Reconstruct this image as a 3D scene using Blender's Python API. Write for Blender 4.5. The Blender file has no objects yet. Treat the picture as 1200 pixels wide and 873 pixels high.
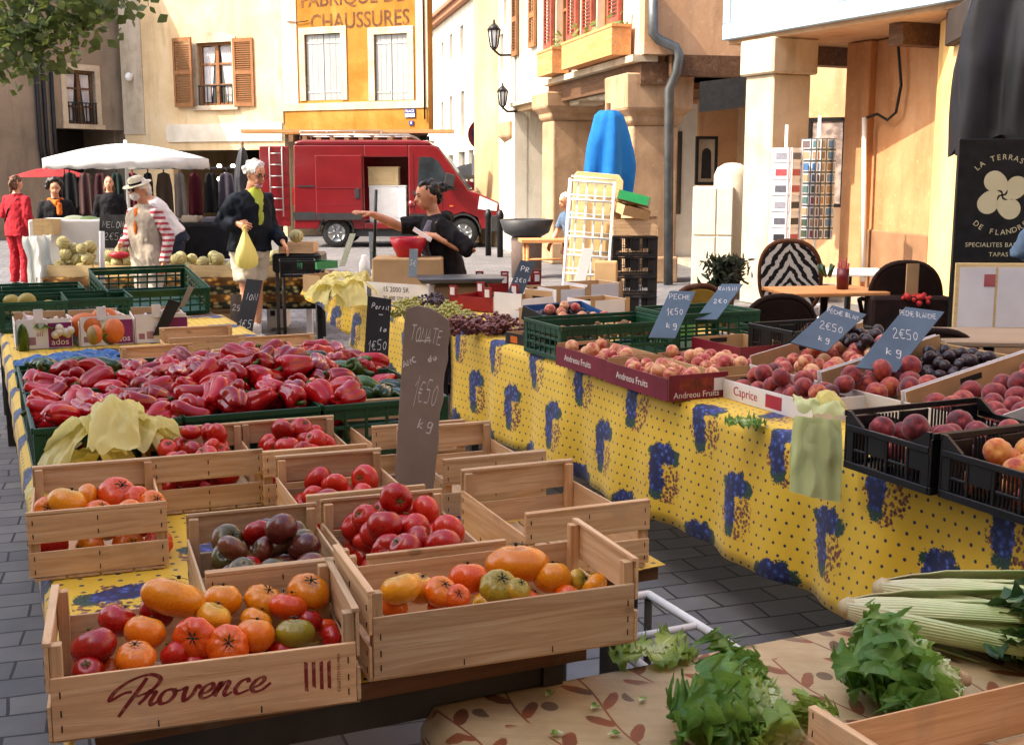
import bpy, bmesh, math, random
from mathutils import Vector, Matrix, noise as mnoise
R = math.radians
PI = math.pi
scn = bpy.context.scene
C = scn.collection
rnd = random.Random(7)

# ------------------------------------------------------------------ camera, sky, sun, exposure
CAMZ, FPX, CYPX, PITCH = 1.63, 1400.0, 436.5, math.atan((436.5 - 205) / 1400.0)
cam = bpy.data.objects.new('camera', bpy.data.cameras.new('camera'))
C.objects.link(cam)
cam.location = (0, 0, CAMZ)
cam.rotation_euler = (R(90) - PITCH, 0, 0)
cam.data.lens = FPX / 1200 * 36
cam.data.sensor_width = 36
cam.data.clip_start = 0.05
cam.data.clip_end = 1500
scn.camera = cam

SUN_EL, SUN_H = R(47), Vector((-0.93, -0.37)).normalized()
w = bpy.data.worlds.new('World')
scn.world = w
w.use_nodes = True
nt = w.node_tree
sky = nt.nodes.new('ShaderNodeTexSky')
sky.sky_type = 'NISHITA'
sky.sun_disc = False
sky.sun_elevation = SUN_EL
sky.sun_rotation = math.atan2(SUN_H.x, SUN_H.y)
sky.air_density = 1.0
sky.dust_density = 4.0
sky.ozone_density = 1.0
nt.links.new(sky.outputs[0], nt.nodes['Background'].inputs[0])
nt.nodes['Background'].inputs[1].default_value = 0.15
sl = bpy.data.lights.new('sun', 'SUN')
sl.energy = 2.4
sl.angle = R(0.5)
sl.color = (1.0, 0.93, 0.82)
sun = bpy.data.objects.new('sun', sl)
C.objects.link(sun)
sd = Vector((SUN_H.x * math.cos(SUN_EL), SUN_H.y * math.cos(SUN_EL), math.sin(SUN_EL)))
sun.rotation_euler = sd.to_track_quat('Z', 'Y').to_euler()
sun.location = (-20, -10, 30)
YSH = 4.5      # front corner of the unseen tall house added to shade the foreground
vs = scn.view_settings
vs.view_transform = 'Standard'
vs.look = 'None'
vs.exposure = 1.9
vs.gamma = 1.0
vs.use_curve_mapping = False
vs.use_white_balance = True
vs.white_balance_temperature = 6900

# ------------------------------------------------------------------ layout helpers
AX = R(24)
E_ = Vector((math.cos(AX), math.sin(AX), 0))
D_ = Vector((-math.sin(AX), math.cos(AX), 0))

def W(u, v, z=0.0):            # market frame (across, along, up) to world
    p = E_ * u + D_ * v
    return Vector((p.x, p.y, z))

def at(px, py, z=None, Y=None):  # where the sight line of a photo pixel meets a height or a distance
    x, y = (px - 600) / FPX, (py - CYPX) / FPX
    r = Vector((x, math.cos(PITCH) - y * math.sin(PITCH), -(math.sin(PITCH) + y * math.cos(PITCH))))
    t = (z - CAMZ) / r.z if z is not None else Y / r.y
    return Vector((0, 0, CAMZ)) + r * t

# ------------------------------------------------------------------ objects
def tag(o, label=None, cat=None, group=None, kind=None):
    if label: o['label'] = label
    if cat: o['category'] = cat
    if group: o['group'] = group
    if kind: o['kind'] = kind
    return o

def thing(name, label, cat, loc=(0, 0, 0), rz=0.0, group=None, rot=None):
    o = bpy.data.objects.new(name, None)
    C.objects.link(o)
    o.empty_display_size = 0.1
    o.location = loc
    o.rotation_euler = rot if rot else (0, 0, rz)
    return tag(o, label, cat, group)

KIDS = {}
def link_child(o, parent):
    o.parent = parent
    KIDS.setdefault(parent.name, []).append(o)

def copy_tree(o, parent=None):
    c = o.copy()
    C.objects.link(c)
    if parent: link_child(c, parent)
    for ch in KIDS.get(o.name, []):
        copy_tree(ch, c)
    return c

class MB:
    def __init__(s):
        s.v, s.f, s.m, s.s, s.uv = [], [], [], [], {}
    def add(s, vs_, fs, mat=0, smooth=False, M=None):
        b = len(s.v)
        for p in vs_:
            p = Vector(p)
            s.v.append(M @ p if M else p)
        for f in fs:
            s.f.append([b + i for i in f]); s.m.append(mat); s.s.append(smooth)
        return s
    def box(s, c, d, mat=0, M=None, rz=0):
        x, y, z = d[0] / 2, d[1] / 2, d[2] / 2
        vv = [Vector((a * x, b * y, e * z)) for e in (-1, 1) for b in (-1, 1) for a in (-1, 1)]
        if rz: vv = [Matrix.Rotation(rz, 3, 'Z') @ p for p in vv]
        vv = [p + Vector(c) for p in vv]
        return s.add(vv, [(0, 2, 3, 1), (4, 5, 7, 6), (0, 1, 5, 4), (2, 6, 7, 3), (0, 4, 6, 2), (1, 3, 7, 5)], mat, False, M)
    def b2(s, p0, p1, mat=0, M=None):   # box from two corners
        c = [(a + b) / 2 for a, b in zip(p0, p1)]
        return s.box(c, [abs(a - b) for a, b in zip(p0, p1)], mat, M)
    def tube(s, pts, r, n=8, mat=0, caps=True, M=None, flat=1.0, side=None, smooth=True):
        pts = [Vector(p) for p in pts]
        k = len(pts)
        rs = r if isinstance(r, (list, tuple)) else [r] * k
        vv, ff = [], []
        up = None
        for i, p in enumerate(pts):
            t = (pts[min(i + 1, k - 1)] - pts[max(i - 1, 0)])
            t = t.normalized() if t.length > 1e-9 else Vector((0, 0, 1))
            if side is not None:
                a = Vector(side) - t * t.dot(Vector(side)); a.normalize()
            elif up is None:
                a = t.orthogonal().normalized()
            else:
                a = up - t * t.dot(up); a = a.normalized() if a.length > 1e-6 else t.orthogonal().normalized()
            up = a
            b = t.cross(a)
            rr = rs[i]
            ra, rb = rr if isinstance(rr, (list, tuple)) else (rr, rr * flat)
            for j in range(n):
                q = 2 * PI * j / n
                vv.append(p + a * (ra * math.cos(q)) + b * (rb * math.sin(q)))
        for i in range(k - 1):
            for j in range(n):
                j2 = (j + 1) % n
                ff.append((i * n + j, i * n + j2, (i + 1) * n + j2, (i + 1) * n + j))
        if caps:
            ff.append(tuple(range(n - 1, -1, -1))); ff.append(tuple((k - 1) * n + j for j in range(n)))
        return s.add(vv, ff, mat, smooth, M)
    def lathe(s, prof, n=24, mat=0, M=None, smooth=True, closed=True):
        vv, ff = [], []
        for r, z in prof:
            for j in range(n):
                q = 2 * PI * j / n
                vv.append((r * math.cos(q), r * math.sin(q), z))
        for i in range(len(prof) - 1):
            for j in range(n):
                j2 = (j + 1) % n
                ff.append((i * n + j, i * n + j2, (i + 1) * n + j2, (i + 1) * n + j))
        if closed:
            if prof[0][0] > 1e-5: ff.append(tuple(range(n - 1, -1, -1)))
            if prof[-1][0] > 1e-5: ff.append(tuple((len(prof) - 1) * n + j for j in range(n)))
        return s.add(vv, ff, mat, smooth, M)
    def ball(s, c, r, n=12, k=8, mat=0, M=None):
        r = r if isinstance(r, (tuple, list)) else (r, r, r)
        vv, ff = [(c[0], c[1], c[2] - r[2])], []
        for i in range(1, k):
            t = -PI / 2 + PI * i / k
            for j in range(n):
                q = 2 * PI * j / n
                vv.append((c[0] + r[0] * math.cos(t) * math.cos(q), c[1] + r[1] * math.cos(t) * math.sin(q), c[2] + r[2] * math.sin(t)))
        vv.append((c[0], c[1], c[2] + r[2]))
        for j in range(n):
            ff.append((0, 1 + (j + 1) % n, 1 + j))
            ff.append((len(vv) - 1, 1 + (k - 2) * n + j, 1 + (k - 2) * n + (j + 1) % n))
        for i in range(k - 2):
            for j in range(n):
                j2 = (j + 1) % n
                ff.append((1 + i * n + j, 1 + i * n + j2, 1 + (i + 1) * n + j2, 1 + (i + 1) * n + j))
        return s.add(vv, ff, mat, True, M)
    def grid(s, fn, nu, nv, mat=0, uvf=None, M=None, smooth=True, closed_u=False):
        b = len(s.v)
        vv, ff = [], []
        for j in range(nv + 1):
            for i in range(nu + 1):
                vv.append(fn(i / nu, j / nv))
                if uvf: s.uv[b + len(vv) - 1] = uvf(i / nu, j / nv)
        for j in range(nv):
            for i in range(nu):
                a = j * (nu + 1) + i
                ff.append((a, a + 1, a + nu + 2, a + nu + 1))
        return s.add(vv, ff, mat, smooth, M)
    def prism(s, poly, y0, y1, mat=0, M=None):   # polygon in XZ extruded along Y
        n = len(poly)
        vv = [(x, y0, z) for x, z in poly] + [(x, y1, z) for x, z in poly]
        ff = [tuple(range(n)), tuple(range(2 * n - 1, n - 1, -1))]
        for i in range(n):
            j = (i + 1) % n
            ff.append((j, i, n + i, n + j))
        return s.add(vv, ff, mat, False, M)
    def mesh(s, name, mats):
        me = bpy.data.meshes.new(name)
        me.from_pydata([tuple(p) for p in s.v], [], s.f)
        for m_ in mats: me.materials.append(m_)
        me.polygons.foreach_set('material_index', s.m)
        me.polygons.foreach_set('use_smooth', s.s)
        if s.uv:
            ul = me.uv_layers.new(name='UVMap')
            for lp in me.loops:
                ul.data[lp.index].uv = s.uv.get(lp.vertex_index, (0, 0))
        me.update()
        return me
    def build(s, name, mats, parent=None, loc=None, rz=0, bevel=0, solid=0, sub=0, segs=1):
        if not isinstance(mats, (list, tuple)): mats = [mats]
        o = bpy.data.objects.new(name, s.mesh(name, mats))
        C.objects.link(o)
        if parent: link_child(o, parent)
        if loc is not None: o.location = loc
        if rz: o.rotation_euler.z = rz
        if solid:
            md = o.modifiers.new('Solidify', 'SOLIDIFY'); md.thickness = solid; md.offset = 0
        if sub:
            md = o.modifiers.new('Subdivision', 'SUBSURF'); md.levels = sub; md.render_levels = sub
        if bevel:
            md = o.modifiers.new('Bevel', 'BEVEL'); md.width = bevel; md.segments = segs; md.limit_method = 'ANGLE'; md.angle_limit = R(40)
        return o

def solo(mb, name, mats, label, cat, loc=(0, 0, 0), rz=0, group=None, kind=None, rot=None, **kw):
    o = mb.build(name, mats, None, loc, rz, **kw)
    if rot: o.rotation_euler = rot
    return tag(o, label, cat, group, kind)

def mesh_obj(name, me, parent=None):
    o = bpy.data.objects.new(name, me)
    C.objects.link(o)
    if parent: link_child(o, parent)
    return o

WORK = bpy.data.scenes.new('workbench')
def evaluated(o):               # mesh of an object with its modifiers, worked out in a scene of its own
    WORK.collection.objects.link(o)
    with bpy.context.temp_override(scene=WORK, view_layer=WORK.view_layers[0]):
        dg = bpy.context.evaluated_depsgraph_get()
        dg.update()
        me = bpy.data.meshes.new_from_object(o.evaluated_get(dg))
    bpy.data.objects.remove(o)
    return me
def remesh(mb, voxel, smooth=3, name='body'):
    o = bpy.data.objects.new('tmp', mb.mesh('tmp', []))
    md = o.modifiers.new('Remesh', 'REMESH'); md.mode = 'VOXEL'; md.voxel_size = voxel; md.use_smooth_shade = True
    if smooth:
        md = o.modifiers.new('Smooth', 'SMOOTH'); md.iterations = smooth; md.factor = 0.5
    me = evaluated(o)
    me.name = name
    me.materials.clear()
    return me

# ------------------------------------------------------------------ materials
def lin(h, k=1.0):
    if isinstance(h, (tuple, list)): return (h[0] * k, h[1] * k, h[2] * k, 1)
    h = h.lstrip('#')
    o = []
    for i in (0, 2, 4):
        c = int(h[i:i + 2], 16) / 255
        o.append((c / 12.92 if c < 0.04045 else ((c + 0.055) / 1.055) ** 2.4) * k)
    return (o[0], o[1], o[2], 1)

class X:
    """tiny expression wrapper that lays out math nodes"""
    def __init__(s, nt_, v): s.nt, s.v = nt_, v
    def _m(s, op, *a):
        n = s.nt.nodes.new('ShaderNodeMath'); n.operation = op
        for i, q in enumerate((s,) + a):
            v = q.v if isinstance(q, X) else q
            if hasattr(v, 'links'): s.nt.links.new(v, n.inputs[i])
            else: n.inputs[i].default_value = v
        return X(s.nt, n.outputs[0])
    def __add__(s, o): return s._m('ADD', o)
    def __sub__(s, o): return s._m('SUBTRACT', o)
    def __mul__(s, o): return s._m('MULTIPLY', o)
    def __truediv__(s, o): return s._m('DIVIDE', o)
    def fract(s): return s._m('FRACT')
    def floor(s): return s._m('FLOOR')
    def abs(s): return s._m('ABSOLUTE')
    def sqrt(s): return s._m('SQRT')
    def sin(s): return s._m('SINE')
    def min(s, o): return s._m('MINIMUM', o)
    def max(s, o): return s._m('MAXIMUM', o)
    def mod(s, o): return s._m('FLOORED_MODULO', o)
    def gt(s, o): return s._m('GREATER_THAN', o)
    def step(s, a, b):           # smooth 0..1 from a to b
        n = s.nt.nodes.new('ShaderNodeMapRange'); n.interpolation_type = 'SMOOTHSTEP'
        s.nt.links.new(s.v, n.inputs[0]); n.inputs[1].default_value = a; n.inputs[2].default_value = b
        return X(s.nt, n.outputs[0])

class Mt:
    """node material helper"""
    def __init__(s, name, rough=0.6, metal=0.0, spec=0.5):
        s.m = bpy.data.materials.new(name); s.m.use_nodes = True
        s.nt = s.m.node_tree; s.bs = s.nt.nodes['Principled BSDF']
        s.bs.inputs['Roughness'].default_value = rough
        s.bs.inputs['Metallic'].default_value = metal
        s.bs.inputs['Specular IOR Level'].default_value = spec
    def coords(s, kind='Object', scale=(1, 1, 1), shift=False, rot=(0, 0, 0)):
        tc = s.nt.nodes.new('ShaderNodeTexCoord')
        mp = s.nt.nodes.new('ShaderNodeMapping')
        s.nt.links.new(tc.outputs[kind], mp.inputs[0])
        mp.inputs['Scale'].default_value = scale
        mp.inputs['Rotation'].default_value = rot
        if shift:
            oi = s.nt.nodes.new('ShaderNodeObjectInfo')
            mu = s.nt.nodes.new('ShaderNodeMath'); mu.operation = 'MULTIPLY'; mu.inputs[1].default_value = 37.0
            s.nt.links.new(oi.outputs['Random'], mu.inputs[0])
            s.nt.links.new(mu.outputs[0], mp.inputs['Location'])
        return mp.outputs[0]
    def noise(s, vec, scale=5, detail=4, rough=0.55, dist=0.0):
        n = s.nt.nodes.new('ShaderNodeTexNoise')
        s.nt.links.new(vec, n.inputs['Vector'])
        n.inputs['Scale'].default_value = scale; n.inputs['Detail'].default_value = detail
        n.inputs['Roughness'].default_value = rough; n.inputs['Distortion'].default_value = dist
        return X(s.nt, n.outputs['Fac'])
    def voro(s, vec, scale=5, feature='F1', out='Distance', rand=1.0):
        n = s.nt.nodes.new('ShaderNodeTexVoronoi'); n.feature = feature
        s.nt.links.new(vec, n.inputs['Vector']); n.inputs['Scale'].default_value = scale
        n.inputs['Randomness'].default_value = rand
        return X(s.nt, n.outputs[out])
    def sep(s, vec):
        n = s.nt.nodes.new('ShaderNodeSeparateXYZ'); s.nt.links.new(vec, n.inputs[0])
        return [X(s.nt, q) for q in n.outputs]
    def rand(s):
        n = s.nt.nodes.new('ShaderNodeObjectInfo'); return X(s.nt, n.outputs['Random'])
    def ramp(s, fac, stops):
        n = s.nt.nodes.new('ShaderNodeValToRGB')
        s.nt.links.new(fac.v, n.inputs[0])
        el = n.color_ramp.elements
        while len(el) < len(stops): el.new(0.5)
        for e, (p, c) in zip(el, stops): e.position = p; e.color = c
        return n.outputs[0]
    def mix(s, fac, a, b, mode='MIX'):
        n = s.nt.nodes.new('ShaderNodeMix'); n.data_type = 'RGBA'; n.blend_type = mode
        v = fac.v if isinstance(fac, X) else fac
        if hasattr(v, 'links'): s.nt.links.new(v, n.inputs[0])
        else: n.inputs[0].default_value = v
        for i, q in ((6, a), (7, b)):
            if hasattr(q, 'links'): s.nt.links.new(q, n.inputs[i])
            else: n.inputs[i].default_value = q
        return n.outputs[2]
    def color(s, c):
        if hasattr(c, 'links'): s.nt.links.new(c, s.bs.inputs['Base Color'])
        else: s.bs.inputs['Base Color'].default_value = c
        return s
    def bump(s, h, strength=0.3, dist=0.01):
        n = s.nt.nodes.new('ShaderNodeBump')
        n.inputs['Strength'].default_value = strength; n.inputs['Distance'].default_value = dist
        s.nt.links.new(h.v, n.inputs['Height']); s.nt.links.new(n.outputs[0], s.bs.inputs['Normal'])
        return s
    def roughx(s, x): s.nt.links.new(x.v, s.bs.inputs['Roughness']); return s

MATS = {}
def mat(name, col, col2=None, rough=0.6, metal=0.0, scale=4.0, bump=0.0, bscale=None, spec=0.4, coat=0.0, detail=5, shift=True, trans=0.0, lo=0.35, hi=0.68, bdist=0.01):
    if name in MATS: return MATS[name]
    m = Mt(name, rough, metal, spec)
    v = m.coords('Object', shift=shift)
    n = m.noise(v, scale, detail)
    c1 = lin(col); c2 = lin(col2) if col2 else lin(c1, 0.82)
    m.color(m.ramp(n, [(lo, c1), (hi, c2)]))
    if bump: m.bump(m.noise(v, bscale or scale * 6, 6), bump, bdist)
    if coat: m.bs.inputs['Coat Weight'].default_value = coat; m.bs.inputs['Coat Roughness'].default_value = 0.12
    if trans: m.bs.inputs['Subsurface Weight'].default_value = trans; m.bs.inputs['Subsurface Radius'].default_value = (.02, .02, .02)
    MATS[name] = m.m
    return m.m

def wood(name, axis, c1, c2, c3=None, scale=1.0, rough=0.7):
    if name in MATS: return MATS[name]
    m = Mt(name, rough, 0, 0.25)
    sc = [26 * scale, 26 * scale, 26 * scale]; sc[axis] = 1.6 * scale
    v = m.coords('Object', tuple(sc), shift=True)
    n = m.noise(v, 1.6, 6, 0.62, 1.2)
    v2 = m.coords('Object', (3, 3, 3), shift=True)
    blot = m.noise(v2, 1.6, 4)
    base = m.ramp(n, [(0.3, lin(c1)), (0.52, lin(c2)), (0.75, lin(c3 or c1))])
    tone = m.ramp(m.rand(), [(0.0, (0.80, 0.80, 0.80, 1)), (0.5, (1, 0.98, 0.95, 1)), (1.0, (1.12, 1.02, 0.92, 1))])
    base = m.mix(1.0, base, tone, 'MULTIPLY')
    base = m.mix(blot.step(0.58, 0.8) * 0.35, base, lin(c1, 0.55))
    kn = m.coords('Object', tuple(.55 if i == axis else 1.0 for i in range(3)), shift=True)
    kd = m.voro(kn, 9.0)
    base = m.mix(kd.step(.10, .045) * .55, base, lin(c1, .35))
    gr = m.noise(m.coords('Object', (5, 5, 5), shift=True), 2.2, 5)
    base = m.mix(gr.step(.55, .75) * .30, base, lin('8f8478'))
    m.color(base)
    m.bump(n, 0.35, 0.005)
    MATS[name] = m.m
    return m.m

def leaf_mat(name, c1, c2, c3=None, scale=6, rough=0.5, trans=0.35):
    if name in MATS: return MATS[name]
    m = Mt(name, rough, 0, 0.35)
    v = m.coords('Object', shift=True)
    n = m.noise(v, scale, 4)
    m.color(m.ramp(n, [(0.3, lin(c1)), (0.55, lin(c2)), (0.75, lin(c3 or c2))]))
    tr = m.nt.nodes.new('ShaderNodeBsdfTranslucent'); tr.inputs[0].default_value = lin(c3 or c2)
    mx = m.nt.nodes.new('ShaderNodeMixShader'); mx.inputs[0].default_value = trans
    out = m.nt.nodes['Material Output']
    m.nt.links.new(m.bs.outputs[0], mx.inputs[1]); m.nt.links.new(tr.outputs[0], mx.inputs[2]); m.nt.links.new(mx.outputs[0], out.inputs[0])
    MATS[name] = m.m
    return m.m

def emit(name, col, k):
    m = Mt(name)
    m.bs.inputs['Emission Color'].default_value = lin(col); m.bs.inputs['Emission Strength'].default_value = k
    m.color(lin(col))
    return m.m

def glass(name, tint='20262a'):
    m = Mt(name, 0.06, 0, 0.7)
    v = m.coords('Object')
    m.color(m.ramp(m.noise(v, 2.5, 3), [(0.35, lin(tint)), (0.7, lin(tint, 2.2))]))
    return m.m

# ------------------------------------------------------------------ lettering
def text(s, size, material, parent, M, name='lettering', ext=0.0008, label=None, spacing=1.0, bold=0.0, shear=0.0, align='CENTER'):
    cu = bpy.data.curves.new('tmp', 'FONT')
    cu.body = s; cu.size = size; cu.extrude = ext; cu.align_x = align; cu.align_y = 'CENTER'
    cu.space_character = spacing; cu.offset = bold; cu.shear = shear; cu.resolution_u = 3
    me = evaluated(bpy.data.objects.new('tmp', cu))
    me.transform(M)
    me.materials.clear(); me.materials.append(material)
    me.name = name
    return mesh_obj(name, me, parent)

def FACE(x, y, z, rz=0):        # text standing in the XZ plane, read from -Y
    return Matrix.Translation((x, y, z)) @ Matrix.Rotation(rz, 4, 'Z') @ Matrix.Rotation(PI / 2, 4, 'X')

def crom(pts, k=8):
    pts = [Vector((p[0], p[1], 0)) for p in pts]
    if len(pts) < 3: return pts
    P = [pts[0] * 2 - pts[1]] + pts + [pts[-1] * 2 - pts[-2]]
    out = []
    for i in range(1, len(P) - 2):
        for j in range(k):
            t = j / k
            a, b, c, d = P[i - 1], P[i], P[i + 1], P[i + 2]
            out.append(0.5 * ((2 * b) + (c - a) * t + (2 * a - 5 * b + 4 * c - d) * t * t + (3 * b - a - 3 * c + d) * t ** 3))
    out.append(pts[-1])
    return out

def ribbon(mb, pts, width, M, wf=None, mat=0):
    n = len(pts)
    vv = []
    for i, p in enumerate(pts):
        t = (pts[min(i + 1, n - 1)] - pts[max(i - 1, 0)])
        t = t.normalized() if t.length > 1e-9 else Vector((1, 0, 0))
        nn = Vector((-t.y, t.x, 0))
        wd = width * (wf(t, i / max(1, n - 1)) if wf else 1) / 2
        vv += [M @ (p + nn * wd), M @ (p - nn * wd)]
    mb.add(vv, [(2 * i, 2 * i + 1, 2 * i + 3, 2 * i + 2) for i in range(n - 1)], mat)

GL = {'A': [[(0, 0), (.5, 1.4), (1, 0)], [(.2, .5), (.8, .5)]], 'B': [[(0, 0), (0, 1.4), (.8, 1.2), (.1, .75), (.9, .4), (0, 0)]],
      'C': [[(.9, 1.2), (.4, 1.4), (0, .7), (.4, 0), (.9, .2)]], 'D': [[(0, 0), (0, 1.4), (.9, .8), (.7, .1), (0, 0)]],
      'E': [[(.85, 1.4), (0, 1.38), (.02, 0), (.9, .02)], [(0, .75), (.7, .75)]], 'F': [[(.85, 1.4), (0, 1.38), (.02, 0)], [(0, .75), (.7, .75)]],
      'G': [[(.9, 1.2), (.4, 1.4), (0, .7), (.4, 0), (.9, .3), (.5, .6)]], 'H': [[(0, 0), (.05, 1.4)], [(.85, 0), (.9, 1.4)], [(0, .7), (.9, .75)]],
      'I': [[(.3, 0), (.35, 1.4)]], 'J': [[(.8, 1.4), (.75, .3), (.4, 0), (0, .25)]], 'L': [[(.05, 1.4), (0, 0), (.8, .03)]],
      'M': [[(0, 0), (.1, 1.4), (.5, .5), (.95, 1.4), (1.05, 0)]], 'N': [[(0, 0), (.05, 1.4), (.85, 0), (.9, 1.4)]],
      'O': [[(.5, 1.4), (.05, .9), (.2, .1), (.7, .1), (.9, .9), (.5, 1.4)]], 'P': [[(0, 0), (.05, 1.4), (.8, 1.2), (.7, .75), (.05, .65)]],
      'R': [[(0, 0), (.05, 1.4), (.8, 1.2), (.6, .75), (.05, .65), (.85, 0)]], 'S': [[(.85, 1.25), (.4, 1.4), (.1, 1.05), (.75, .45), (.5, .02), (0, .15)]],
      'T': [[(0, 1.38), (1, 1.42)], [(.5, 1.4), (.5, 0)]], 'U': [[(0, 1.4), (.1, .2), (.5, 0), (.85, .3), (.9, 1.4)]], 'V': [[(0, 1.4), (.45, 0), (.95, 1.4)]],
      '0': [[(.5, 1.2), (.1, .7), (.3, .05), (.75, .2), (.85, .9), (.5, 1.2)]], '1': [[(0, .9), (.45, 1.5), (.4, -.2)]],
      '2': [[(.05, 1.1), (.45, 1.4), (.8, 1.0), (0, 0), (.95, .05)]], '3': [[(.1, 1.3), (.7, 1.3), (.35, .75), (.8, .4), (.1, .05)]],
      '5': [[(.85, 1.4), (.15, 1.35), (.1, .8), (.7, .75), (.7, .1), (.05, .05)]], '€': [[(.9, 1.3), (.35, 1.3), (.1, .7), (.35, .1), (.9, .15)], [(-.1, .85), (.6, .85)], [(-.1, .6), (.6, .6)]],
      'k': [[(.05, 1.3), (0, 0)], [(.6, .8), (.05, .4), (.7, 0)]], 'g': [[(.7, .75), (.2, .8), (.15, .25), (.6, .25), (.7, .8), (.6, -.5), (.1, -.45)]],
      'l': [[(.1, 1.3), (.1, .1), (.4, 0)]], 'a': [[(.7, .8), (.2, .7), (.15, .1), (.6, .15), (.7, .8), (.75, .05)]], 'e': [[(.1, .4), (.7, .5), (.45, .85), (.1, .4), (.4, 0), (.8, .15)]],
      'i': [[(.3, .8), (.3, 0)], [(.3, 1.1), (.33, 1.15)]], 'u': [[(.05,.8),(.1,.1),(.5,.1),(.6,.8),(.7,0)]], 'r': [[(.05,.8),(.1,0)],[(.08,.5),(.3,.8),(.6,.75)]], 'c': [[(.65,.7),(.3,.8),(.1,.3),(.4,0),(.75,.15)]], 'd': [[(.7,1.3),(.65,0),(.2,.05),(.1,.6),(.6,.7)]], 'n': [[(.05,.8),(.1,0),(.2,.6),(.55,.8),(.6,0)]], 'o': [[(.4,.8),(.05,.4),(.4,0),(.7,.4),(.4,.8)]], 't': [[(.3,1.2),(.3,.1),(.6,0)],[(.05,.8),(.6,.82)]],
      's': [[(.6, .8), (.2, .7), (.55, .3), (.1, .05)]], '-': [[(0, .6), (1, .65)]]}

def chalk(mb, s, x, y, h, M, width=0.004, slant=0.12, seed=1, adv=1.22, mat=0, room=None):
    r = random.Random(seed)
    k = h / 1.4
    need = sum(k * adv * (0.7 if ch in 'I1il ' else 1) for ch in s)
    if room and need > room: M = M @ Matrix.Diagonal((room / need, 1, 1, 1))
    for ch in s:
        if ch in GL:
            dy = r.uniform(-.08, .08); sc = r.uniform(.92, 1.08)
            for st in GL[ch]:
                pts = [Vector((x + (p[0] * sc + p[1] * slant + r.uniform(-.03, .03)) * k, y + (p[1] * sc + dy + r.uniform(-.03, .03)) * k, 0)) for p in st]
                pts = crom([(p.x, p.y) for p in pts], 4) if len(pts) > 3 and ch not in 'MNEVAT' else pts
                ribbon(mb, pts, width, M, lambda t, f: r.uniform(.7, 1.15), mat)
        x += k * adv * (0.7 if ch in 'I1il ' else 1)
# ------------------------------------------------------------------ setting materials
def paving_mat():
    m = Mt('paving_stone', 0.75, 0, 0.35)
    v = m.coords('Object', rot=(0, 0, -AX + 0.1))
    br = m.nt.nodes.new('ShaderNodeTexBrick')
    wob = m.nt.nodes.new('ShaderNodeVectorMath'); wob.operation = 'MULTIPLY_ADD'
    nz = m.nt.nodes.new('ShaderNodeTexNoise'); m.nt.links.new(v, nz.inputs['Vector']); nz.inputs['Scale'].default_value = 1.7
    m.nt.links.new(nz.outputs['Color'], wob.inputs[0]); wob.inputs[1].default_value = (.06, .06, 0); m.nt.links.new(v, wob.inputs[2])
    m.nt.links.new(wob.outputs[0], br.inputs['Vector'])
    br.inputs['Scale'].default_value = 1.0
    br.inputs['Brick Width'].default_value = 0.24; br.inputs['Row Height'].default_value = 0.145
    br.inputs['Mortar Size'].default_value = 0.006; br.inputs['Mortar Smooth'].default_value = 0.3
    br.inputs['Color1'].default_value = lin('66666a'); br.inputs['Color2'].default_value = lin('7b7a7b'); br.inputs['Mortar'].default_value = lin('353436')
    n = m.noise(v, 0.6, 5); n2 = m.noise(v, 9, 6)
    c = m.mix(1.0, br.outputs[0], m.ramp(n, [(0.3, (.72, .72, .74, 1)), (0.7, (1.05, 1.03, 1, 1))]), 'MULTIPLY')
    c = m.mix(1.0, c, m.ramp(n2, [(0.3, (.8, .8, .8, 1)), (0.7, (1.1, 1.1, 1.1, 1))]), 'MULTIPLY')
    m.color(c)
    m.bump(X(m.nt, br.outputs['Fac']) * -1.0 + n2 * 0.5, 0.5, 0.012)
    m.roughx(n2 * 0.4 + 0.45)
    return m.m

def plaster(name, c1, c2, c3, scale=0.9, rough=0.9):
    m = Mt(name, rough, 0, 0.15)
    v = m.coords('Object')
    n = m.noise(v, scale, 7, 0.62, 0.4)
    st = m.coords('Object', (3.0, 3.0, 0.5))
    n2 = m.noise(st, 1.3, 5)
    c = m.ramp(n, [(0.3, lin(c1)), (0.5, lin(c2)), (0.72, lin(c3))])
    c = m.mix(n2.step(0.5, 0.8) * 0.6, c, lin(c1, 0.6))
    sp = m.noise(v, 14, 5)
    c = m.mix(sp.step(0.58, 0.72) * 0.4, c, lin(c3, 1.1))
    m.color(c)
    m.bump(m.noise(v, 22, 6), 0.35, 0.01)
    return m.m

M_CREAM = plaster('cream_render', 'c2a47a', 'd2b78e', 'dcc6a2')
M_OCHRE = plaster('ochre_render', '905e20', 'a47030', 'b68848', 0.8)
M_STONE = plaster('pale_stone', 'a6957c', 'bbab94', 'cabda8', 1.5)
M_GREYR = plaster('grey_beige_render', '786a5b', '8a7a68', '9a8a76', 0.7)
M_PEACH = plaster('peach_render', 'b58a66', 'c49a76', 'd2b090', 0.8)
M_ORANGE = plaster('orange_render', 'aa7650', 'bc8a62', 'caa07a', 0.9)
M_YELLOW = plaster('yellow_render', 'd8a860', 'e6bd7c', 'efcd92', 0.9)
M_PINKR = plaster('pale_pink_render', 'bfa28a', 'cfb59e', 'dac6b2', 0.9)
M_WHITER = plaster('white_render', 'bfb5a2', 'cec6b4', 'dad3c5', 0.8)
M_TAN = plaster('tan_render', 'a98a66', 'bb9d78', 'c8ad8a', 0.8)
M_SAND = plaster('sandstone', '8f735a', 'a98a6c', 'bf9f7e', 1.6)
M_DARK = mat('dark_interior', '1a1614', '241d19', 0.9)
M_BLACKM = mat('black_metal', '1b1b1c', '26262a', 0.45, 0.4, 12)
M_WHITEP = mat('white_paint', 'd9d9d6', 'e4e4e2', 0.55, 0, 6)
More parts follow.
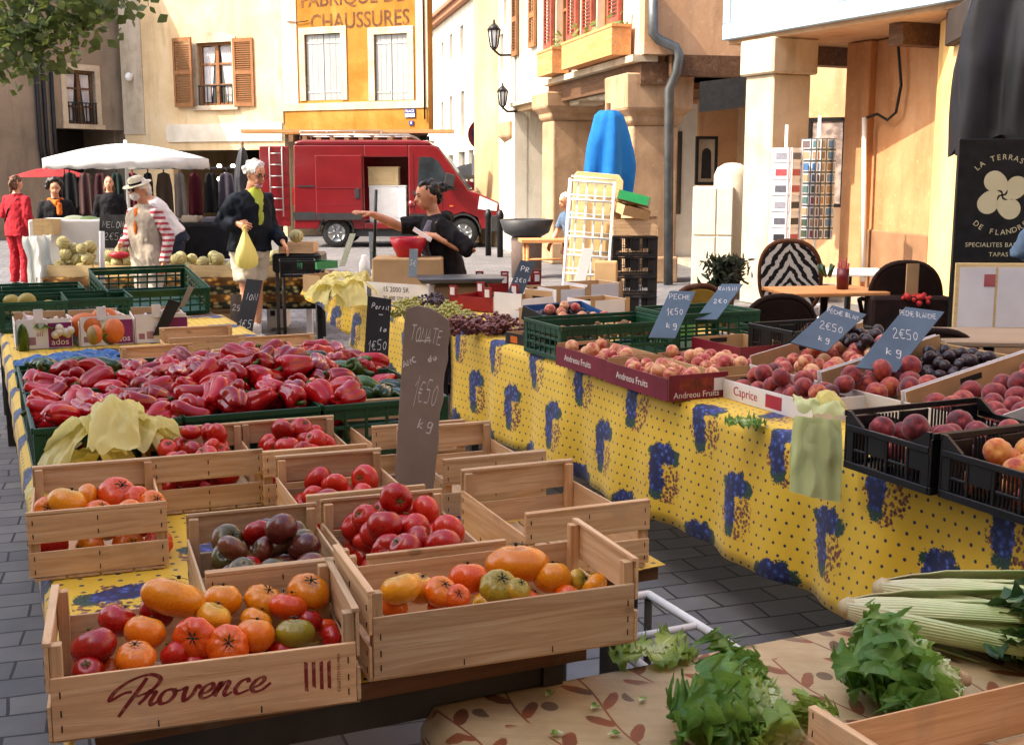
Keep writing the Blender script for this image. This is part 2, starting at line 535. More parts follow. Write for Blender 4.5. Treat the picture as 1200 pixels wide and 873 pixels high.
M_GREYSH = wood('grey_shutter_paint', 2, '8b9092', '999ea0', 'a6aaab', 0.6)
M_BROWNSH = wood('brown_shutter_wood', 2, '7d5233', '8f6340', 'a2744d', 0.6)
M_OLDWOOD = wood('old_beam_wood', 0, '4d3524', '664832', '7b5a40', 0.4)
M_PLANTER = wood('planter_wood', 0, 'b07a4a', 'c48d5c', 'd29e6c', 0.4)
M_GLASS = glass('window_glass')
M_ZINC = mat('zinc', '55585a', '6c6f70', 0.45, 0.7, 5)
M_CURTAIN = mat('net_curtain', 'c9c4c2', 'aaa4a6', 0.9, 0, 3)
M_LETTER = mat('faded_brown_lettering', '54341c', '8a5a26', 0.9, 0, 6, lo=.45, hi=.75)
M_BLUESIGN = mat('blue_enamel', '1d2a6b', '24327c', 0.3)

# ground
g = MB(); S = 300
g.grid(lambda a, b: (-S + 2 * S * a, -S + 2 * S * b, 0), 60, 60, smooth=False)
tag(g.build('ground', paving_mat()), kind='structure')
pv = MB()
pts = [(2.2, 30), (3.6, 17.6), (4.5, 14.8), (6.2, 11), (9, 5), (24, 5), (24, 34), (2.2, 34)]
b_ = [(x, y, 0.0) for x, y in pts] + [(x, y, 0.1) for x, y in pts]
k_ = len(pts)
pv.add(b_, [tuple(range(k_, 2 * k_))] + [(i, (i + 1) % k_, k_ + (i + 1) % k_, k_ + i) for i in range(k_)])
tag(pv.build('pavement', mat('arcade_paving', '8f8578', 'a69b8c', 0.8, 0, 3, 0.3)), kind='structure')

# ------------------------------------------------------------------ facades
def wall_open(mb, w_, h, ops, t=0.25, mat=0, z0=0.0, back=None):
    xs = sorted({0, w_, *[o[0] for o in ops], *[o[2] for o in ops]})
    zs = sorted({z0, h, *[o[1] for o in ops], *[o[3] for o in ops]})
    xs = [x for x in xs if 0 <= x <= w_]; zs = [z for z in zs if z0 <= z <= h]
    def isop(i, j):
        if i < 0 or j < 0 or i >= len(xs) - 1 or j >= len(zs) - 1: return None
        cx, cz = (xs[i] + xs[i + 1]) / 2, (zs[j] + zs[j + 1]) / 2
        return any(o[0] < cx < o[2] and o[1] < cz < o[3] for o in ops)
    for i in range(len(xs) - 1):
        for j in range(len(zs) - 1):
            if isop(i, j): continue
            a, b, c, d = xs[i], xs[i + 1], zs[j], zs[j + 1]
            mb.add([(a, 0, c), (b, 0, c), (b, 0, d), (a, 0, d)], [(0, 1, 2, 3)], mat)
            for di, dj, q in ((-1, 0, [(a, 0, c), (a, 0, d), (a, t, d), (a, t, c)]), (1, 0, [(b, 0, c), (b, t, c), (b, t, d), (b, 0, d)]),
                              (0, -1, [(a, 0, c), (a, t, c), (b, t, c), (b, 0, c)]), (0, 1, [(a, 0, d), (b, 0, d), (b, t, d), (a, t, d)])):
                if isop(i + di, j + dj) is not False:
                    mb.add(q, [(0, 1, 2, 3)], mat)

class Facade:
    def __init__(s, name, label, p0, rz, cat='building', group=None):
        s.o = Vector((p0[0], p0[1], 0)); s.rz = rz
        s.t = thing(name, label, cat, s.o, rz, group)
        s.ux = Vector((math.cos(rz), math.sin(rz), 0)); s.n = Vector((math.sin(rz), -math.cos(rz), 0))
    def xz(s, px, py):      # photo pixel to wall coordinates
        c = Vector((0, 0, CAMZ)); r = at(px, py, Y=10) - c
        k = (s.o - c).dot(s.n) / r.dot(s.n)
        p = c + r * k
        return (p - s.o).dot(s.ux), p.z
    def rect(s, x0, y0, x1, y1):
        a = [s.xz(x, y) for x, y in ((x0, y0), (x1, y0), (x0, y1), (x1, y1))]
        return ((a[0][0] + a[2][0]) / 2, (a[2][1] + a[3][1]) / 2, (a[1][0] + a[3][0]) / 2, (a[0][1] + a[1][1]) / 2)
    def part(s, name, mb, mats, parent=None, **kw): return mb.build(name, mats, parent or s.t, **kw)

def shell(f, w_, h, depth, m, name='wall', z0=0):
    mb = MB()
    mb.b2((0, depth, z0), (w_, depth - .2, h)); mb.b2((0, .26, z0), (0.2, depth - .2, h)); mb.b2((w_ - .2, .26, z0), (w_, depth - .2, h))
    mb.b2((0, .26, h - .02), (w_, depth, h + .25))
    return f.part('rear_wall', mb, m)

def surround(x0, z0, x1, z1, b, d=0.04, sill=True):
    mb = MB()
    mb.b2((x0 - b, -d, z0), (x0, 0.1, z1)); mb.b2((x1, -d, z0), (x1 + b, 0.1, z1)); mb.b2((x0 - b, -d, z1), (x1 + b, 0.1, z1 + b))
    if sill: mb.b2((x0 - b * 1.3, -d - .06, z0 - .12), (x1 + b * 1.3, 0.1, z0))
    return mb

def casement(f, x0, z0, x1, z1, m_frame, rows=3, depth=0.16, curtain=True, name='window'):
    fr = MB(); t = 0.07
    y0, y1 = depth - .05, depth
    fr.b2((x0, y0, z0), (x0 + t, y1, z1)); fr.b2((x1 - t, y0, z0), (x1, y1, z1))
    fr.b2((x0 + t, y0, z1 - t), (x1 - t, y1, z1)); fr.b2((x0 + t, y0, z0), (x1 - t, y1, z0 + t))
    xm = (x0 + x1) / 2
    fr.b2((xm - .05, y0 - .01, z0 + t), (xm + .05, y1, z1 - t))
    for r_ in range(1, rows):
        z = z0 + (z1 - z0) * r_ / rows
        fr.b2((x0 + t, y0 + .004, z - .025), (xm - .05, y1, z + .025)); fr.b2((xm + .05, y0 + .004, z - .025), (x1 - t, y1, z + .025))
    o = f.part(name, fr, m_frame)
    p = MB(); p.b2((x0, y1 + .005, z0), (x1, y1 + .02, z1))
    p.build('pane', M_GLASS, o)
    if curtain:
        c = MB()
        for a, b in ((x0 + .1, xm - .08), (xm + .08, x1 - .1)):
            c.grid(lambda u, v, a=a, b=b: (a + (b - a) * (u * (0.55 + .45 * v) if a < xm - .2 else 1 - (1 - u) * (0.55 + .45 * v)), y1 - .012 + .006 * math.sin(u * 30), z0 + .1 + (z1 - z0 - .2) * v), 24, 6)
        c.build('curtain', M_CURTAIN, o)
    return o

def louvre(f, x0, z0, x1, z1, yc, m, tilt=0.0, name='shutter'):
    mb = MB(); w_ = x1 - x0; fr = .07
    def B(a, b, c, d, y0=-.025, y1=.025): mb.b2((a, y0, c), (b, y1, d))
    B(0, fr, 0, z1 - z0); B(w_ - fr, w_, 0, z1 - z0); zm = (z1 - z0) * .5
    for q in (0, zm - .05, z1 - z0 - .1): B(fr, w_ - fr, q, q + .1)
    for a, b in ((.1, zm - .05), (zm + .05, z1 - z0 - .1)):
        n = int((b - a) / .055)
        for i in range(n):
            z = a + (b - a) * (i + .5) / n
            mb.box((w_ / 2, 0, z), (w_ - 2 * fr, .045, .012), M=Matrix.Translation((0, 0, z)) @ Matrix.Rotation(.6, 4, 'X') @ Matrix.Translation((0, 0, -z)))
    o = f.part(name, mb, m, loc=(x0, yc, z0))
    o.rotation_euler.z = tilt
    return o

FR = R(24)
KO = at(503, 205, Y=30); KO.z = 0
def along(px):      # distance along the facade, leftwards from its right corner, to the sight line of a pixel
    r = (px - 600) / (FPX / math.cos(PITCH))
    return (KO.x - r * KO.y) / (math.cos(FR) + r * math.sin(FR))
T1, T2 = along(335), along(149)
def fpt(t): return Vector((KO.x - math.cos(FR) * t, KO.y + math.sin(FR) * t, 0))
# --- ochre house with painted sign
f = Facade('town_house', 'ochre town house with faded CHAUSSURES lettering and two closed grey shutters', fpt(T1), -FR)
wl = T1
o1 = f.rect(358, 40, 400, 118); o2 = f.rect(439, 40, 478, 118)
zb = f.xz(430, 156)[1]
mb = MB(); wall_open(mb, wl, 9.5, [o1, o2], .25, 0, zb); f.part('wall', mb, M_OCHRE)
hs = MB()
fp_ = [(0.0, .26), (wl, .26), (wl - .55 * 4.6, 4.6), (0, 4.6)]
vv = [(x, y, z) for z in (zb + .145, 9.5) for x, y in fp_]
hs.add(vv, [(3, 2, 1, 0), (4, 5, 6, 7), (1, 2, 6, 5), (2, 3, 7, 6), (3, 0, 4, 7)]); f.part('house_body', hs, M_TAN)
fl = MB()
vv = [(x, y, z) for z in (zb - .02, zb + .14) for x, y in [(0, .03), (wl, .03), (wl - .55 * 2.5, 2.5), (0, 2.5)]]
fl.add(vv, [(3, 2, 1, 0), (4, 5, 6, 7), (0, 1, 5, 4), (1, 2, 6, 5), (2, 3, 7, 6), (3, 0, 4, 7)]); f.part('upper_floor', fl, M_OLDWOOD)
jo = MB()
for i in range(9): jo.b2((.2 + i * .42, -.12, zb - .2), (.34 + i * .42, .5, zb - .022))
f.part('joists', jo, M_OLDWOOD)
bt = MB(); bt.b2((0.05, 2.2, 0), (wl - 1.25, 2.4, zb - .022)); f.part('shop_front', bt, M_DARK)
pl = MB(); xz = f.xz(483, 200)[0]; pl.b2((wl - .5, .05, 0), (wl - .06, .4, zb - .205)); f.part('corner_pillar', pl, M_STONE)
cb0 = MB(); a_, b_ = f.xz(338, 26), f.xz(362, 25); cb0.tube([(max(.02, a_[0]), -.05, a_[1]), ((a_[0] + b_[0]) / 2, -.05, a_[1] - .03), (b_[0], -.04, b_[1])], .012, 5); f.part('cable', cb0, M_BLACKM); cb0 = MB(); cb0.tube([(wl - .08, -.05, zb + .3), (wl - .1, -.05, 9.4)], .02, 6); f.part('cable', cb0, M_BLACKM)
for o in (o1, o2):
    f.part('window_surround', surround(*o, .17, .03, False), M_STONE)
    xm = (o[0] + o[2]) / 2
    for a, b in ((o[0] + .01, xm - .008), (xm + .008, o[2] - .01)):
        mb = MB()
        for i in range(3):
            q = a + (b - a) * i / 3
            mb.b2((q + .004, .05, o[1] + .01), (q + (b - a) / 3 - .004, .09, o[3] - .01))
        s_ = f.part('shutter', mb, M_GREYSH)
        h_ = MB()
        for zf in (.13, .87):
            h_.b2((a + .01, .038, o[1] + (o[3] - o[1]) * zf - .02), (b - .05, .05, o[1] + (o[3] - o[1]) * zf + .02))
        h_.build('hinge', mat('pale_hinge', 'c6c8c4', 'a09a90', .6), s_)
zl = f.xz(430, 122)
bd = MB(); bd.b2((0, -.03, zl[1] - .13), (wl, .02, zl[1] + .05)); f.part('string_course', bd, M_STONE)
q0, q1 = f.rect(487, 0, 505, 10)[0], wl
bd = MB(); bd.b2((q0, -.025, zl[1] + .05), (wl, .02, 9.5)); f.part('corner_band', bd, M_PINKR)
x0 = f.xz(352, 100)[0]
bd = MB(); bd.b2((0, -.025, zl[1] + .05), (x0 - .06, .02, 9.5)); f.part('corner_band', bd, M_PINKR)
def sign_line(s, px0, px1, py0, py1, name):
    r_ = f.rect(px0, py0, px1, py1)
    o = text(s, 1.0, M_LETTER, f.t, Matrix.Identity(4), name, bold=.012)
    xs = [v.co.x for v in o.data.vertices]; ys = [v.co.y for v in o.data.vertices]
    sx, sy = (r_[2] - r_[0]) / (max(xs) - min(xs)), (r_[3] - r_[1]) / (max(ys) - min(ys))
    o.data.transform(Matrix.Translation((r_[0], -.006, r_[1])) @ Matrix.Rotation(PI / 2, 4, 'X') @ Matrix.Diagonal((sx, sy, 1, 1)) @ Matrix.Translation((-min(xs), -min(ys), 0)))
sign_line('CHAUSSURES', 364, 480, 14, 33, 'painted_lettering')
sign_line('FABRIQUE DE', 353, 474, -12, 9, 'painted_lettering')
r_ = f.rect(475, 128, 487, 138)
pq = MB(); pq.b2((r_[0], -.03, r_[1]), (r_[2], -.004, r_[3])); st = f.part('street_plaque', pq, M_BLUESIGN)
wp = MB(); wp.b2((r_[0] + .01, -.033, r_[1] + .01), (r_[2] - .01, -.03, (r_[1] + r_[3]) / 2 - .01)); wp.build('white_panel', M_WHITEP, st)
text('PLACE', .085, M_WHITEP, st, FACE((r_[0] + r_[2]) / 2, -.033, r_[1] * .27 + r_[3] * .73))
r_ = f.rect(480, 142, 485, 147)
pq = MB(); pq.b2((r_[0], -.03, r_[1]), (r_[2], -.004, r_[3])); st = f.part('house_number', pq, M_BLUESIGN)
text('8', .09, M_WHITEP, st, FACE((r_[0] + r_[2]) / 2, -.032, (r_[1] + r_[3]) / 2))

# --- cream house with brown louvred shutters
f = Facade('town_house', 'cream town house with one arched window between brown louvred shutters', fpt(T2), -FR)
wl = T2 - T1 - .004
win = f.rect(232, 50, 273, 124)
shop = f.rect(205, 176, 334, 300); shop = (shop[0], 0, wl - .12, shop[3])
mb = MB(); wall_open(mb, wl, 9.5, [win, shop], .3); f.part('wall', mb, M_CREAM)
shell(f, wl, 9.5, 4.4, M_CREAM)
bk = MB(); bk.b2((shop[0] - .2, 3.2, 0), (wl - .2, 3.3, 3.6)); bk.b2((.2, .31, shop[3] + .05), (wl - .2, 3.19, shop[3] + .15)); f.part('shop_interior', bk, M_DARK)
f.part('window_surround', surround(*win, .13, .035), M_STONE)
ar = MB()
arc = [(win[0] - .13 + (win[2] - win[0] + .26) * i / 12, win[3] + .13 + .14 * math.sin(PI * i / 12)) for i in range(13)]
ar.prism([(p[0], p[1]) for p in arc], -.034, .05)
f.part('arched_head', ar, M_STONE)
casement(f, *win, M_BROWNSH, 3)
rl = MB(); z = win[1]
rl.b2((win[0], -.03, z + .5), (win[2], -.005, z + .53))
for i in range(9): rl.b2((win[0] + .02 + i * (win[2] - win[0] - .06) / 8, -.025, z + .02), (win[0] + .04 + i * (win[2] - win[0] - .06) / 8, -.01, z + .5))
f.part('window_railing', rl, M_BLACKM)
a = f.rect(206, 45, 231, 126); louvre(f, a[0], a[1], a[2], a[3], -.08, M_BROWNSH, R(-9))
a = f.rect(276, 45, 298, 125); louvre(f, a[0], a[1], a[2], a[3], -.09, M_BROWNSH, R(6))
a = f.rect(196, 145, 346, 166)
bd = MB(); bd.prism([(a[0] + .06, a[1]), (wl - .05, a[1]), (wl - .05, a[3]), (a[0] + .06, a[3]), (a[0], a[3] - .1), (a[0], a[1] + .1)], -.05, .01)
f.part('blank_sign_panel', bd, mat('pale_sign_panel', 'd8d0c0', 'c6bba8', .7, 0, 2))
x1 = f.xz(166, 60)[0]
bd = MB(); bd.b2((0, -.03, f.xz(150, 158)[1]), (x1, .02, 9.5)); f.part('corner_band', bd, M_STONE)
x1 = f.xz(323, 60)[0]
bd = MB(); bd.b2((x1, -.03, f.xz(330, 145)[1]), (wl, .02, 9.5)); f.part('corner_band', bd, M_STONE)
p = f.xz(155, 91)
cm = MB(); cm.ball((p[0], -.14, p[1]), (.09, .12, .12)); cm.b2((p[0] - .05, -.1, p[1] + .03), (p[0] + .05, -.0, p[1] + .1)); f.part('wall_lamp', cm, M_WHITEP)

# --- shaded house on the left
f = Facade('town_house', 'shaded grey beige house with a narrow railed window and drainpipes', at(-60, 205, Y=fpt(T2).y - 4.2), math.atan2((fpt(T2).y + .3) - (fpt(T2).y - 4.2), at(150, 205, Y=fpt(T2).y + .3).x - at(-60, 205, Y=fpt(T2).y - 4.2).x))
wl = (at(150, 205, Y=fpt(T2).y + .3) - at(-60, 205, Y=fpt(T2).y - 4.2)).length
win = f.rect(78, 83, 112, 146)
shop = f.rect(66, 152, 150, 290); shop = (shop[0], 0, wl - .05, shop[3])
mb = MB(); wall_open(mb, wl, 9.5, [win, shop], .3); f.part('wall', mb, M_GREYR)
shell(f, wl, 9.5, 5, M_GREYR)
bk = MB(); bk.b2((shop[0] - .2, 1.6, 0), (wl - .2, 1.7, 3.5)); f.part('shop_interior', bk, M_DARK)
f.part('window_surround', surround(*win, .16, .03), M_STONE)
casement(f, *win, M_OLDWOOD, 3)
rl = MB(); z = win[1]
rl.b2((win[0], -.05, z + .55), (win[2], -.02, z + .58))
for i in range(9): rl.b2((win[0] + .02 + i * (win[2] - win[0] - .06) / 8, -.045, z + .02), (win[0] + .045 + i * (win[2] - win[0] - .06) / 8, -.025, z + .55))
f.part('window_railing', rl, M_BLACKM)
for px_, y0 in ((33, -20), (41, -20), (57, 85)):
    a, b = f.xz(px_, y0), f.xz(px_ + 4, 195)
    dp = MB(); dp.tube([(a[0], -.09, a[1]), (a[0], -.09, b[1] + .5), (a[0] + .05, -.09, b[1])], .055); f.part('drainpipe', dp, M_BLACKM)

# --- distant street, houses facing left
def street_house(name, label, pnear, pfar, h, m, slots=(), depth=6, group=None, surr=None, roof=True):
    pn, pf = Vector((pnear[0], pnear[1], 0)), Vector((pfar[0], pfar[1], 0))
    d = pn - pf
    f = Facade(name, label, pf, math.atan2(d.y, d.x), 'building', group)
    wl = d.length
    ops = [f.rect(*s_) for s_ in slots]
    ops = [(max(.05, o[0]), max(0, o[1]), min(wl - .05, o[2]), o[3]) for o in ops]
    mb = MB(); wall_open(mb, wl, h, ops, .3); f.part('wall', mb, m)
    shell(f, wl, h, depth, m)
    if roof:
        rf = MB(); rf.b2((-.1, -.45, h + .26), (wl + .1, depth + .2, h + .42)); rf.b2((-.05, -.3, h + .02), (wl + .05, -.004, h + .255)); f.part('roof', rf, mat('roof_tiles', 'a4714f', '8a5a40', .8, 0, 8, .4))
    for o in ops:
        pn_ = MB(); pn_.b2((o[0], .2, o[1]), (o[2], .22, o[3])); w_ = f.part('window', pn_, M_GLASS)
        fr = MB(); xm = (o[0] + o[2]) / 2
        fr.b2((xm - .03, .17, o[1]), (xm + .03, .199, o[3])); fr.build('frame', M_WHITEP, w_)
    return f, wl
A_ = lambda px, Y: at(px, 205, Y=Y)
street_house('street_house', 'white sunlit house down the far street with narrow slot windows', A_(557, 50), A_(500, 64), 8.7, M_WHITER,
             [(517, 50, 520, 74), (527, 40, 530, 70), (539, 30, 543, 66), (517, 120, 520, 155), (527, 113, 530, 157), (540, 107, 544, 160),
              (512, 185, 517, 214), (525, 182, 531, 216), (537, 178, 545, 218), (549, 176, 555, 220)])
f, wl = street_house('street_house', 'plain tan house end at the corner of the far street', A_(584, 27.4), A_(556, 29.6), 9.5, M_TAN, [], 3)
f, wl = street_house('street_house', 'narrow pale house carrying two black lanterns beside the tan one', A_(603, 25.4), A_(584.5, 27.3), 9.5, M_WHITER, [(586, 40, 590, 82), (590, -20, 594, 30)], 3)

# --- arcaded houses on the right of the square
LB = lambda Y: Vector((1.86 - .24 * (Y - 18), Y, 0))
f = Facade('arcade_house', 'white arcaded house with a narrow upper window beyond the peach one', LB(25.35), math.atan2(-.972, .233))
wl = (LB(22.9) - LB(25.35)).length - .01
zb = f.xz(620, 116)[1]
win = f.rect(610, -20, 622, 60)
mb = MB(); wall_open(mb, wl, 9.5, [win], .25, 0, zb); f.part('wall', mb, M_WHITER)
bk = MB(); bk.b2((0, 3, 0), (wl, 3.2, 9)); bk.b2((0, .02, zb - .2), (wl, 3, zb - .003)); f.part('arcade_back', bk, M_TAN)
casement(f, *win, M_WHITEP, 4)
a = f.rect(603, -20, 609, 66); louvre(f, a[0], a[1], a[2], a[3], -.05, M_BROWNSH)
a = f.rect(623, -20, 630, 56); louvre(f, a[0], a[1], a[2], a[3], -.05, M_BROWNSH)
sg = MB(); a = f.rect(602, 75, 639, 122); sg.b2((a[0], -.12, a[1]), (a[2], -.01, a[1] + .08)); f.part('ledge', sg, M_STONE)

f = Facade('arcade_house', 'peach arcaded house with wooden planter boxes under its shuttered windows', LB(22.9), math.atan2(-.972, .233))
wl = (LB(18) - LB(22.9)).length
zb = f.xz(700, 79)[1]
w1 = f.rect(652, -30, 668, 52); w2 = f.rect(700, -40, 716, 38)
w1 = (w1[0], zb + .55, w1[2], 6.5); w2 = (w2[0], zb + .55, w2[2], 6.5)
mb = MB(); wall_open(mb, wl, 9.5, [w1, w2], .25, 0, zb); f.part('wall', mb, M_PINKR)
e = MB(); e.b2((wl - .005, .004, zb), (wl + .2, 2.9, 9.5)); f.part('end_wall', e, M_PEACH)
for w_ in (w1, w2):
    casement(f, *w_, M_BROWNSH, 4, curtain=False)
    for side in (0, 1):
        a0 = w_[0] - .62 if side == 0 else w_[2] + .05
        o = louvre(f, a0, w_[1], a0 + .57, w_[3], -.06, mat('red_brown_shutter', '8c3f30', 'a2523f', .7, 0, 6))
lg = MB(); lg.b2((-.02, -.14, zb - .1), (wl + .12, .25, zb - .003)); f.part('ledge', lg, M_STONE)
bm = MB(); bm.b2((0, .0, zb - .42), (wl + .1, .4, zb - .104)); bm.b2((wl + .004, .41, zb - .3), (wl + .26, 3.0, zb - .004)); f.part('beam', bm, M_OLDWOOD)
for i in range(3):
    x = [0.5, 2.15, 3.6][i]; ww = [1.05, 1.45, 1.25][i]
    pb = MB(); pb.b2((x, -.36, zb + .02), (x + ww, -.06, zb + .42)); pb.b2((x - .02, -.37, zb + .42), (x + ww + .02, -.05, zb + .46)); o = f.part('planter_box', pb, M_PLANTER)
    pm_ = MB()
    rr = random.Random(i)
    for k in range(9):
        c = Vector((x + rr.random() * ww, -.2 + rr.uniform(-.1, .1), zb + .46 + rr.random() * .28))
        a = Vector((rr.uniform(-1, 1), rr.uniform(-1, 1), rr.uniform(-1, 1))) * .08; b = Vector((rr.uniform(-1, 1), rr.uniform(-1, 1), rr.uniform(-1, 1))) * .06
        pm_.add([c - a, c - b, c + a, c + b], [(0, 1, 2, 3)])
    pm_.tube([(x + .02, -.21, zb + .455), (x + ww * .5, -.2, zb + .49), (x + ww - .02, -.21, zb + .46)], .05, 6); pm_.build('plant', leaf_mat('planter_leaves', '4a5a24', '6d7c38', '8a9550'), o)
bk = MB(); bk.b2((0, 3.4, 0), (wl + .2, 3.6, zb)); bk.b2((0, .26, zb - .1), (wl, 3.4, zb - .005)); f.part('arcade_back', bk, M_SAND)
k_ = f.xz(757, 10)
dp = MB()
c = [at(765, -15, Y=17.75), at(765, 40, Y=17.75), at(772, 47, Y=17.75), at(792, 56, Y=17.75), at(796, 66, Y=17.75), at(793, 85, Y=17.8), at(784, 105, Y=17.9), at(783, 350, Y=17.9)]
inv = f.t.matrix_basis.copy() if False else (Matrix.Translation(f.o) @ Matrix.Rotation(f.rz, 4, 'Z')).inverted()
dp.tube([inv @ p for p in c], .07, 10); f.part('drainpipe', dp, M_ZINC)
for px_ in (648, 700, 742):
    pass
cb = MB()       # stone corbels between the ledge and the pillars
for (px_, Y0, pw) in ((700, 20.3, 0), (757, 18.4, 0)):
    pass

def pillar(px, Y, wd, h, rz, label, m=M_SAND, cap=.45):
    p = at(px, 205, Y=Y)
    t = thing('stone_pillar', label, 'pillar', (p.x, p.y, 0), rz, 'stone arcade pillars')
    mb = MB(); mb.box((0, 0, h / 2), (wd, wd, h)); mb.box((0, 0, .2), (wd + .06, wd + .06, .4)); mb.build('shaft', m, t, bevel=.03, segs=2)
    cp = MB()
    hw = wd / 2
    prof = [(hw - .02, h), (hw + .05, h + .05), (hw + .06, h + .14), (hw + .16, h + .24), (hw + .17, h + cap)]
    vv, ff = [], []
    for r_, z in prof: vv += [(-r_, -r_, z), (r_, -r_, z), (r_, r_, z), (-r_, r_, z)]
    for i in range(len(prof) - 1):
        for j in range(4): ff.append((i * 4 + j, i * 4 + (j + 1) % 4, (i + 1) * 4 + (j + 1) % 4, (i + 1) * 4 + j))
    ff.append(tuple(range(16, 20))); ff.append((3, 2, 1, 0))
    cp.add(vv, ff); cp.build('capital', m, t, bevel=.02)
    return t
pillar(758, 18.55, .72, 2.35, R(13.5), 'nearest sandstone pillar of the peach arcade, behind the closed blue parasol', cap=.75)
pillar(665, 22.6, .78, 2.6, R(13.5), 'middle sandstone pillar of the far arcade with one sunlit edge', cap=.5)
pillar(618, 26.3, .74, 2.2, R(13.5), 'farthest sandstone pillar, behind the litter bin', cap=.55)
# stone lintel blocks over the far pillars
lb = MB()
for k in range(7):
    t_ = k / 6; Y = 18.9 + 3.6 * t_
    lb.box((LB(Y).x + .4, Y, 3.03 + .12 * math.sin(k * 2.1) * .3), (.5, .66, .3), rz=R(13.5))
solo(lb, 'stone_lintel', M_STONE, 'rough pale stone lintel spanning the two sandstone pillars', 'lintel', bevel=.04, segs=2)

# --- house on the near right with the blue framed fascia
f = Facade('cafe_building', 'orange cafe building with a white fascia board framed in pale blue', (2.78, 15.9), math.atan2(-4, 1.89))
wl = 24.0; zb = 3.36  # length run on unseen past the frame to block sky light on the right
mb = MB(); mb.b2((0, 0, zb + .001), (wl, .3, 9)); f.part('upper_wall', mb, M_PEACH)
fb = MB(); fb.b2((.0, -.09, zb - .03), (wl, -.004, zb + .17)); fb.b2((0, -.09, zb + .95), (wl, -.004, zb + 1.15))
for x in (0, 2.2, 4.6, 7, 9.4, 11.8, 14.2, 16.6, 19, 21.4): fb.b2((x, -.088, zb + .171), (x + .14, -.004, zb + .949))
f.part('fascia_frame', fb, mat('pale_blue_paint', '8fa5b4', 'a5b8c4', .6, 0, 3), bevel=.01)
fp = MB(); fp.b2((0.01, -.05, zb + .172), (wl - .01, -.002, zb + .948)); f.part('fascia_panel', fp, mat('chalky_white_panel', 'cfd0cc', 'e0e0dc', .8, 0, 5, .3))
sf = MB(); sf.b2((0, .01, zb - .08), (wl, 4.2, zb - .002)); f.part('soffit', sf, M_PEACH)
for x, d_ in ((.15, .25), (2.6, .22), (5.2, .22)):
    b_ = MB(); b_.b2((x, .32, zb - .32), (x + d_, 4.1, zb - .083)); f.part('beam', b_, M_OLDWOOD)
inv = (Matrix.Translation(f.o) @ Matrix.Rotation(f.rz, 4, 'Z')).inverted()
def slab(px0, Y0, px1, Y1, z0, z1, t, m, name='wall', fac=f, invm=inv):
    a, b = at(px0, 205, Y=Y0), at(px1, 205, Y=Y1)
    d = (b - a); d.z = 0; n = Vector((-d.y, d.x, 0)).normalized() * t
    q = [a, b, b + n, a + n]
    vv = [invm @ Vector((p.x, p.y, z)) for z in (z0, z1) for p in q]
    mb = MB(); mb.add(vv, [(3, 2, 1, 0), (4, 5, 6, 7), (0, 1, 5, 4), (1, 2, 6, 5), (2, 3, 7, 6), (3, 0, 4, 7)])
    return fac.part(name, mb, m, bevel=.015)
slab(925, 17.6, 1000, 16.9, 0, 3.27, .3, M_PEACH)
slab(986, 15.6, 1013, 15.2, 0, 3.27, .4, M_ORANGE, 'pilaster')
slab(1014, 15.4, 1100, 13.7, 0, 3.27, .3, M_ORANGE)
slab(1092, 13.4, 1134, 11.6, 0, 3.27, 1.6, M_YELLOW, 'pier')
slab(1136, 11.4, 1230, 10.2, 0, 3.27, .3, M_ORANGE)
slab(1098, 12.6, 1140, 10.9, 2.92, 3.265, .3, mat('dark_beam', '241a14', '35271d', .8), 'lintel')
sk = slab(1016, 15.32, 1092, 13.62, 0.1, .95, .05, mat('stained_plinth', '7d5a40', '9b7454', .9, 0, 2), 'plinth')
cbm = MB(); cbm.tube([inv @ at(x, y, Y=Y) for x, y, Y in ((1052, 20, 14.5), (1053, 60, 14.5), (1056, 100, 14.45), (1050, 132, 14.5), (1040, 141, 14.7), (1028, 134, 14.9), (1016, 138, 15.1))], .018, 6); f.part('cable', cbm, M_BLACKM)
cbm = MB(); cbm.tube([inv @ at(x, y, Y=Y) for x, y, Y in ((1013, 138, 15.1), (1012, 330, 15.1))], .03, 8); f.part('conduit', cbm, M_WHITEP)
p = at(908, 205, Y=15.35)
t = thing('square_column', 'square pale column under the fascia, one side white with sun', 'column', (p.x, p.y, 0), R(25))
mb = MB(); mb.b2((-.285, -.285, 0), (.285, .285, 2.85)); mb.build('shaft', M_STONE, t, bevel=.015)
mb = MB(); mb.b2((-.345, -.345, 2.85), (.345, .345, 3.28)); mb.build('capital', M_STONE, t, bevel=.02)

# passage between the two houses on the right
f = Facade('passage_house', 'house at the back of the passage with a pale glazed door and peach wall', at(770, 205, Y=22.5), R(10))
mb = MB(); dr = f.rect(786, 122, 817, 330); dr = (dr[0], 0.1, dr[2], dr[3]); wall_open(mb, 6, 9, [dr], .3); f.part('wall', mb, M_PEACH)
d_ = MB(); d_.b2((dr[0], .1, .1), (dr[2], .14, dr[3])); d = f.part('door', d_, M_WHITEP)
gp = MB(); xm = (dr[0] + dr[2]) / 2
gp.b2((dr[0] + .06, .085, .9), (xm - .03, .098, dr[3] - .5)); d_ = gp.build('pane', M_GLASS, d)
r2 = MB(); r2.b2((-1.6, -2.6, 3.0), (3.3, .2, 3.1)); f.part('porch_ceiling', r2, M_OLDWOOD)
p = at(848, 105, Y=16.6)
sg = MB(); sg.prism([(-.32, -.3), (.3, -.24), (.3, .16), (-.32, .1)], -.05, .05)
solo(sg, 'hanging_sign', M_BLACKM, 'blank black sign board hanging under the porch left of the square column', 'sign', p, R(-18))

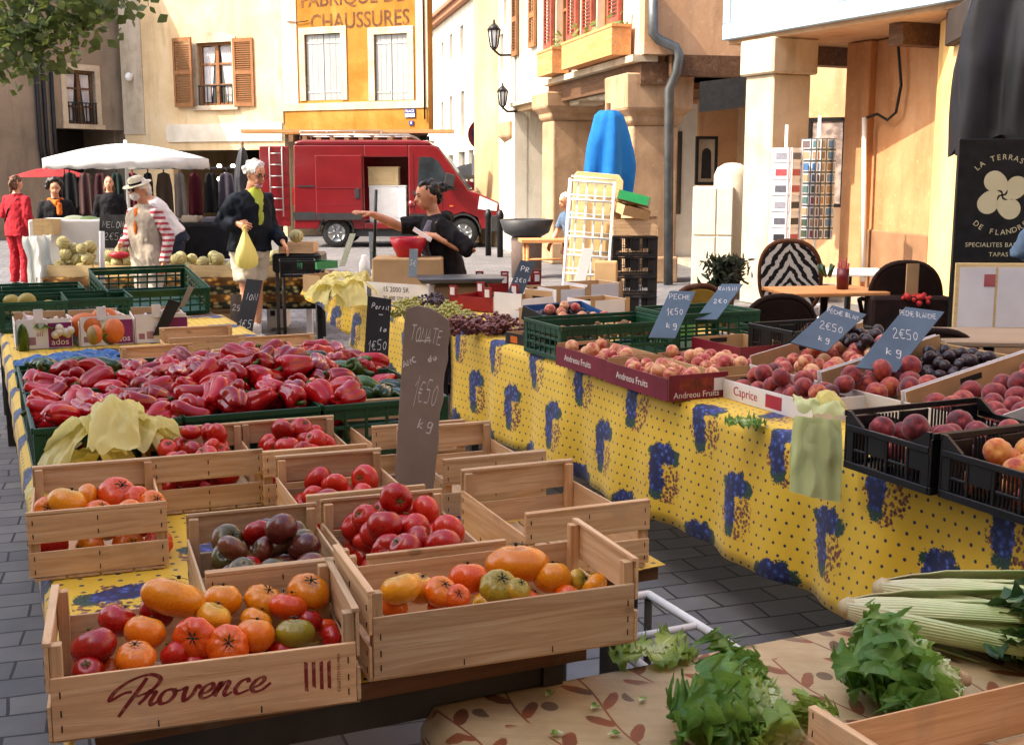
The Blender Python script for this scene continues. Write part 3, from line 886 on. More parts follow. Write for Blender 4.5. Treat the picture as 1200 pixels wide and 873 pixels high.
def framed(px0, py0, px1, py1, Y, label, m, rz=R(-20)):
    a, b = at(px0, py0, Y=Y), at(px1, py1, Y=Y)
    wd, ht = abs(b.x - a.x), abs(a.z - b.z)
    c = (a + b) / 2
    t = thing('framed_poster', label, 'poster', c, rz)
    mb = MB(); fw = .05
    mb.b2((-wd / 2, -.03, -ht / 2), (-wd / 2 + fw, .02, ht / 2)); mb.b2((wd / 2 - fw, -.03, -ht / 2), (wd / 2, .02, ht / 2))
    mb.b2((-wd / 2 + fw, -.03, ht / 2 - fw), (wd / 2 - fw, .02, ht / 2)); mb.b2((-wd / 2 + fw, -.03, -ht / 2), (wd / 2 - fw, .02, -ht / 2 + fw))
    mb.build('frame', M_BLACKM, t)
    mb = MB(); mb.b2((-wd / 2 + fw, -.012, -ht / 2 + fw), (wd / 2 - fw, .018, ht / 2 - fw)); mb.build('print', m, t)
    return t
t = framed(815, 160, 840, 217, 20.6, 'small framed picture with a dark arch shape on the far peach wall', mat('pale_print', 'b9ab98', '8f8373', .6, 0, 4), R(8))
mb = MB(); mb.prism([(.08 * math.cos(a * PI / 8), .12 + .09 * math.sin(a * PI / 8)) for a in range(9)] + [(-.09, -.3), (.09, -.3)], -.016, -.013); mb.build('motif', M_BLACKM, t)
framed(948, 138, 988, 243, 16.75, 'large framed poster of pale swirls on the orange wall behind the postcards', mat('swirl_print', '7a6a66', 'b5a49a', .6, 0, 9, lo=.4, hi=.6), R(-24))
# ------------------------------------------------------------------ stall materials
M_CRATE = [wood('crate_wood_across', 0, 'b8916a', 'd0ae88', 'dfc4a2'), wood('crate_wood_along', 1, 'b48d66', 'ccaa85', 'dabf9c'), wood('crate_wood_up', 2, 'b08a64', 'c4a27c', 'd4b894')]
M_STAPLE = mat('rusty_staple', '2e2622', '453a34', .5, .6)
M_REDINK = mat('red_ink', '7a1f1c', 'a8705c', .8, 0, 90, lo=.5, hi=.8)
M_CHALK = mat('chalk', 'd8d8d8', 'b9b9b9', .95, 0, 120)
M_LEG = mat('grey_trestle', '35322f', '46423d', .6, .2, 6)
M_CARD = mat('cardboard', 'a98860', 'b8966c', .85, 0, 7)
M_WCARD = mat('white_cardboard', 'cfcdd0', 'dedcde', .7, 0, 6)
M_DKRED = mat('dark_red_print', '6a1226', '7c1a30', .45, 0, 6)

def yellow_cloth(name='yellow_flower_cloth'):
    m = Mt(name, 0.62, 0, 0.3)
    uvn = m.nt.nodes.new('ShaderNodeUVMap')
    u, v, _ = m.sep(uvn.outputs[0])
    nz = m.noise(uvn.outputs[0], 30, 3); nz2 = m.noise(uvn.outputs[0], 70, 3)
    nz3 = m.noise(uvn.outputs[0], 160, 2); nz4 = m.noise(m.coords('UV', (1, 1, 1), rot=(0, 0, 1)), 150, 2)
    pet = m.voro(uvn.outputs[0], 42)
    # small navy dots on a staggered lattice
    a = u / 0.046; row = (v / 0.040).floor()
    fx = (a + row * 0.5).fract() - 0.5; fy = (v / 0.040).fract() - 0.5
    dot = ((fx * fx) * 1.3 + fy * fy).sqrt() + (nz - 0.5) * 0.06
    dot = dot.step(0.17, 0.11)
    # bouquets
    CU, CV = 0.50, 0.25
    rw = (v / CV).floor()
    bx = ((u / CU + rw * 0.5).fract() - 0.5) * CU + (nz - 0.5) * 0.05 + (nz3 - 0.5) * 0.03
    by = ((v / CV).fract() - 0.5) * CV + (nz2 - 0.5) * 0.04 + (nz4 - 0.5) * 0.03
    def blob(x, y, r, sx=1.0):
        dx = (bx - x * 1.3) * sx; dy = by - y * 1.15
        return (dx * dx + dy * dy).sqrt() - r * 1.62
    blue = blob(-.012, .062, .026).min(blob(.022, .058, .03)).min(blob(.036, .025, .026)).min(blob(.03, -.01, .027)).min(blob(.022, -.042, .024))
    green = blob(-.047, .057, .02).min(blob(.02, -.075, .022)).min(blob(.06, .06, .014)).min(blob(-.02, .09, .013))
    dots = m.voro(uvn.outputs[0], 75)
    berry = blob(-.042, -.03, .04, 1.5).min(blob(-.015, -.07, .03)).min(blob(.052, -.035, .018))
    base = m.ramp(m.noise(uvn.outputs[0], 3, 3), [(0.3, lin('d2a828')), (0.7, lin('e2bc38'))])
    c = m.mix(dot, base, lin('1c2448'))
    clear = blue.min(green).min(berry).step(.012, .006)
    c = m.mix(clear, c, base)
    bmask = berry.step(.004, -.002) * dots.step(.62, .45)
    c = m.mix(bmask, c, m.ramp(nz2, [(0.35, lin('4a2418')), (0.6, lin('83503a'))]))
    c = m.mix(green.step(.003, -.002), c, m.ramp(nz3, [(.35, lin('10241f')), (.65, lin('2f5444'))]))
    c = m.mix(blue.step(.003, -.002), c, m.ramp(pet * 1.1 + (nz3 - .5) * .6, [(0.12, lin('5a6cae')), (0.32, lin('2c3f88')), (0.6, lin('161f4c'))]))
    m.color(c)
    m.bump(m.noise(uvn.outputs[0], 7, 4), .25, .02)
    m.bs.inputs['Sheen Weight'].default_value = .15
    return m.m
M_YCLOTH = yellow_cloth()

def beige_cloth():
    m = Mt('beige_leaf_cloth', 0.6, 0, 0.35)
    uvn = m.nt.nodes.new('ShaderNodeUVMap')
    u, v, _ = m.sep(uvn.outputs[0])
    nz = m.noise(uvn.outputs[0], 12, 4); nzf = m.noise(uvn.outputs[0], 60, 4)
    # double pin stripes woven along the cloth
    s = ((u + v * 0.55) / 0.07).fract()
    st = ((s - 0.5).abs() - 0.06).abs().step(.02, .006) * 0.55
    # leaf sprays in rows
    RV = 0.135
    row = (v / RV).floor()
    cy = (v / RV).fract() - 0.5
    y = cy * RV + (u * 14.0 + row * 2.0).sin() * 0.014
    LU = 0.066
    k = (u / LU + row * 0.37).floor()
    x = ((u / LU + row * 0.37).fract() - 0.5) * LU
    sgn = (k.mod(2.0)) * 2.0 - 1.0
    yy = y * sgn
    rx = x * 0.80 + (yy - 0.022) * 0.60; ry = (yy - 0.022) * 0.80 - x * 0.60
    leaf = ((rx / 0.036) * (rx / 0.036) + (ry / 0.0125) * (ry / 0.0125)).sqrt() + (nzf - .5) * .5
    leafm = leaf.step(1.05, .9)
    stem = (y.abs() + (nzf - .5) * .002).step(.003, .0015)
    keep = ((u / 0.42 + row * 0.43).fract()).step(.995, .96) * ((u / 0.42 + row * 0.43).fract()).step(.10, .14)
    oy = y - 0.062
    ol = ((x * 0.8) * (x * 0.8) + oy * oy).sqrt().step(.0165, .0145) * (k.mod(3.0)).gt(1.5)
    base = m.ramp(nz, [(0.3, lin('a28a64')), (0.7, lin('b59e78'))])
    c = m.mix(st, base, lin('8a7450'))
    col = m.ramp(m.noise(uvn.outputs[0], 5, 2), [(0.35, lin('5e4030')), (0.5, lin('84492c')), (0.62, lin('77604a'))])
    c = m.mix((leafm.max(stem)) * keep, c, col)
    c = m.mix(ol * 0.8, c, lin('4a3128'))
    m.color(c)
    m.bump(m.noise(uvn.outputs[0], 9, 4), .3, .02)
    return m.m

def band_cloth():
    m = Mt('brown_band_cloth', 0.8, 0, 0.2)
    v = m.coords('Object')
    x, y, z = m.sep(v)
    n = m.noise(v, 26, 4)
    vo = m.voro(m.coords('Object', (14, 14, 22)), 1.0)
    b = (z / 0.17).fract()
    c = m.mix(b.step(.45, .5), m.ramp(vo, [(0.25, lin('b08038')), (0.5, lin('5a3c1c'))]), m.ramp(vo, [(0.2, lin('9a8a5c')), (0.5, lin('22241a'))]))
    m.color(c)
    return m.m

# ------------------------------------------------------------------ tables and cloths
def trestle(name, label, u0, u1, v0, v1, z, legs=3):
    t = thing(name, label, 'table', W((u0 + u1) / 2, (v0 + v1) / 2), AX)
    a, b = (u1 - u0) / 2, (v1 - v0) / 2
    mb = MB(); mb.b2((-a, -b, z - .03), (a, b, z)); mb.build('table_top', M_OLDWOOD, t)
    mb = MB()
    for s in (-1, 1): mb.b2((s * (a - .06) - .02, -b + .02, z - .1), (s * (a - .06) + .02, b - .02, z - .031))
    for s in (-1, 1): mb.b2((-a + .081, s * (b - .05) - .02, z - .1), (a - .081, s * (b - .05) + .02, z - .031))
    mb.build('frame', M_LEG, t)
    for s in (-1, 1):
        for i in range(legs):
            y = -b + .1 + (2 * b - .2) * i / (legs - 1)
            lg = MB(); lg.b2((s * (a - .06) - .022, y - .022, 0), (s * (a - .06) + .022, y + .022, z - .101)); lg.build('leg', M_LEG, t)
    return t

def cloth(name, label, u0, u1, v0, v1, z, drop, mt, seed=0, left=True, right=False, near=0.0, dropf=None, cat='tablecloth', amp=.02, nv=120, u1f=None):
    """cloth lying on a table, hanging over its long front side (the low-u side) and, if near, over its near end"""
    mb = MB()
    dmax = drop
    L = v1 - v0
    def path(s, v):          # s runs from the back edge over the top and down the front
        U1 = u1f(v) if u1f else u1
        wtop = U1 - u0
        d = dropf(v) if dropf else dmax
        f = s / 1.0
        tot = wtop + d
        q = f * tot
        n1 = mnoise.noise(Vector((v * 3.1, seed, q)))
        if q <= wtop - .02:
            return Vector((U1 - q, v, z + .004 + .0025 * n1)), q
        e = q - (wtop - .02)
        r = .02
        if e < .0314:
            th = e / r
            return Vector((u0 + .02 - r * math.sin(th), v, z + .004 - r + r * math.cos(th))), q
        h = e - .0314
        k = h / max(.05, d)
        wv = (math.sin(v * 9 + seed + 1.3 * math.sin(v * 2.3)) * .6 + math.sin(v * 23 + seed * 2) * .25 + n1) * amp * k ** 0.8
        return Vector((u0 - min(.03, amp) * k - wv - .003, v, z - .016 - h * (1 - .03 * n1))), q
    ns = 40
    ss = [i / ns for i in range(ns + 1)]
    b = 0
    vv, uvs = [], []
    nvv = nv
    for j in range(nvv + 1):
        v = v0 + L * j / nvv
        for s in ss:
            p, q = path(s, v)
            vv.append(W(p.x, p.y, p.z)); uvs.append((v, -q))
    ff = []
    for j in range(nvv):
        for i in range(ns):
            a = j * (ns + 1) + i
            ff.append((a, a + ns + 1, a + ns + 2, a + 1))
    mb.add(vv, ff, 0, True)
    for i, q in enumerate(uvs): mb.uv[i] = q
    if near:
        base = len(mb.v)
        k0 = 14
        vv = []
        for j in range(k0 + 1):
            h = near * j / k0
            for i in range(41):
                u = u1 - (u1 - u0) * i / 40
                wv = math.sin(u * 17 + seed) * amp * (h / near)
                vv.append(W(u, v0 - .015 * min(1, h * 20) - wv - .03 * h, z + .004 - h)); mb.uv[base + len(vv) - 1] = (v0 - h, -(u1 - u))
        mb.add(vv, [(j * 41 + i, j * 41 + i + 1, (j + 1) * 41 + i + 1, (j + 1) * 41 + i) for j in range(k0) for i in range(40)], 0, True)
    return solo(mb, name, mt, label, cat, solid=.002)

ZT = .755
trestle('market_table', 'long trestle table under the tomato and pepper crates', .115, 1.36, 2.24, 7.6, ZT, 4)
trestle('market_table', 'short end table under the two front tomato crates', .12, 1.0, 1.90, 2.22, ZT, 2)
cloth('tablecloth', 'yellow dotted cloth under the wooden tomato crates', .085, 1.375, 1.90, 7.6, ZT, .085, M_YCLOTH, 3, amp=.004, u1f=lambda v: .95 if v < 2.2 else 1.375)
trestle('market_table', 'trestle table hidden under the yellow cloth with peach trays', 2.5, 3.75, 1.2, 6.4, ZT, 4)
cloth('tablecloth', 'yellow cloth with navy dots and blue bouquets hanging below the peach trays', 2.47, 3.8, 1.15, 6.42, ZT, .5, M_YCLOTH, 1, amp=.042, nv=190)
trestle('market_table', 'trestle table under the far yellow cloth with white boxes', 2.42, 3.3, 6.48, 9.5, ZT - .01, 3)
cloth('tablecloth', 'far yellow cloth with its sunlit corner swept up toward the table end', 2.4, 3.35, 6.43, 9.55, ZT - .01, .5, M_YCLOTH, 5,
      dropf=lambda v: .5 if v < 7.0 else max(.06, .5 - .19 * (v - 7.0)), amp=.05)
trestle('market_table', 'low table under the beige leaf patterned cloth', .72, 2.36, .95, 1.9, .672, 2)
cloth('tablecloth', 'beige cloth printed with brown leaf sprays under the lettuces', .68, 2.40, .90, 1.93, .672, .4, beige_cloth(), 2, amp=.03)

# metal frame of a folding trolley between the two stalls
t = thing('folding_trolley', 'white tubular trolley frame lying low between the two stalls', 'trolley', W(1.55, 2.4, 0), AX)
mb = MB(); q = [(-.2, -.14, .50), (.06, -.14, .50), (.06, .3, .50), (-.2, .3, .50), (-.2, -.14, .50)]
for a, b in zip(q, q[1:]): mb.tube([a, b], .012, 8)
mb.tube([(-.2, .05, .50), (.06, .05, .50)], .01, 8); mb.build('top_frame', M_WHITEP, t)
for x in (-.2, .06):
    for y in (-.14, .3):
        mb = MB(); mb.tube([(x, y, .488), (x * 1.0, y, .0)], .011, 8); mb.build('leg', M_LEG, t)

# ------------------------------------------------------------------ wooden crates
def wonky(mb, k=.0016):
    for i in range(0, len(mb.v), 8):
        if mb.m[min(len(mb.m) - 1, i // 8 * 6)] == 1: continue
        for j in range(4):
            d = Vector((rnd.uniform(-k, k) * .4, rnd.uniform(-k, k) * .4, rnd.uniform(-k, k)))
            for q in (i + j, i + j + 4):
                if q < len(mb.v): mb.v[q] = mb.v[q] + d
def make_crate(label, Wd=.285, L=.41, loc=(0, 0, 0), rz=0, He=.15, Hs=.1, group='wooden tomato crates', writing=None):
    t = thing('wooden_crate', label, 'crate', loc, rz, group)
    th = .006; a, b = Wd / 2, L / 2
    for s in (-1, 1):
        mb = MB()
        y0, y1 = (s * b, s * (b - th))
        mb.b2((-a, y0, .008), (a, y1, .064)); mb.b2((-a, y0, .084), (a, y1, He - .004))
        mb.b2((-a, s * (b + .001), He - .004), (a, s * (b - .012), He + .003))
        for x in (-a + .012, 0, a - .012):
            for z in (.02, .05, .1, .13): mb.box((x, s * (b + .0008), z), (.0022, .0016, .011), 1)
        wonky(mb); e = mb.build('end_panel', [M_CRATE[0], M_STAPLE], t, bevel=.0012)
        mb = MB()
        mb.b2((s * a, -b + th + .001, .006), (s * (a - .005), b - th - .001, Hs))
        for y in (-b + .02, -b * .33, b * .33, b - .02):
            for z in (.025, .05, .08) if abs(y) > b * .5 else (.014,): mb.box((s * (a + .0008), y, z), (.0016, .0022, .012), 1)
        wonky(mb); e = mb.build('side_panel', [M_CRATE[1], M_STAPLE], t, bevel=.0012)
        if writing and s > 0: writing(e, a)
        for s2 in (-1, 1):
            mb = MB(); x0, yy = s * (a - .0055), s2 * (b - th - .001)
            mb.b2((x0, yy, .007), (x0 - s * .019, yy - s2 * .019, He - .005)); mb.build('corner_post', M_CRATE[2], t, bevel=.001)
    mb = MB()
    for i in range(4):
        x = -a + .006 + (Wd - .012) * (i + .5) / 4
        mb.b2((x - .032, -b, 0), (x + .032, b, .005))
    mb.build('base', M_CRATE[1], t)
    return t

PROV = [(1.0, [(.35, 1.1), (-.1, 1.05), (-.75, .65), (-.55, 1.35), (.2, 1.95), (1.1, 2.15), (1.75, 1.75), (1.5, 1.1), (.9, .78), (.45, .8)]), (1.0, [(.95, 1.95), (.7, 1.2), (.35, .3), (.05, -.55)]),
        (2.05, [(-.15, .15), (.12, .55), (.3, 1.05), (.32, .85), (.62, .88), (.5, .3), (.62, .0), (.9, .2)]),
        (2.95, [(.6, .95), (.2, .85), (.02, .4), (.2, .02), (.6, .1), (.82, .55), (.7, .92), (.75, .75), (1.15, .82)]),
        (4.05, [(0, .8), (.22, .92), (.22, .4), (.36, 0), (.7, .35), (.85, .95), (1.1, .75)]),
        (5.1, [(.0, .35), (.4, .4), (.68, .72), (.52, .98), (.2, .8), (.06, .35), (.32, .0), (.85, .2)]),
        (5.95, [(-.1, .2), (.18, .98), (.08, 0)]), (5.95, [(.1, .35), (.42, .95), (.66, .85), (.58, .25), (.72, .0), (1.02, .2)]),
        (7.0, [(.75, .72), (.6, .97), (.25, .85), (.06, .35), (.32, 0), (.9, .2)]),
        (7.9, [(.0, .3), (.4, .4), (.68, .72), (.52, .98), (.2, .8), (.06, .35), (.32, .0), (.75, .08), (1.15, .5)])]
def provence(e, a):
    # text frame: reads from +X side, runs along +Y
    M = Matrix.Translation((a + .0007, 0, 0)) @ Matrix(((0, 0, 1, 0), (1, 0, 0, 0), (0, 1, 0, 0), (0, 0, 0, 1)))
    mb = MB()
    k = .0255
    for x0, st in PROV:
        pts = [Vector((-.165 + (x0 + p[0] * .95 + p[1] * .30) * k * 1.12, .046 + p[1] * k * .92 + (x0 * k) * .0, 0)) for p in st]
        pts = crom([(p.x, p.y) for p in pts], 7)
        ribbon(mb, pts, .0068, M, lambda t, f: .55 + .75 * abs(t.y * .9 - t.x * .25) * (0.6 + .4 * math.sin(PI * min(1, f * 1.0 + .08))))
    mb.build('lettering', M_REDINK, e)
    mb = MB()
    for i in range(4):
        x = .150 + i * .0125
        mb.add([M @ Vector(p) for p in ((x, .036 + (.006 if i == 1 else 0), 0), (x + .006, .034 + (.004 if i == 1 else 0), 0), (x + .006, .084, 0), (x, .086 - .002 * i, 0))], [(0, 1, 2, 3)])
    mb.build('emblem', M_REDINK, e)
    text('CAGETTES DU MIDI', .0075, M_REDINK, e, M @ Matrix.Translation((.207, .06, 0)) @ Matrix.Rotation(PI / 2, 4, 'Z'), ext=.0001)

CR = {}
CR['c1'] = make_crate('light wooden crate in front printed with a red script word, full of mixed tomatoes', .28, .485, W(.305, 1.975, ZT + .008), R(18) - PI / 2, .163, .108, writing=provence)
CR['c2'] = make_crate('plain fronted wooden crate of big yellow tomatoes at the stall corner', .275, .50, W(.812, 1.955, ZT + .03), R(20.5) - PI / 2, .16, .115)
def crate(k, label, u, vback, L=.41, Wd=.285, z=ZT + .008, rel=-2):
    p = W(u, vback - L / 2, z)
    CR[k] = make_crate(label, Wd, L, p, AX + R(rel))
    CR[k]['dims'] = (Wd, L)
crate('c3', 'slatted wooden crate of orange tomatoes at the left table edge', .215, 3.12, .45, .29, rel=-4)
crate('c4', 'slatted wooden crate of red tomatoes just below the yellow bags', .52, 3.47, .38, rel=-3)
crate('c5', 'wooden crate of dark purple and green tomatoes', .492, 2.53, .41, .28, rel=-4)
crate('c6', 'wooden crate of ripe red tomatoes behind the yellow tomato crate', .79, 2.53, .43, .283, rel=-3)
crate('c7', 'half filled wooden crate of red tomatoes left of the tall slate', .79, 2.98, .41, .28, rel=-3)
crate('c8', 'wooden crate heaped with red tomatoes under the red peppers', .795, 3.46, .42, .28, rel=-3)
crate('c10', 'empty wooden crate behind the tall slate, next to the green peppers', 1.15, 3.65, .42, rel=-2)
crate('c11', 'empty wooden crate just right of the tall slate', 1.195, 3.19, .42, rel=-2)
crate('c12', 'nearest empty wooden crate at the right edge of the tomato stall', 1.19, 2.66, .42, .30, rel=-2)
sb = MB(); sb.b2((-.22, -.03, 0), (.22, .03, .026)); sb.b2((-.20, .09, 0), (.23, .12, .026))
solo(sb, 'wooden_batten', M_OLDWOOD, 'dark wooden batten propping the crate of yellow tomatoes', 'batten', W(.82, 1.95, ZT + .006), R(20))

# ------------------------------------------------------------------ fruit
def tomato_mat(name, stops, top=None, rough=.22):
    m = Mt(name, rough, 0, .5)
    v = m.coords('Object', shift=True)
    n = m.noise(v, 11, 4, .5, .4)
    rv = m.rand()
    f = n * .8 + (rv - .5) * .45 + .1
    c = m.ramp(f, [(p, lin(h)) for p, h in stops])
    if top:
        _, _, z = m.sep(m.coords('Object'))
        n2 = m.noise(m.coords('Object', (60, 60, 6), shift=True), 1.0, 3)
        c = m.mix((z * 1.1 + (n2 - .5) * .9 + (rv - .5) * .5).step(.35, 1.0) * .8, c, lin(top))
    m.color(c)
    m.roughx(m.noise(v, 30, 3) * .25 + (rough - .08))
    m.bs.inputs['Subsurface Weight'].default_value = .12
    m.bs.inputs['Subsurface Radius'].default_value = (.012, .004, .002)
    m.bs.inputs['Subsurface Scale'].default_value = .5
    m.bump(m.noise(v, 160, 2), .04, .002)
    return m.m
TM = {'red': tomato_mat('red_tomato_skin', [(.3, '8f0d0b'), (.5, 'b3180f'), (.75, 'c8301a')]),
      'orange': tomato_mat('orange_tomato_skin', [(.3, 'cc420a'), (.5, 'da5e0c'), (.75, 'e07c16')], 'c8801c'),
      'yellow': tomato_mat('yellow_tomato_skin', [(.3, 'd0760c'), (.5, 'dc8c14'), (.75, 'e2a02a')], 'b09a2c'),
      'green': tomato_mat('green_striped_tomato_skin', [(.3, '8a7a1c'), (.5, 'b08c24'), (.75, 'c89a30')], '5d7020'),
      'dark': tomato_mat('dark_tomato_skin', [(.28, '3a1612'), (.45, '5e241c'), (.6, '752e24'), (.78, '55502a')], '485026')}
M_CALYX = mat('dark_calyx', '1e1c10', '2f3018', .8)
M_GCALYX = mat('green_calyx', '2f4a18', '47601f', .7)

def tomato_mesh(key, lobes, depth, squash, seed, elong=1.0):
    r = random.Random(seed); nu, nv = 40, 20
    ph = [r.uniform(0, 6.28) for _ in range(4)]
    mb = MB(); vv, ff = [], []
    for j in range(nv + 1):
        t = PI * j / nv - PI / 2
        for i in range(nu):
            a = 2 * PI * i / nu
            pole = abs(math.sin(t)) ** 2.0
            lob = (1 - abs(math.cos(a * lobes / 2 + .5 * math.sin(2 * a + ph[0]))) ** .55)
            rad = 1 - depth * lob * (.35 + .65 * pole) + .05 * math.sin(a + ph[1]) + .035 * math.sin(2 * a + ph[2])
            dip = 1 - (.26 * math.exp(-((PI / 2 - t) / .34) ** 2)) - .10 * math.exp(-((t + PI / 2) / .35) ** 2)
            x = rad * math.cos(t) * math.cos(a) * elong; y = rad * math.cos(t) * math.sin(a)
            z = squash * math.sin(t) * dip * (1 - .12 * lob * depth * 3)
            vv.append((x, y, z))
    for j in range(nv):
        for i in range(nu):
            i2 = (i + 1) % nu
            ff.append((j * nu + i, j * nu + i2, (j + 1) * nu + i2, (j + 1) * nu + i))
    mb.add(vv, ff, 0, True)
    return mb.mesh('tomato', [TM[key]])
def calyx_mesh():
    mb = MB()
    for k in range(6):
        a = k * PI / 3 + rnd.uniform(-.2, .2); l = rnd.uniform(.30, .48)
        mb.add([(0, 0, .77), (.5 * l * math.cos(a - .25), .5 * l * math.sin(a - .25), .80), (l * math.cos(a), l * math.sin(a), .83 - .1 * l), (.5 * l * math.cos(a + .25), .5 * l * math.sin(a + .25), .80)], [(0, 1, 2, 3)])
    mb.tube([(0, 0, .72), (.02, .01, .84)], .07, 7)
    return mb
TOM = {}
for key, shapes in {'red': [(6, .05, .80, 1), (8, .13, .72, 2), (5, .03, .88, 3)], 'orange': [(7, .13, .72, 4), (9, .18, .68, 5), (5, .04, .85, 6)],
                    'yellow': [(7, .12, .74, 7), (10, .2, .66, 8), (5, .05, .84, 9)], 'green': [(8, .14, .72, 10), (10, .18, .7, 11)], 'dark': [(6, .06, .78, 12), (5, .04, .9, 13), (8, .12, .72, 14)]}.items():
    TOM[key] = [tomato_mesh(key, *s) for s in shapes]
TOM['yellow'].append(tomato_mesh('yellow', 6, .10, .74, 21, 1.3))
CAL = {k: calyx_mesh().mesh('calyx', [M_CALYX if k != 'red' else M_GCALYX]) for k in TOM}

def put_tomato(p, r, key, label, group, shape=None, axis=None, cal=True):
    me = TOM[key][shape if shape is not None else rnd.randrange(len(TOM[key]))]
    o = bpy.data.objects.new('tomato', me); C.objects.link(o)
    o.location = p; o.scale = (r, r, r)
    if axis is None: axis = Vector((rnd.uniform(-1, 1), rnd.uniform(-1, 1), rnd.uniform(.1, 1.1)))
    o.rotation_euler = (Vector(axis).normalized().to_track_quat('Z', 'Y') @ Matrix.Rotation(rnd.uniform(0, 6.28), 3, 'Z').to_quaternion()).to_euler()
    tag(o, label, 'tomato', group)
    if cal:
        c = bpy.data.objects.new('calyx', CAL[key]); C.objects.link(c); link_child(c, o)
    return o

def pack(hw, hl, z0, rads, seed, tries=40, heap=0.0):
    """drop balls one by one into a box (hw, hl half sizes), each to the lowest free spot"""
    r = random.Random(seed); out = []
    for rad in rads:
        best = None
        for _ in range(tries):
            x = r.uniform(-hw + rad, hw - rad); y = r.uniform(-hl + rad, hl - rad)
            z = z0 + rad
            for (a, b, c, q) in out:
                d2 = (x - a) ** 2 + (y - b) ** 2; s = (rad + q) * .95
                if d2 < s * s: z = max(z, c + math.sqrt(s * s - d2))
            sc = z + heap * (abs(x) / hw + abs(y) / hl)
            if best is None or sc < best[0]: best = (sc, x, y, z)
        out.append((best[1], best[2], best[3], rad))
    return out

def fill(k, n, r0, r1, keys, label, group, seed, z0=.01, heap=0.0, hw=None, hl=None, tries=40):
    t = CR[k]; Wd, L = t['dims']
    r = random.Random(seed)
    M = Matrix.Translation(t.location) @ t.rotation_euler.to_matrix().to_4x4()
    for (x, y, z, q) in pack(hw or Wd / 2 - .03, hl or L / 2 - .012, z0, [r.uniform(r0, r1) for _ in range(n)], seed, tries, heap):
        key = r.choice(keys)
        put_tomato(M @ Vector((x, y, z)), q * 1.03, key, label[key] if isinstance(label, dict) else label, group, cal=r.random() < .75)

def atv(px, py, v):
    c = Vector((0, 0, CAMZ)); r = at(px, py, Y=5) - c
    k = v / r.dot(D_)
    return c + r * k
def hand(lst, group, where):
    for px, py, rp, v, key, shape, ax in lst:
        p = atv(px, py, v)
        d = p.y / math.cos(PITCH)
        r = rp * p.y / FPX * 1.02
        names = {'red': 'red', 'orange': 'orange', 'yellow': 'yellow', 'green': 'green shouldered', 'dark': 'dark'}
        put_tomato(p, r, key, names[key] + ' ' + where, group, shape, ax, True)
cam_ax = Vector((0.1, -1, .35))
hand([(202, 700, 32, 2.03, 'yellow', 3, (.3, .4, 1)), (138, 727, 24, 2.02, 'red', 0, (.5, .3, 1)), (111, 757, 28, 1.94, 'red', 0, (-.4, .2, 1)), (171, 741, 25, 1.97, 'orange', 2, (.3, .5, 1)),
      (158, 770, 25, 1.89, 'orange', 0, (.1, -.2, 1)), (229, 747, 27, 1.93, 'orange', 1, cam_ax), (250, 722, 22, 2.0, 'yellow', 0, (.4, .2, 1)), (261, 703, 24, 2.06, 'yellow', 2, (0, .3, 1)),
      (268, 757, 27, 1.90, 'orange', 1, (.2, -.9, .6)), (299, 744, 25, 1.93, 'orange', 2, (.1, .4, 1)), (309, 704, 24, 2.06, 'yellow', 1, (.5, -.3, 1)), (338, 711, 23, 2.02, 'orange', 0, (.2, .3, 1)),
      (361, 694, 26, 2.05, 'yellow', 0, (.3, -.4, 1)), (345, 742, 25, 1.93, 'green', 0, (0, .2, 1)), (362, 727, 16, 2.0, 'red', 2, (.3, .2, 1)), (382, 735, 14, 2.0, 'orange', 0, None),
      (388, 748, 17, 1.95, 'red', 1, None), (300, 727, 20, 1.99, 'yellow', 0, None), (205, 766, 20, 1.93, 'red', 0, None), (104, 787, 20, 1.90, 'red', 2, None), (185, 716, 22, 2.05, 'red', 2, None),
      (330, 765, 20, 1.93, 'red', 2, None), (230, 783, 22, 1.92, 'red', 2, None), (300, 775, 22, 1.93, 'orange', 2, None), (130, 790, 20, 1.93, 'orange', 2, None)],
     'tomatoes in the front printed crate', 'tomato in the front crate with red script')
hand([(470, 690, 26, 1.90, 'yellow', 0, (-.3, .3, 1)), (491, 690, 22, 1.95, 'yellow', 2, (.3, 0, 1)), (516, 693, 21, 1.9, 'orange', 0, (.4, -.5, .8)), (535, 699, 17, 1.88, 'orange', 0, None),
      (548, 678, 24, 1.98, 'orange', 2, (0, .3, 1)), (585, 687, 24, 1.92, 'green', 1, (.2, -.6, .8)), (606, 691, 17, 1.9, 'green', 0, (.5, -.4, 1)), (605, 661, 31, 2.0, 'yellow', 3, (0, .1, 1)),
      (648, 677, 24, 1.96, 'yellow', 2, (0, .4, 1)), (677, 680, 15, 1.97, 'green', 0, None), (697, 686, 18, 1.94, 'yellow', 0, None), (520, 712, 20, 1.92, 'orange', 0, None), (620, 706, 20, 1.93, 'orange', 0, None),
      (665, 700, 18, 1.92, 'orange', 2, None), (570, 710, 18, 1.92, 'yellow', 2, None), (462, 712, 18, 1.92, 'orange', 2, None), (700, 706, 16, 1.94, 'orange', 0, None)],
     'tomatoes in the plain fronted crate', 'tomato in the plain fronted crate at the stall corner')
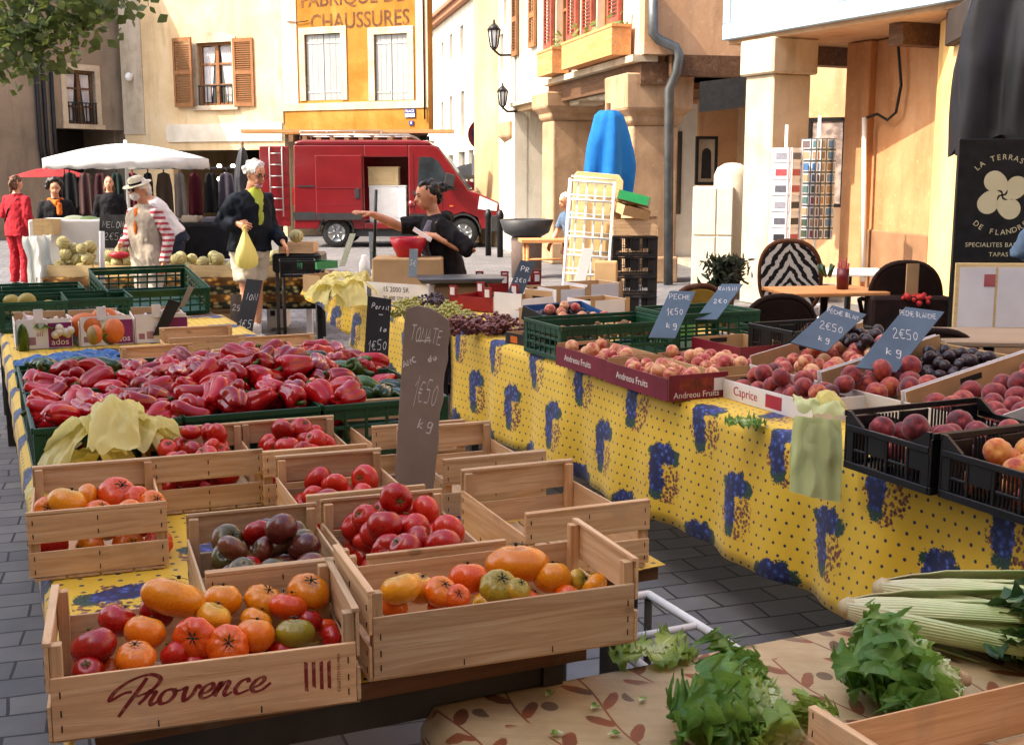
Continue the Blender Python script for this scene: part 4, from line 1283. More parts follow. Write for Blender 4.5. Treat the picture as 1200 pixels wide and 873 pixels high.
hand([(79, 590, 23, 2.78, 'yellow', 2, (.3, .3, 1)), (101, 584, 18, 2.85, 'yellow', 0, None), (139, 580, 24, 2.84, 'orange', 0, (.5, -.5, .9)), (163, 586, 18, 2.8, 'orange', 1, (.9, -.5, .6)),
      (180, 590, 17, 2.78, 'orange', 0, (.6, -.6, .7)), (152, 600, 16, 2.74, 'orange', 2, None), (58, 598, 18, 2.78, 'orange', 0, None), (115, 602, 18, 2.75, 'orange', 2, None),
      (60, 640, 20, 2.76, 'red', 0, None), (105, 642, 20, 2.76, 'orange', 0, None), (150, 640, 20, 2.76, 'orange', 2, None), (185, 636, 18, 2.76, 'orange', 1, None), (85, 615, 20, 2.8, 'orange', 0, None), (130, 618, 18, 2.8, 'yellow', 0, None), (170, 612, 18, 2.82, 'orange', 0, None)],
     'tomatoes in the left edge crate', 'tomato in the slatted crate at the left table edge')
fill('c5', 40, .026, .034, ['dark'] * 7 + ['red'], {'dark': 'dark purple green tomato in its own crate', 'red': 'red tomato among the dark purple tomatoes'}, 'dark tomatoes', 5, heap=.012)
fill('c6', 40, .028, .037, ['red'] * 12 + ['orange'], {'red': 'ripe red tomato in the crate behind the yellow tomatoes', 'orange': 'orange tomato among the ripe red ones'}, 'red tomatoes behind the yellow ones', 6, heap=.01)
fill('c7', 26, .028, .037, ['red'], 'red tomato in the half filled crate left of the tall slate', 'red tomatoes left of the tall slate', 7, heap=-.01)
fill('c8', 42, .027, .034, ['red'], 'red tomato in the heaped crate under the peppers', 'red tomatoes under the peppers', 8, heap=.015)
fill('c4', 40, .026, .034, ['red'], 'red tomato in the slatted crate below the yellow bags', 'red tomatoes below the yellow bags', 9, heap=.015)

# ------------------------------------------------------------------ slates and chalk
M_SLATE = mat('brown_grey_slate', '7c7067', '8d8279', .75, 0, 5, .15)
M_BSLATE = mat('black_slate', '17171a', '222226', .7, 0, 5, .1)
M_BLUSLATE = mat('blue_slate', '45596c', '52687c', .55, 0, 4)
def put_slate(name, label, bl, br, tl, Yb, Yt, m, lines, thick=.008, shape=None, group=None):
    a, b, c = at(*bl, Y=Yb), at(*br, Y=Yb), at(*tl, Y=Yt)
    ux = (b - a); wd = ux.length; ux.normalize()
    uz = (c - a); uz = uz - ux * uz.dot(ux); ht = uz.length; uz.normalize()
    sh = (c - a).dot(ux)
    uy = uz.cross(ux)
    Mx = Matrix((ux, uy, uz)).transposed().to_4x4(); Mx.translation = (a + b) / 2
    t = thing(name, label, 'price sign', (a + b) / 2, group=group)
    t.rotation_euler = Matrix((ux, uy, uz)).transposed().to_euler()
    poly = shape(wd, ht, sh) if shape else [(-wd / 2, 0), (wd / 2, 0), (wd / 2 + sh, ht), (-wd / 2 + sh, ht)]
    mb = MB(); mb.prism(poly, -thick / 2, thick / 2); mb.build('board', m, t, bevel=.0015)
    for i, (s, fx, fz, h, *sl) in enumerate(lines):
        mb = MB()
        x = -wd / 2 + fx * wd + sh * fz
        Mt_ = Matrix.Translation((x, -thick / 2 - .0008, fz * ht)) @ Matrix.Rotation(PI / 2, 4, 'X') @ Matrix.Rotation(sl[0] if sl else 0, 4, 'Z')
        chalk(mb, s, 0, 0, h * ht, Mt_, width=.0037 if ht > .35 else .0038, seed=i + len(s), adv=1.3, room=wd * (.97 - fx))
        mb.build('chalk_lettering', M_CHALK, t)
    return t
def tom_shape(wd, ht, sh):
    r = random.Random(3)
    right = [(wd / 2 + .004 + (sh + .012) * f + r.uniform(-.0035, .0035), ht * f) for f in [i / 14 for i in range(13)]]
    top = [(wd / 2 + sh + .010, ht * .93), (wd / 2 + sh - .012, ht * .965), (wd * .1 + sh, ht * .99), (-wd * .25 + sh, ht), (-wd / 2 + sh - .004, ht * .975)]
    left = [(-wd / 2 + sh * f - (.006 * f), ht * f) for f in [1 - i / 8 for i in range(1, 8)]]
    return [(-wd / 2, 0)] + right + top + left
put_slate('price_slate', 'tall brown slate with chalked TOMATE and price standing between the wooden crates', (462, 572), (506, 575), (478, 357), 2.97, 3.02, M_SLATE,
          [('TOMATE', .12, .81, .078, -.1), ('-', .32, .765, .09), ('ANC', .02, .66, .03, .5), ('du', .66, .70, .03, .35), ('1€50', .30, .48, .13, -.12), ('kg', .50, .34, .06, -.1)], .012, tom_shape)
put_slate('price_slate', 'tall black slate standing behind the green peppers with white chalk price', (424, 462), (452, 466), (431, 347), 4.5, 4.62, M_BSLATE,
          [('Persil', .2, .88, .05), ('-', .5, .80, .05), ('la', .6, .66, .05), ('1€50', .15, .45, .10, .15), ('kg', .45, .22, .07)], .01)
put_slate('price_slate', 'dark chalked slate leaning in front of the bare legged man', (272, 408), (291, 410), (289, 327), 6.9, 7.1, M_BSLATE, [('I0N', .2, .7, .10), ('1€5', .1, .3, .12)], .01)
put_slate('price_slate', 'worn grey slate standing left of the dark one by the man', (270, 408), (283, 408), (270, 345), 7.3, 7.35, mat('worn_slate', '4a4240', '6a5f5a', .8, 0, 12), [('25', .2, .7, .1)], .01)
put_slate('price_slate', 'pale blue slate at the back of the first green crate, leftmost of the four', (760, 396), (791, 397), (785, 341), 5.45, 5.62, M_BLUSLATE, [('PECHE', .12, .82, .10), ('1€50', .3, .48, .13, .05), ('kg', .5, .22, .12)], .006)
put_slate('price_slate', 'pale blue slate leaning behind the second green crate', (814, 375), (840, 375), (846, 333), 5.9, 6.1, M_BLUSLATE, [('RAISIN', .1, .8, .1), ('2€0', .3, .45, .12)], .006)
put_slate('price_slate', 'blue slate with chalk price stuck in the tray of dark plums', (926, 402), (968, 413), (975, 358), 4.75, 4.95, M_BLUSLATE, [('PECHE BLAN', .06, .82, .085), ('2€50', .28, .45, .15), ('kg', .55, .2, .11)], .006)
put_slate('price_slate', 'largest blue slate, above the nearest peach tray, chalked PECHE BLANCHE', (1002, 431), (1050, 437), (1061, 360), 4.35, 4.6, M_BLUSLATE, [('PECHE BLANCHE', .03, .86, .075), ('2€50', .30, .5, .14), ('kg', .45, .25, .11)], .006)
put_slate('price_slate', 'dark blue slate among the red and white punnet boxes', (593, 347), (611, 349), (610, 305), 7.9, 8.05, mat('dark_blue_slate', '1f2c38', '2a3946', .6), [('PR', .3, .7, .12), ('2€0', .2, .4, .12)], .006)
# ------------------------------------------------------------------ plastic crates
M_GREENP = mat('green_plastic', '0c3a24', '12482e', .42, 0, 6)
M_BLACKP = mat('black_plastic', '101012', '18181b', .38, 0, 6)
def plastic_crate(label, Wd, L, H, m, loc, rz=0, rot=None, style='slots', raise_=0.0, group=None, name='plastic_crate'):
    t = thing(name, label, 'crate', loc, rz, group, rot)
    a, b = Wd / 2, L / 2; th = .008
    def wall(axis, s, ln, rz_):
        mb = MB()
        def B(x0, x1, z0, z1, d=0.0):
            if axis == 'x': mb.b2((x0, s * b - s * (th - d), z0), (x1, s * b + s * d, z1))
            else: mb.b2((s * a - s * (th - d), x0, z0), (s * a + s * d, x1, z1))
        h = H + rz_
        hl = ln / 2 - (0 if axis == 'x' else th + .001)
        B(-hl, hl, 0, .022, .001); B(-hl, hl, h - .018, h, .005); B(-hl, -hl + .03, .023, h - .019); B(hl - .03, hl, .023, h - .019)
        n = int(ln / (.06 if style == 'slots' else .09))
        for i in range(1, n):
            x = -hl + 2 * hl * i / n
            B(x - .005, x + .005, .023, h - .019)
        if style == 'slots':
            for z in (.06, .10, .14):
                if z < h - .03: B(-hl + .031, hl - .031, z - .006, z + .006, -.001)
            B(-hl + .031, hl - .031, h - .05, h - .0185, -.002)
        else:
            for i in range(n):
                x0, x1 = -hl + 2 * hl * i / n + .006, -hl + 2 * hl * (i + 1) / n - .006
                if i % 2 == 0: B(x0, x1, .06, h - .0195, -.0015)
                k = int((x1 - x0) / .013)
                for j in range(1, k): B(x0 + (x1 - x0) * j / k - .0025, x0 + (x1 - x0) * j / k + .0025, .023, h - .0195 if i % 2 else .0595, -.003)
                B(x0, x1, h * .45 - .004, h * .45 + .004, -.002) if i % 2 else None
        return mb.build('side_wall', m, t, bevel=.0015)
    for s in (-1, 1):
        wall('x', s, Wd, raise_); wall('y', s, L, 0)
    if raise_:
        for sx in (-1, 1):
            for sy in (-1, 1):
                mb = MB()
                y0 = sy * (b - th - .001)
                mb.prism([(0, H + .001), (sy * -.0, H + raise_), (0, H + raise_), (-sy * .07, H + .001)] if False else [(0, H + .001), (0, H + raise_), (-sy * .012, H + raise_), (-sy * .07, H + .001)], -.005, .005,
                         M=Matrix.Translation((sx * (a - .004), y0, 0)) @ Matrix.Rotation(PI / 2, 4, 'Z'))
                mb.build('corner_gusset', m, t)
    mb = MB()
    for i in range(int(L / .03)):
        y = -b + .012 + i * .03
        mb.b2((-a + .009, y, .002), (a - .009, y + .018, .008))
    mb.b2((-a + .01, -b + .01, .0085), (a - .01, b - .01, .010)); mb.build('base', m, t)
    return t
Mw = lambda t: Matrix.Translation(t.location) @ t.rotation_euler.to_matrix().to_4x4()

GC = []
cols = ['left', 'middle', 'right']
for i in range(3):
    for j in range(2):
        GC.append(plastic_crate('green plastic crate in the ' + ['front', 'back'][j] + ' row of pepper crates, ' + cols[i] + ' of three', .40, .60, .175, M_GREENP, W(.305 + .412 * i, 3.79 + .612 * j, ZT + .008), AX, group='green pepper crates'))

# ------------------------------------------------------------------ peppers
def pepper_mat(name, stops):
    m = Mt(name, .14, 0, .4)
    v = m.coords('Object', shift=True)
    n = m.noise(v, 14, 3)
    m.color(m.ramp(n * .7 + (m.rand() - .5) * .4 + .15, [(p, lin(h)) for p, h in stops]))
    m.roughx(m.noise(v, 40, 3) * .12 + .06)
    m.bs.inputs['Subsurface Weight'].default_value = .06; m.bs.inputs['Subsurface Radius'].default_value = (.01, .002, .002)
    return m.m
M_RPEP = pepper_mat('red_pepper_skin', [(.25, '74060e'), (.5, '9c0a14'), (.75, 'b8141c')])
M_GPEP = pepper_mat('green_pepper_skin', [(.25, '12260f'), (.5, '203c18'), (.75, '3f5f22')])
M_AUB = pepper_mat('aubergine_skin', [(.25, '140c16'), (.5, '1c1220'), (.75, '261a2c')])
M_STEM = mat('green_stem', '33481c', '536a2c', .6, 0, 30)
def pepper_mesh(seed, m, lobes=4, L=.115, Rr=.043, bend=.012, taper=.62):
    r = random.Random(seed); mb = MB(); nu = 36
    prof = [(.13, .02), (.08, .22), (.035, .42), (.0, .62), (.03, .82), (.10, .96), (.22, 1.02), (.36, .99), (.50, .93), (.64, .86), (.77, .78), (.88, .68), (.95, .54), (.985, .36), (.965, .18), (.94, .03)]
    vv, ff = [], []; ph = r.uniform(0, 6)
    asym = [r.uniform(.86, 1.1) for _ in range(lobes)]
    for x, q in prof:
        tp = 1 + (taper - .78) * x
        for i in range(nu):
            a = 2 * PI * i / nu
            k = int((a / (2 * PI) * lobes)) % lobes
            lob = abs(math.sin(a * lobes / 2)) ** .55
            depth = .20 + .14 * (abs(x - .5) * 2) ** 2
            w_ = 1 - depth * (1 - lob)
            kk = asym[k] * lob + (1 - lob)
            rr = Rr * q * tp * w_ * kk * (1 + .05 * math.sin(3 * x * 3 + ph + a))
            xx = x * L + (.012 * (asym[k] - 1) * 2 * x if True else 0)
            vv.append((xx - L / 2, rr * math.cos(a), rr * math.sin(a) + bend * (math.sin(PI * x) - .5)))
    n = len(prof)
    for j in range(n - 1):
        for i in range(nu): ff.append((j * nu + i, (j + 1) * nu + i, (j + 1) * nu + (i + 1) % nu, j * nu + (i + 1) % nu))
    mb.add(vv, ff, 0, True)
    return mb.mesh('pepper', [m])
PEP = {'red': [pepper_mesh(s, M_RPEP, l, L, q, b, t) for s, l, L, q, b, t in ((1, 4, .118, .046, .010, .70), (2, 3, .125, .043, .014, .60), (3, 4, .100, .049, .006, .82), (4, 3, .135, .042, .018, .58), (5, 4, .112, .047, -.008, .74))],
       'green': [pepper_mesh(s, M_GPEP, 4, L, q, b, t) for s, L, q, b, t in ((6, .10, .040, .008, .7), (7, .115, .038, .015, .6))]}
mb = MB(); mb.tube([(-.046, 0, -.004), (-.056, .002, -.002), (-.068, .004, .004), (-.08, .002, .012)], [.015, .0075, .006, .0075], 9)
STEM = mb.mesh('stem', [M_STEM])
def put_pepper(p, key, label, group, rot=None, shape=None, sc=1.0):
    o = bpy.data.objects.new('pepper', PEP[key][shape if shape is not None else rnd.randrange(len(PEP[key]))]); C.objects.link(o)
    o.location = p; o.scale = (sc,) * 3
    o.rotation_euler = rot or (rnd.uniform(0, 6.28), rnd.uniform(-.5, .45), rnd.uniform(0, 6.28))
    tag(o, label, 'pepper', group)
    s = bpy.data.objects.new('stem', STEM); C.objects.link(s); link_child(s, o)
    return o
r = random.Random(11)
def heap_h(u, v):
    # height of the pepper heap above the table
    if u < .50: return .145 + .03 * math.exp(-((u - .3) / .15) ** 2)
    k = math.exp(-((u - .86) / .36) ** 2) * math.exp(-((v - 4.02) / .42) ** 2)
    return .155 + .075 * k
spots = []
tries = 0
while tries < 9000 and len(spots) < 175:
    tries += 1
    u, v = r.uniform(.155, 1.30), r.uniform(3.55, 4.63)
    if any((u - a) ** 2 + (v - b) ** 2 < .074 ** 2 for a, b in spots): continue
    if u > 1.02 and v < 3.72: continue
    spots.append((u, v))
for u, v in spots:
    green = (u > 1.13 and v < 3.95) or (u > 1.05 and r.random() < .22) or (u < .4 and v > 4.5)
    key = 'green' if green else 'red'
    z = ZT + heap_h(u, v) + r.uniform(-.01, .025) - (.05 if u > 1.1 and v < 4 else 0)
    put_pepper(W(u, v, z), key, 'glossy red pepper heaped in the green crates' if key == 'red' else 'dark green pepper at the right side of the pepper heap', key + ' peppers in the green crates', sc=r.uniform(.92, 1.12))
for u, v in spots[::2]:
    if u < 1.0: put_pepper(W(u + .03, v + .03, ZT + heap_h(u, v) - .06), 'red', 'glossy red pepper heaped in the green crates', 'red peppers in the green crates')
put_pepper(at(265, 479, Y=3.75), 'green', 'single dark green pepper at the front rim of the red pepper heap', None, rot=(.3, .6, 2.2))
def aubergine(p, rot, label):
    mb = MB(); mb.lathe([(.004, -.10), (.03, -.092), (.042, -.06), (.04, -.01), (.03, .05), (.02, .085), (.012, .1)], 20)
    o = solo(mb, 'aubergine', M_AUB, label, 'aubergine', p, rot=rot)
    s = MB(); s.lathe([(.026, .07), (.022, .092), (.009, .105), (.007, .14)], 10); s.build('stem', M_STEM, o)
aubergine(at(52, 437, Y=4.35), (1.3, .3, .9), 'dark aubergine in the back left corner of the pepper crates')
aubergine(at(85, 432, Y=4.45), (1.4, .2, 2.2), 'aubergine with its green stem up, behind the left red peppers')
aubergine(at(421, 430, Y=4.35), (1.2, .1, .4), 'round dark aubergine at the foot of the black slate')

# ------------------------------------------------------------------ peaches and plums
def peach_mat(name, stops):
    m = Mt(name, .55, 0, .3)
    v = m.coords('Object', shift=True)
    n = m.noise(v, 1.5, 3, .5, .3)
    sp = m.noise(v, 40, 3)
    c = m.ramp(n + (m.rand() - .5) * .3 + (sp - .5) * .05, [(p, lin(h)) for p, h in stops])
    m.color(c); m.bs.inputs['Sheen Weight'].default_value = .25
    m.bs.inputs['Subsurface Weight'].default_value = .08; m.bs.inputs['Subsurface Radius'].default_value = (.01, .004, .002)
    return m.m
PM = {'peach': peach_mat('pale_peach_skin', [(.3, '9c2f34'), (.46, 'b85a4e'), (.6, 'd09468'), (.75, 'd8ac80')]),
      'nectarine': peach_mat('nectarine_skin', [(.3, '4a1420'), (.5, '7c1f28'), (.66, 'a03c30'), (.82, 'b86a3c')]),
      'apricot': peach_mat('yellow_peach_skin', [(.3, '9a3326'), (.45, 'bd5c30'), (.62, 'd08a44'), (.8, 'd89e54')]),
      'plum': mat('dark_plum_skin', '1a1118', '33202c', .35, 0, 3)}
def peach_mesh(m, seed, flat=.94):
    r = random.Random(seed); mb = MB(); nu, nv = 24, 16; vv, ff = [], []
    for j in range(nv + 1):
        t = PI * j / nv - PI / 2
        for i in range(nu):
            a = 2 * PI * i / nu
            cl = math.exp(-(math.atan2(math.sin(a), math.cos(a)) / .16) ** 2)
            rad = 1 - .07 * cl * math.cos(t) ** .5 if math.cos(t) > 0 else 1
            z = flat * math.sin(t) - .16 * math.exp(-((PI / 2 - t) / .28) ** 2)
            vv.append((rad * math.cos(t) * math.cos(a), rad * math.cos(t) * math.sin(a), z))
    for j in range(nv):
        for i in range(nu): ff.append((j * nu + i, j * nu + (i + 1) % nu, (j + 1) * nu + (i + 1) % nu, (j + 1) * nu + i))
    mb.add(vv, ff, 0, True); return mb.mesh('peach', [m])
PEA = {k: peach_mesh(m, 1, {'plum': 1.15}.get(k, .93)) for k, m in PM.items()}
def put_peach(p, r_, key, label, group, name='peach'):
    o = bpy.data.objects.new(name, PEA[key]); C.objects.link(o)
    o.location = p; o.scale = (r_ * rnd.uniform(.95, 1.05), r_, r_)
    o.rotation_euler = (rnd.uniform(-1.2, 1.2), rnd.uniform(-1.2, 1.2), rnd.uniform(0, 6.28))
    return tag(o, label, {'peach': 'peach', 'plum': 'plum', 'nectarine': 'nectarine'}[name], group)
def fill_tray(t, hw, hl, n, r0, r1, key, label, group, seed, z0=.012, name='peach', heap=.0, dy=0, dx=0):
    M = Mw(t); r = random.Random(seed)
    for x, y, z, q in pack(hw, hl, z0, [r.uniform(r0, r1) for _ in range(n)], seed, 30, heap):
        put_peach(M @ Vector((x + dx, y + dy, z)), q, key, label, group, name)

def tray(label, Wd, L, H, loc, rz=0, rot=None, group=None, outer=None, inner=None, raised=0.0, texts=(), name='fruit_tray', cat='tray', prints=()):
    """open carton tray; outer = materials of the walls (-x, +x, -y, +y)"""
    t = thing(name, label, cat, loc, rz, group, rot)
    outer = outer or [M_CARD] * 4; inner = inner or M_CARD
    a, b = Wd / 2, L / 2; th = .007
    walls = []
    for i, (ax, s) in enumerate((('x', -1), ('x', 1), ('y', -1), ('y', 1))):
        mb = MB(); h = H + (raised if ax == 'y' else 0)
        if ax == 'x':
            mb.b2((s * a, -b, 0), (s * (a - th * .5), b, h), 0); mb.b2((s * (a - th * .5 - .0003), -b + .001, .001), (s * (a - th), b - .001, h - .001), 1)
        else:
            x0 = a - th - .0005
            mb.b2((-x0, s * b, 0), (x0, s * (b - th * .5), h), 0); mb.b2((-x0, s * (b - th * .5 - .0003), .001), (x0, s * (b - th), h - .001), 1)
            mb.b2((-.05, s * (b - th - .001), h * .62), (.05, s * (b - th - .0005), h * .62 + .022), 2)
        walls.append(mb.build('tray_wall', [outer[i], inner, M_DARK], t, bevel=.001))
    mb = MB(); mb.b2((-a + th, -b + th, .001), (a - th, b - th, .007)); mb.build('base', inner, t)
    for (wi, s, size, m, x, z) in texts:
        if wi == 0: Mx = Matrix.Translation((-a - .0008, -x, z)) @ Matrix.Rotation(-PI / 2, 4, 'Z') @ Matrix.Rotation(PI / 2, 4, 'X')
        else: Mx = Matrix.Translation((x, -b - .0008, z)) @ Matrix.Rotation(PI / 2, 4, 'X')
        text(s, size, m, walls[wi], Mx, ext=.0002)
    for (wi, x0, z0, x1, z1, m) in prints:
        mb = MB()
        if wi == 0: mb.b2((-a - .0006, -x0, z0), (-a - .0002, -x1, z1))
        else: mb.b2((x0, -b - .0006, z0), (x1, -b - .0002, z1))
        mb.build('printed_label', m, walls[wi])
    return t
ZR = ZT + .006
M_WINK = mat('white_ink', 'd8d4cc', 'e2ded6', .7)
M_LABELP = mat('photo_label', '8a3020', '4a1812', .5, 0, 30)
tr1 = tray('peach tray with a dark red printed side, left of the two along the table edge', .285, .50, .09, W(2.56, 4.68, ZR), AX, group='peach trays', outer=[M_DKRED, M_CARD, M_DKRED, M_CARD], raised=.012, texts=[(0, 'Andreou Fruits', .042, M_WINK, -.03, .045)])
tr2 = tray('peach tray with dark red side and a picture label on its near end', .285, .50, .09, W(2.545, 4.165, ZR), AX, group='peach trays', outer=[M_DKRED, M_CARD, M_DKRED, M_CARD], raised=.012,
           texts=[(0, 'Andreou Fruits', .042, M_WINK, -.03, .045), (2, 'Andreou Fruits', .034, M_WINK, -.01, .02)], prints=[(2, -.09, .04, .06, .085, M_LABELP), (2, .07, .03, .125, .08, M_WCARD)])
tr3 = tray('plain cardboard peach tray behind the dark red ones', .285, .46, .075, W(2.86, 4.30, ZR), AX, group='peach trays', raised=.015)
cap = tray('white printed tray of nectarines partly behind the hanging bags', .25, .56, .075, W(2.78, 3.63, ZR), AX, outer=[M_WCARD, M_CARD, M_WCARD, M_CARD], inner=M_CARD, raised=.01, group='nectarine trays',
           texts=[(0, 'Caprice', .05, mat('pink_red_ink', '9c2338', 'b03048', .6), -.13, .038)], prints=[(0, .0, .012, .10, .062, mat('pink_red_ink', '9c2338', 'b03048', .6))])
g_ = 'peaches in the printed trays'
fill_tray(tr1, .13, .235, 34, .028, .033, 'peach', 'small pink and cream peach in the dark red printed trays', g_, 31)
fill_tray(tr2, .13, .235, 35, .028, .033, 'peach', 'small pink and cream peach in the dark red printed trays', g_, 32)
fill_tray(tr3, .13, .215, 36, .028, .032, 'peach', 'small pink and cream peach in the plain tray behind', 'peaches in the plain tray', 33, heap=.01)
fill_tray(cap, .115, .265, 26, .033, .039, 'nectarine', 'dark red nectarine in the white printed tray', 'nectarines in the white tray', 34, name='nectarine')
TILT = R(11)
rot_t = (Matrix.Rotation(AX, 3, 'Z') @ Matrix.Rotation(-TILT, 3, 'Y')).to_euler()
bt = []
for i, (lab, v) in enumerate((('raised white edged tray of peaches under the first blue slate', 3.84), ('raised tray of dark plums and a few red peaches', 3.385), ('raised tray of large red peaches below the biggest blue slate', 2.93))):
    bt.append(tray(lab, .60, .44, .07, W(3.19, v, ZR + .085), 0, rot_t, outer=[M_WCARD, M_CARD, M_WCARD, M_WCARD], inner=M_CARD, raised=.035, group='raised fruit trays'))
sup = MB(); sup.b2((-.25, -.65, 0), (.22, .65, .045)); solo(sup, 'display_board', M_OLDWOOD, 'low wooden board that tilts the raised fruit trays', 'board', W(3.27, 3.4, ZR), AX)
fill_tray(bt[0], .27, .2, 34, .032, .037, 'peach', 'red blushed peach in the tray with the first dark blue slate', 'peaches in the raised tray', 35, heap=-.02)
fill_tray(bt[1], .15, .2, 14, .036, .042, 'nectarine', 'red nectarine at the front of the tray of dark plums', 'nectarines in front of the plums', 36, name='nectarine', dx=-.14)
fill_tray(bt[1], .13, .2, 44, .022, .026, 'plum', 'long dark plum in the raised tray', 'dark plums', 37, name='plum', dx=.15)
fill_tray(bt[0], .10, .2, 30, .021, .025, 'plum', 'long dark plum behind the peaches under the first dark blue slate', 'dark plums behind peaches', 39, name='plum', dx=.18, z0=.05)
fill_tray(bt[2], .27, .2, 22, .037, .043, 'nectarine', 'large red nectarine in the raised tray below the biggest slate', 'large nectarines', 38, name='nectarine')
bc1 = plastic_crate('black plastic crate of nectarines nearest the hanging bags', .52, .36, .135, M_BLACKP, W(2.60, 2.62, ZR), AX, style='ribs', raise_=.04, group='black nectarine crates')
bc2 = plastic_crate('black plastic crate of orange nectarines at the right frame edge', .52, .38, .135, M_BLACKP, W(2.615, 2.235, ZR), AX, style='ribs', raise_=.04, group='black nectarine crates')
bc3 = plastic_crate('half empty black plastic crate raised behind the front two', .50, .40, .14, M_BLACKP, W(3.19, 2.42, ZR + .085), 0, rot_t, style='ribs', raise_=.04, group='black nectarine crates')
fill_tray(bc1, .24, .165, 34, .034, .041, 'nectarine', 'dark nectarine in the black crate beside the bags', 'nectarines in the black crate', 41, name='nectarine', heap=.015)
fill_tray(bc2, .24, .175, 30, .035, .042, 'apricot', 'orange yellow nectarine in the black crate at the right edge', 'orange nectarines', 42, name='nectarine', heap=.0)
fill_tray(bc3, .22, .18, 9, .036, .04, 'nectarine', 'nectarine lying in the half empty black crate', 'nectarines in the raised black crate', 43, name='nectarine')
gcA = plastic_crate('dark green open crate of nuts behind the left peach tray', .64, .42, .17, M_GREENP, W(2.78, 5.17, ZR), AX, group='green crates on the fruit table')
gcB = plastic_crate('dark green stacked crate right of the one with nuts', .50, .40, .19, M_GREENP, W(3.37, 5.22, ZR), AX, group='green crates on the fruit table')
nm = MB(); rr = random.Random(4); M = Mw(gcA)
M_NUT = mat('walnut_shell', '6e4c30', '8a6644', .7, 0, 30)
nutme = MB(); nutme.ball((0, 0, 0), (.017, .014, .014), 10, 7); nutme = nutme.mesh('walnut', [M_NUT])
for x, y, z, q in pack(.28, .18, .09, [.016] * 110, 51, 6):
    o = mesh_obj('walnut', nutme); o.location = M @ Vector((x, y, z)); o.rotation_euler = (rr.random() * 6, rr.random() * 6, 0); tag(o, 'brown walnut in the dark green crate', 'walnut', 'walnuts in the green crate')
tr9 = tray('dark red carton lying behind the plain peach tray', .3, .4, .09, W(3.3, 4.72, ZR), AX, outer=[M_DKRED, M_CARD, M_DKRED, M_CARD])
bx = plastic_crate('black carton crate with white script behind the peach trays', .45, .36, .16, M_BLACKP, W(3.62, 4.62, ZR), AX, style='ribs')

# ------------------------------------------------------------------ bags
def bag_mat(name, c, tr=.45):
    m = leaf_mat(name, c, c, c, 8, .28, tr)
    return m
M_YBAG = bag_mat('yellow_plastic_bag', 'ebe094'); M_GBAG = bag_mat('pale_green_plastic_bag', 'd6e0a6', .3)
def crumple(mb, fn, nu, nv, seed, amp, freq, M=None):
    def g(a, b):
        p = Vector(fn(a, b)); q = p * freq + Vector((seed, seed * 2.3, 0))
        n = Vector((mnoise.noise(q), mnoise.noise(q + Vector((9, 0, 0))), mnoise.noise(q + Vector((0, 9, 0)))))
        n2 = abs(mnoise.noise(q * 2.3)); n3 = abs(mnoise.noise(q * 5.1))
        return p + n * amp + Vector((0, 0, 1)) * (amp * .8 * (.3 - n2) + amp * .35 * (.3 - n3))
    mb.grid(g, nu, nv, 0, M=M)
mb = MB()
O = at(130, 516, Y=3.25)
def sheet(w0, d0, h0, dx=0, dz=0, rot=0):
    def fn(a, b):
        x, y = (a - .5) * w0, (b - .5) * d0
        c, s = math.cos(rot), math.sin(rot)
        X_, Y_ = x * c - y * s + dx, x * s + y * c
        e = max(abs(a - .5), abs(b - .5)) * 2
        return (X_, Y_, h0 * (1 - e ** 2.2) + dz)
    return fn
def fold(w0, L, h, rot, dx, dy, dz, seed, lop=0.0):
    c, sn = math.cos(rot), math.sin(rot)
    def fn(a, b):
        t = 2 * b - 1
        x = t * L * .5; y = (a - .5) * w0 * (1 - .25 * (1 - abs(t)))
        z = h * (1 - abs(t) ** 1.7) + lop * t + dz
        q = Vector((a * 2.2 + seed, b * 3.1, seed * 1.7))
        z += .030 * (mnoise.noise(q) ) + .016 * (.4 - abs(mnoise.noise(q * 2.1))) * 2 + .006 * (.4 - abs(mnoise.noise(q * 5)))
        y += .02 * mnoise.noise(q + Vector((5, 5, 0))); x += .015 * mnoise.noise(q + Vector((0, 7, 3)))
        return Vector((x * c - y * sn + dx, x * sn + y * c + dy, z))
    mb.grid(fn, 34, 44)
fold(.17, .36, .13, .35, .0, .0, -.06, 1.3, .02)
fold(.15, .30, .12, 1.5, .02, .0, -.02, 4.1, -.02)
fold(.14, .30, .10, -.45, .06, .02, -.04, 7.7, -.03)
fold(.12, .24, .11, 2.3, -.05, -.02, -.05, 9.2, .02)
fold(.12, .26, .05, .1, -.09, -.05, -.08, 11.5, .05)
fold(.13, .22, .09, .9, .11, .01, -.05, 13.9, -.02)
solo(mb, 'plastic_bag', M_YBAG, 'crumpled pale yellow plastic bags on the corner of the left pepper crate', 'bags', O, .3)
# bags hanging from the tray corner
mb = MB()
c4 = [at(929, 486, Y=3.66), at(986, 492, Y=3.66), at(925, 575, Y=3.60), at(984, 588, Y=3.60)]
for k in range(4):
    def fn(a, b, k=k):
        t_ = c4[0].lerp(c4[1], a); q = c4[2].lerp(c4[3], a)
        w_ = .92 + .08 * math.sin(min(1, b * 3.2) * PI / 2)
        mid = t_.lerp(q, b); cx = (c4[0].lerp(c4[2], b) + c4[1].lerp(c4[3], b)) / 2
        p = cx + (mid - cx) * (w_ + .015 * k * (1 if k % 2 else -1))
        n = mnoise.noise(Vector((a * 3 + k, b * 2.5, k * 3)))
        return p + Vector((0.002 * k, .006 * k - .010 * math.sin(a * PI) - .014 * n - .003 * math.sin(a * 19 + k) - .006 * (.4 - abs(mnoise.noise(Vector((a * 4 + k, b * 2.5, 2))))) - .002 * (.4 - abs(mnoise.noise(Vector((a * 11, b * 8 + k, 5))))), .006 * k * (b - .5) - .004 * n))
    mb.grid(fn, 44, 54)
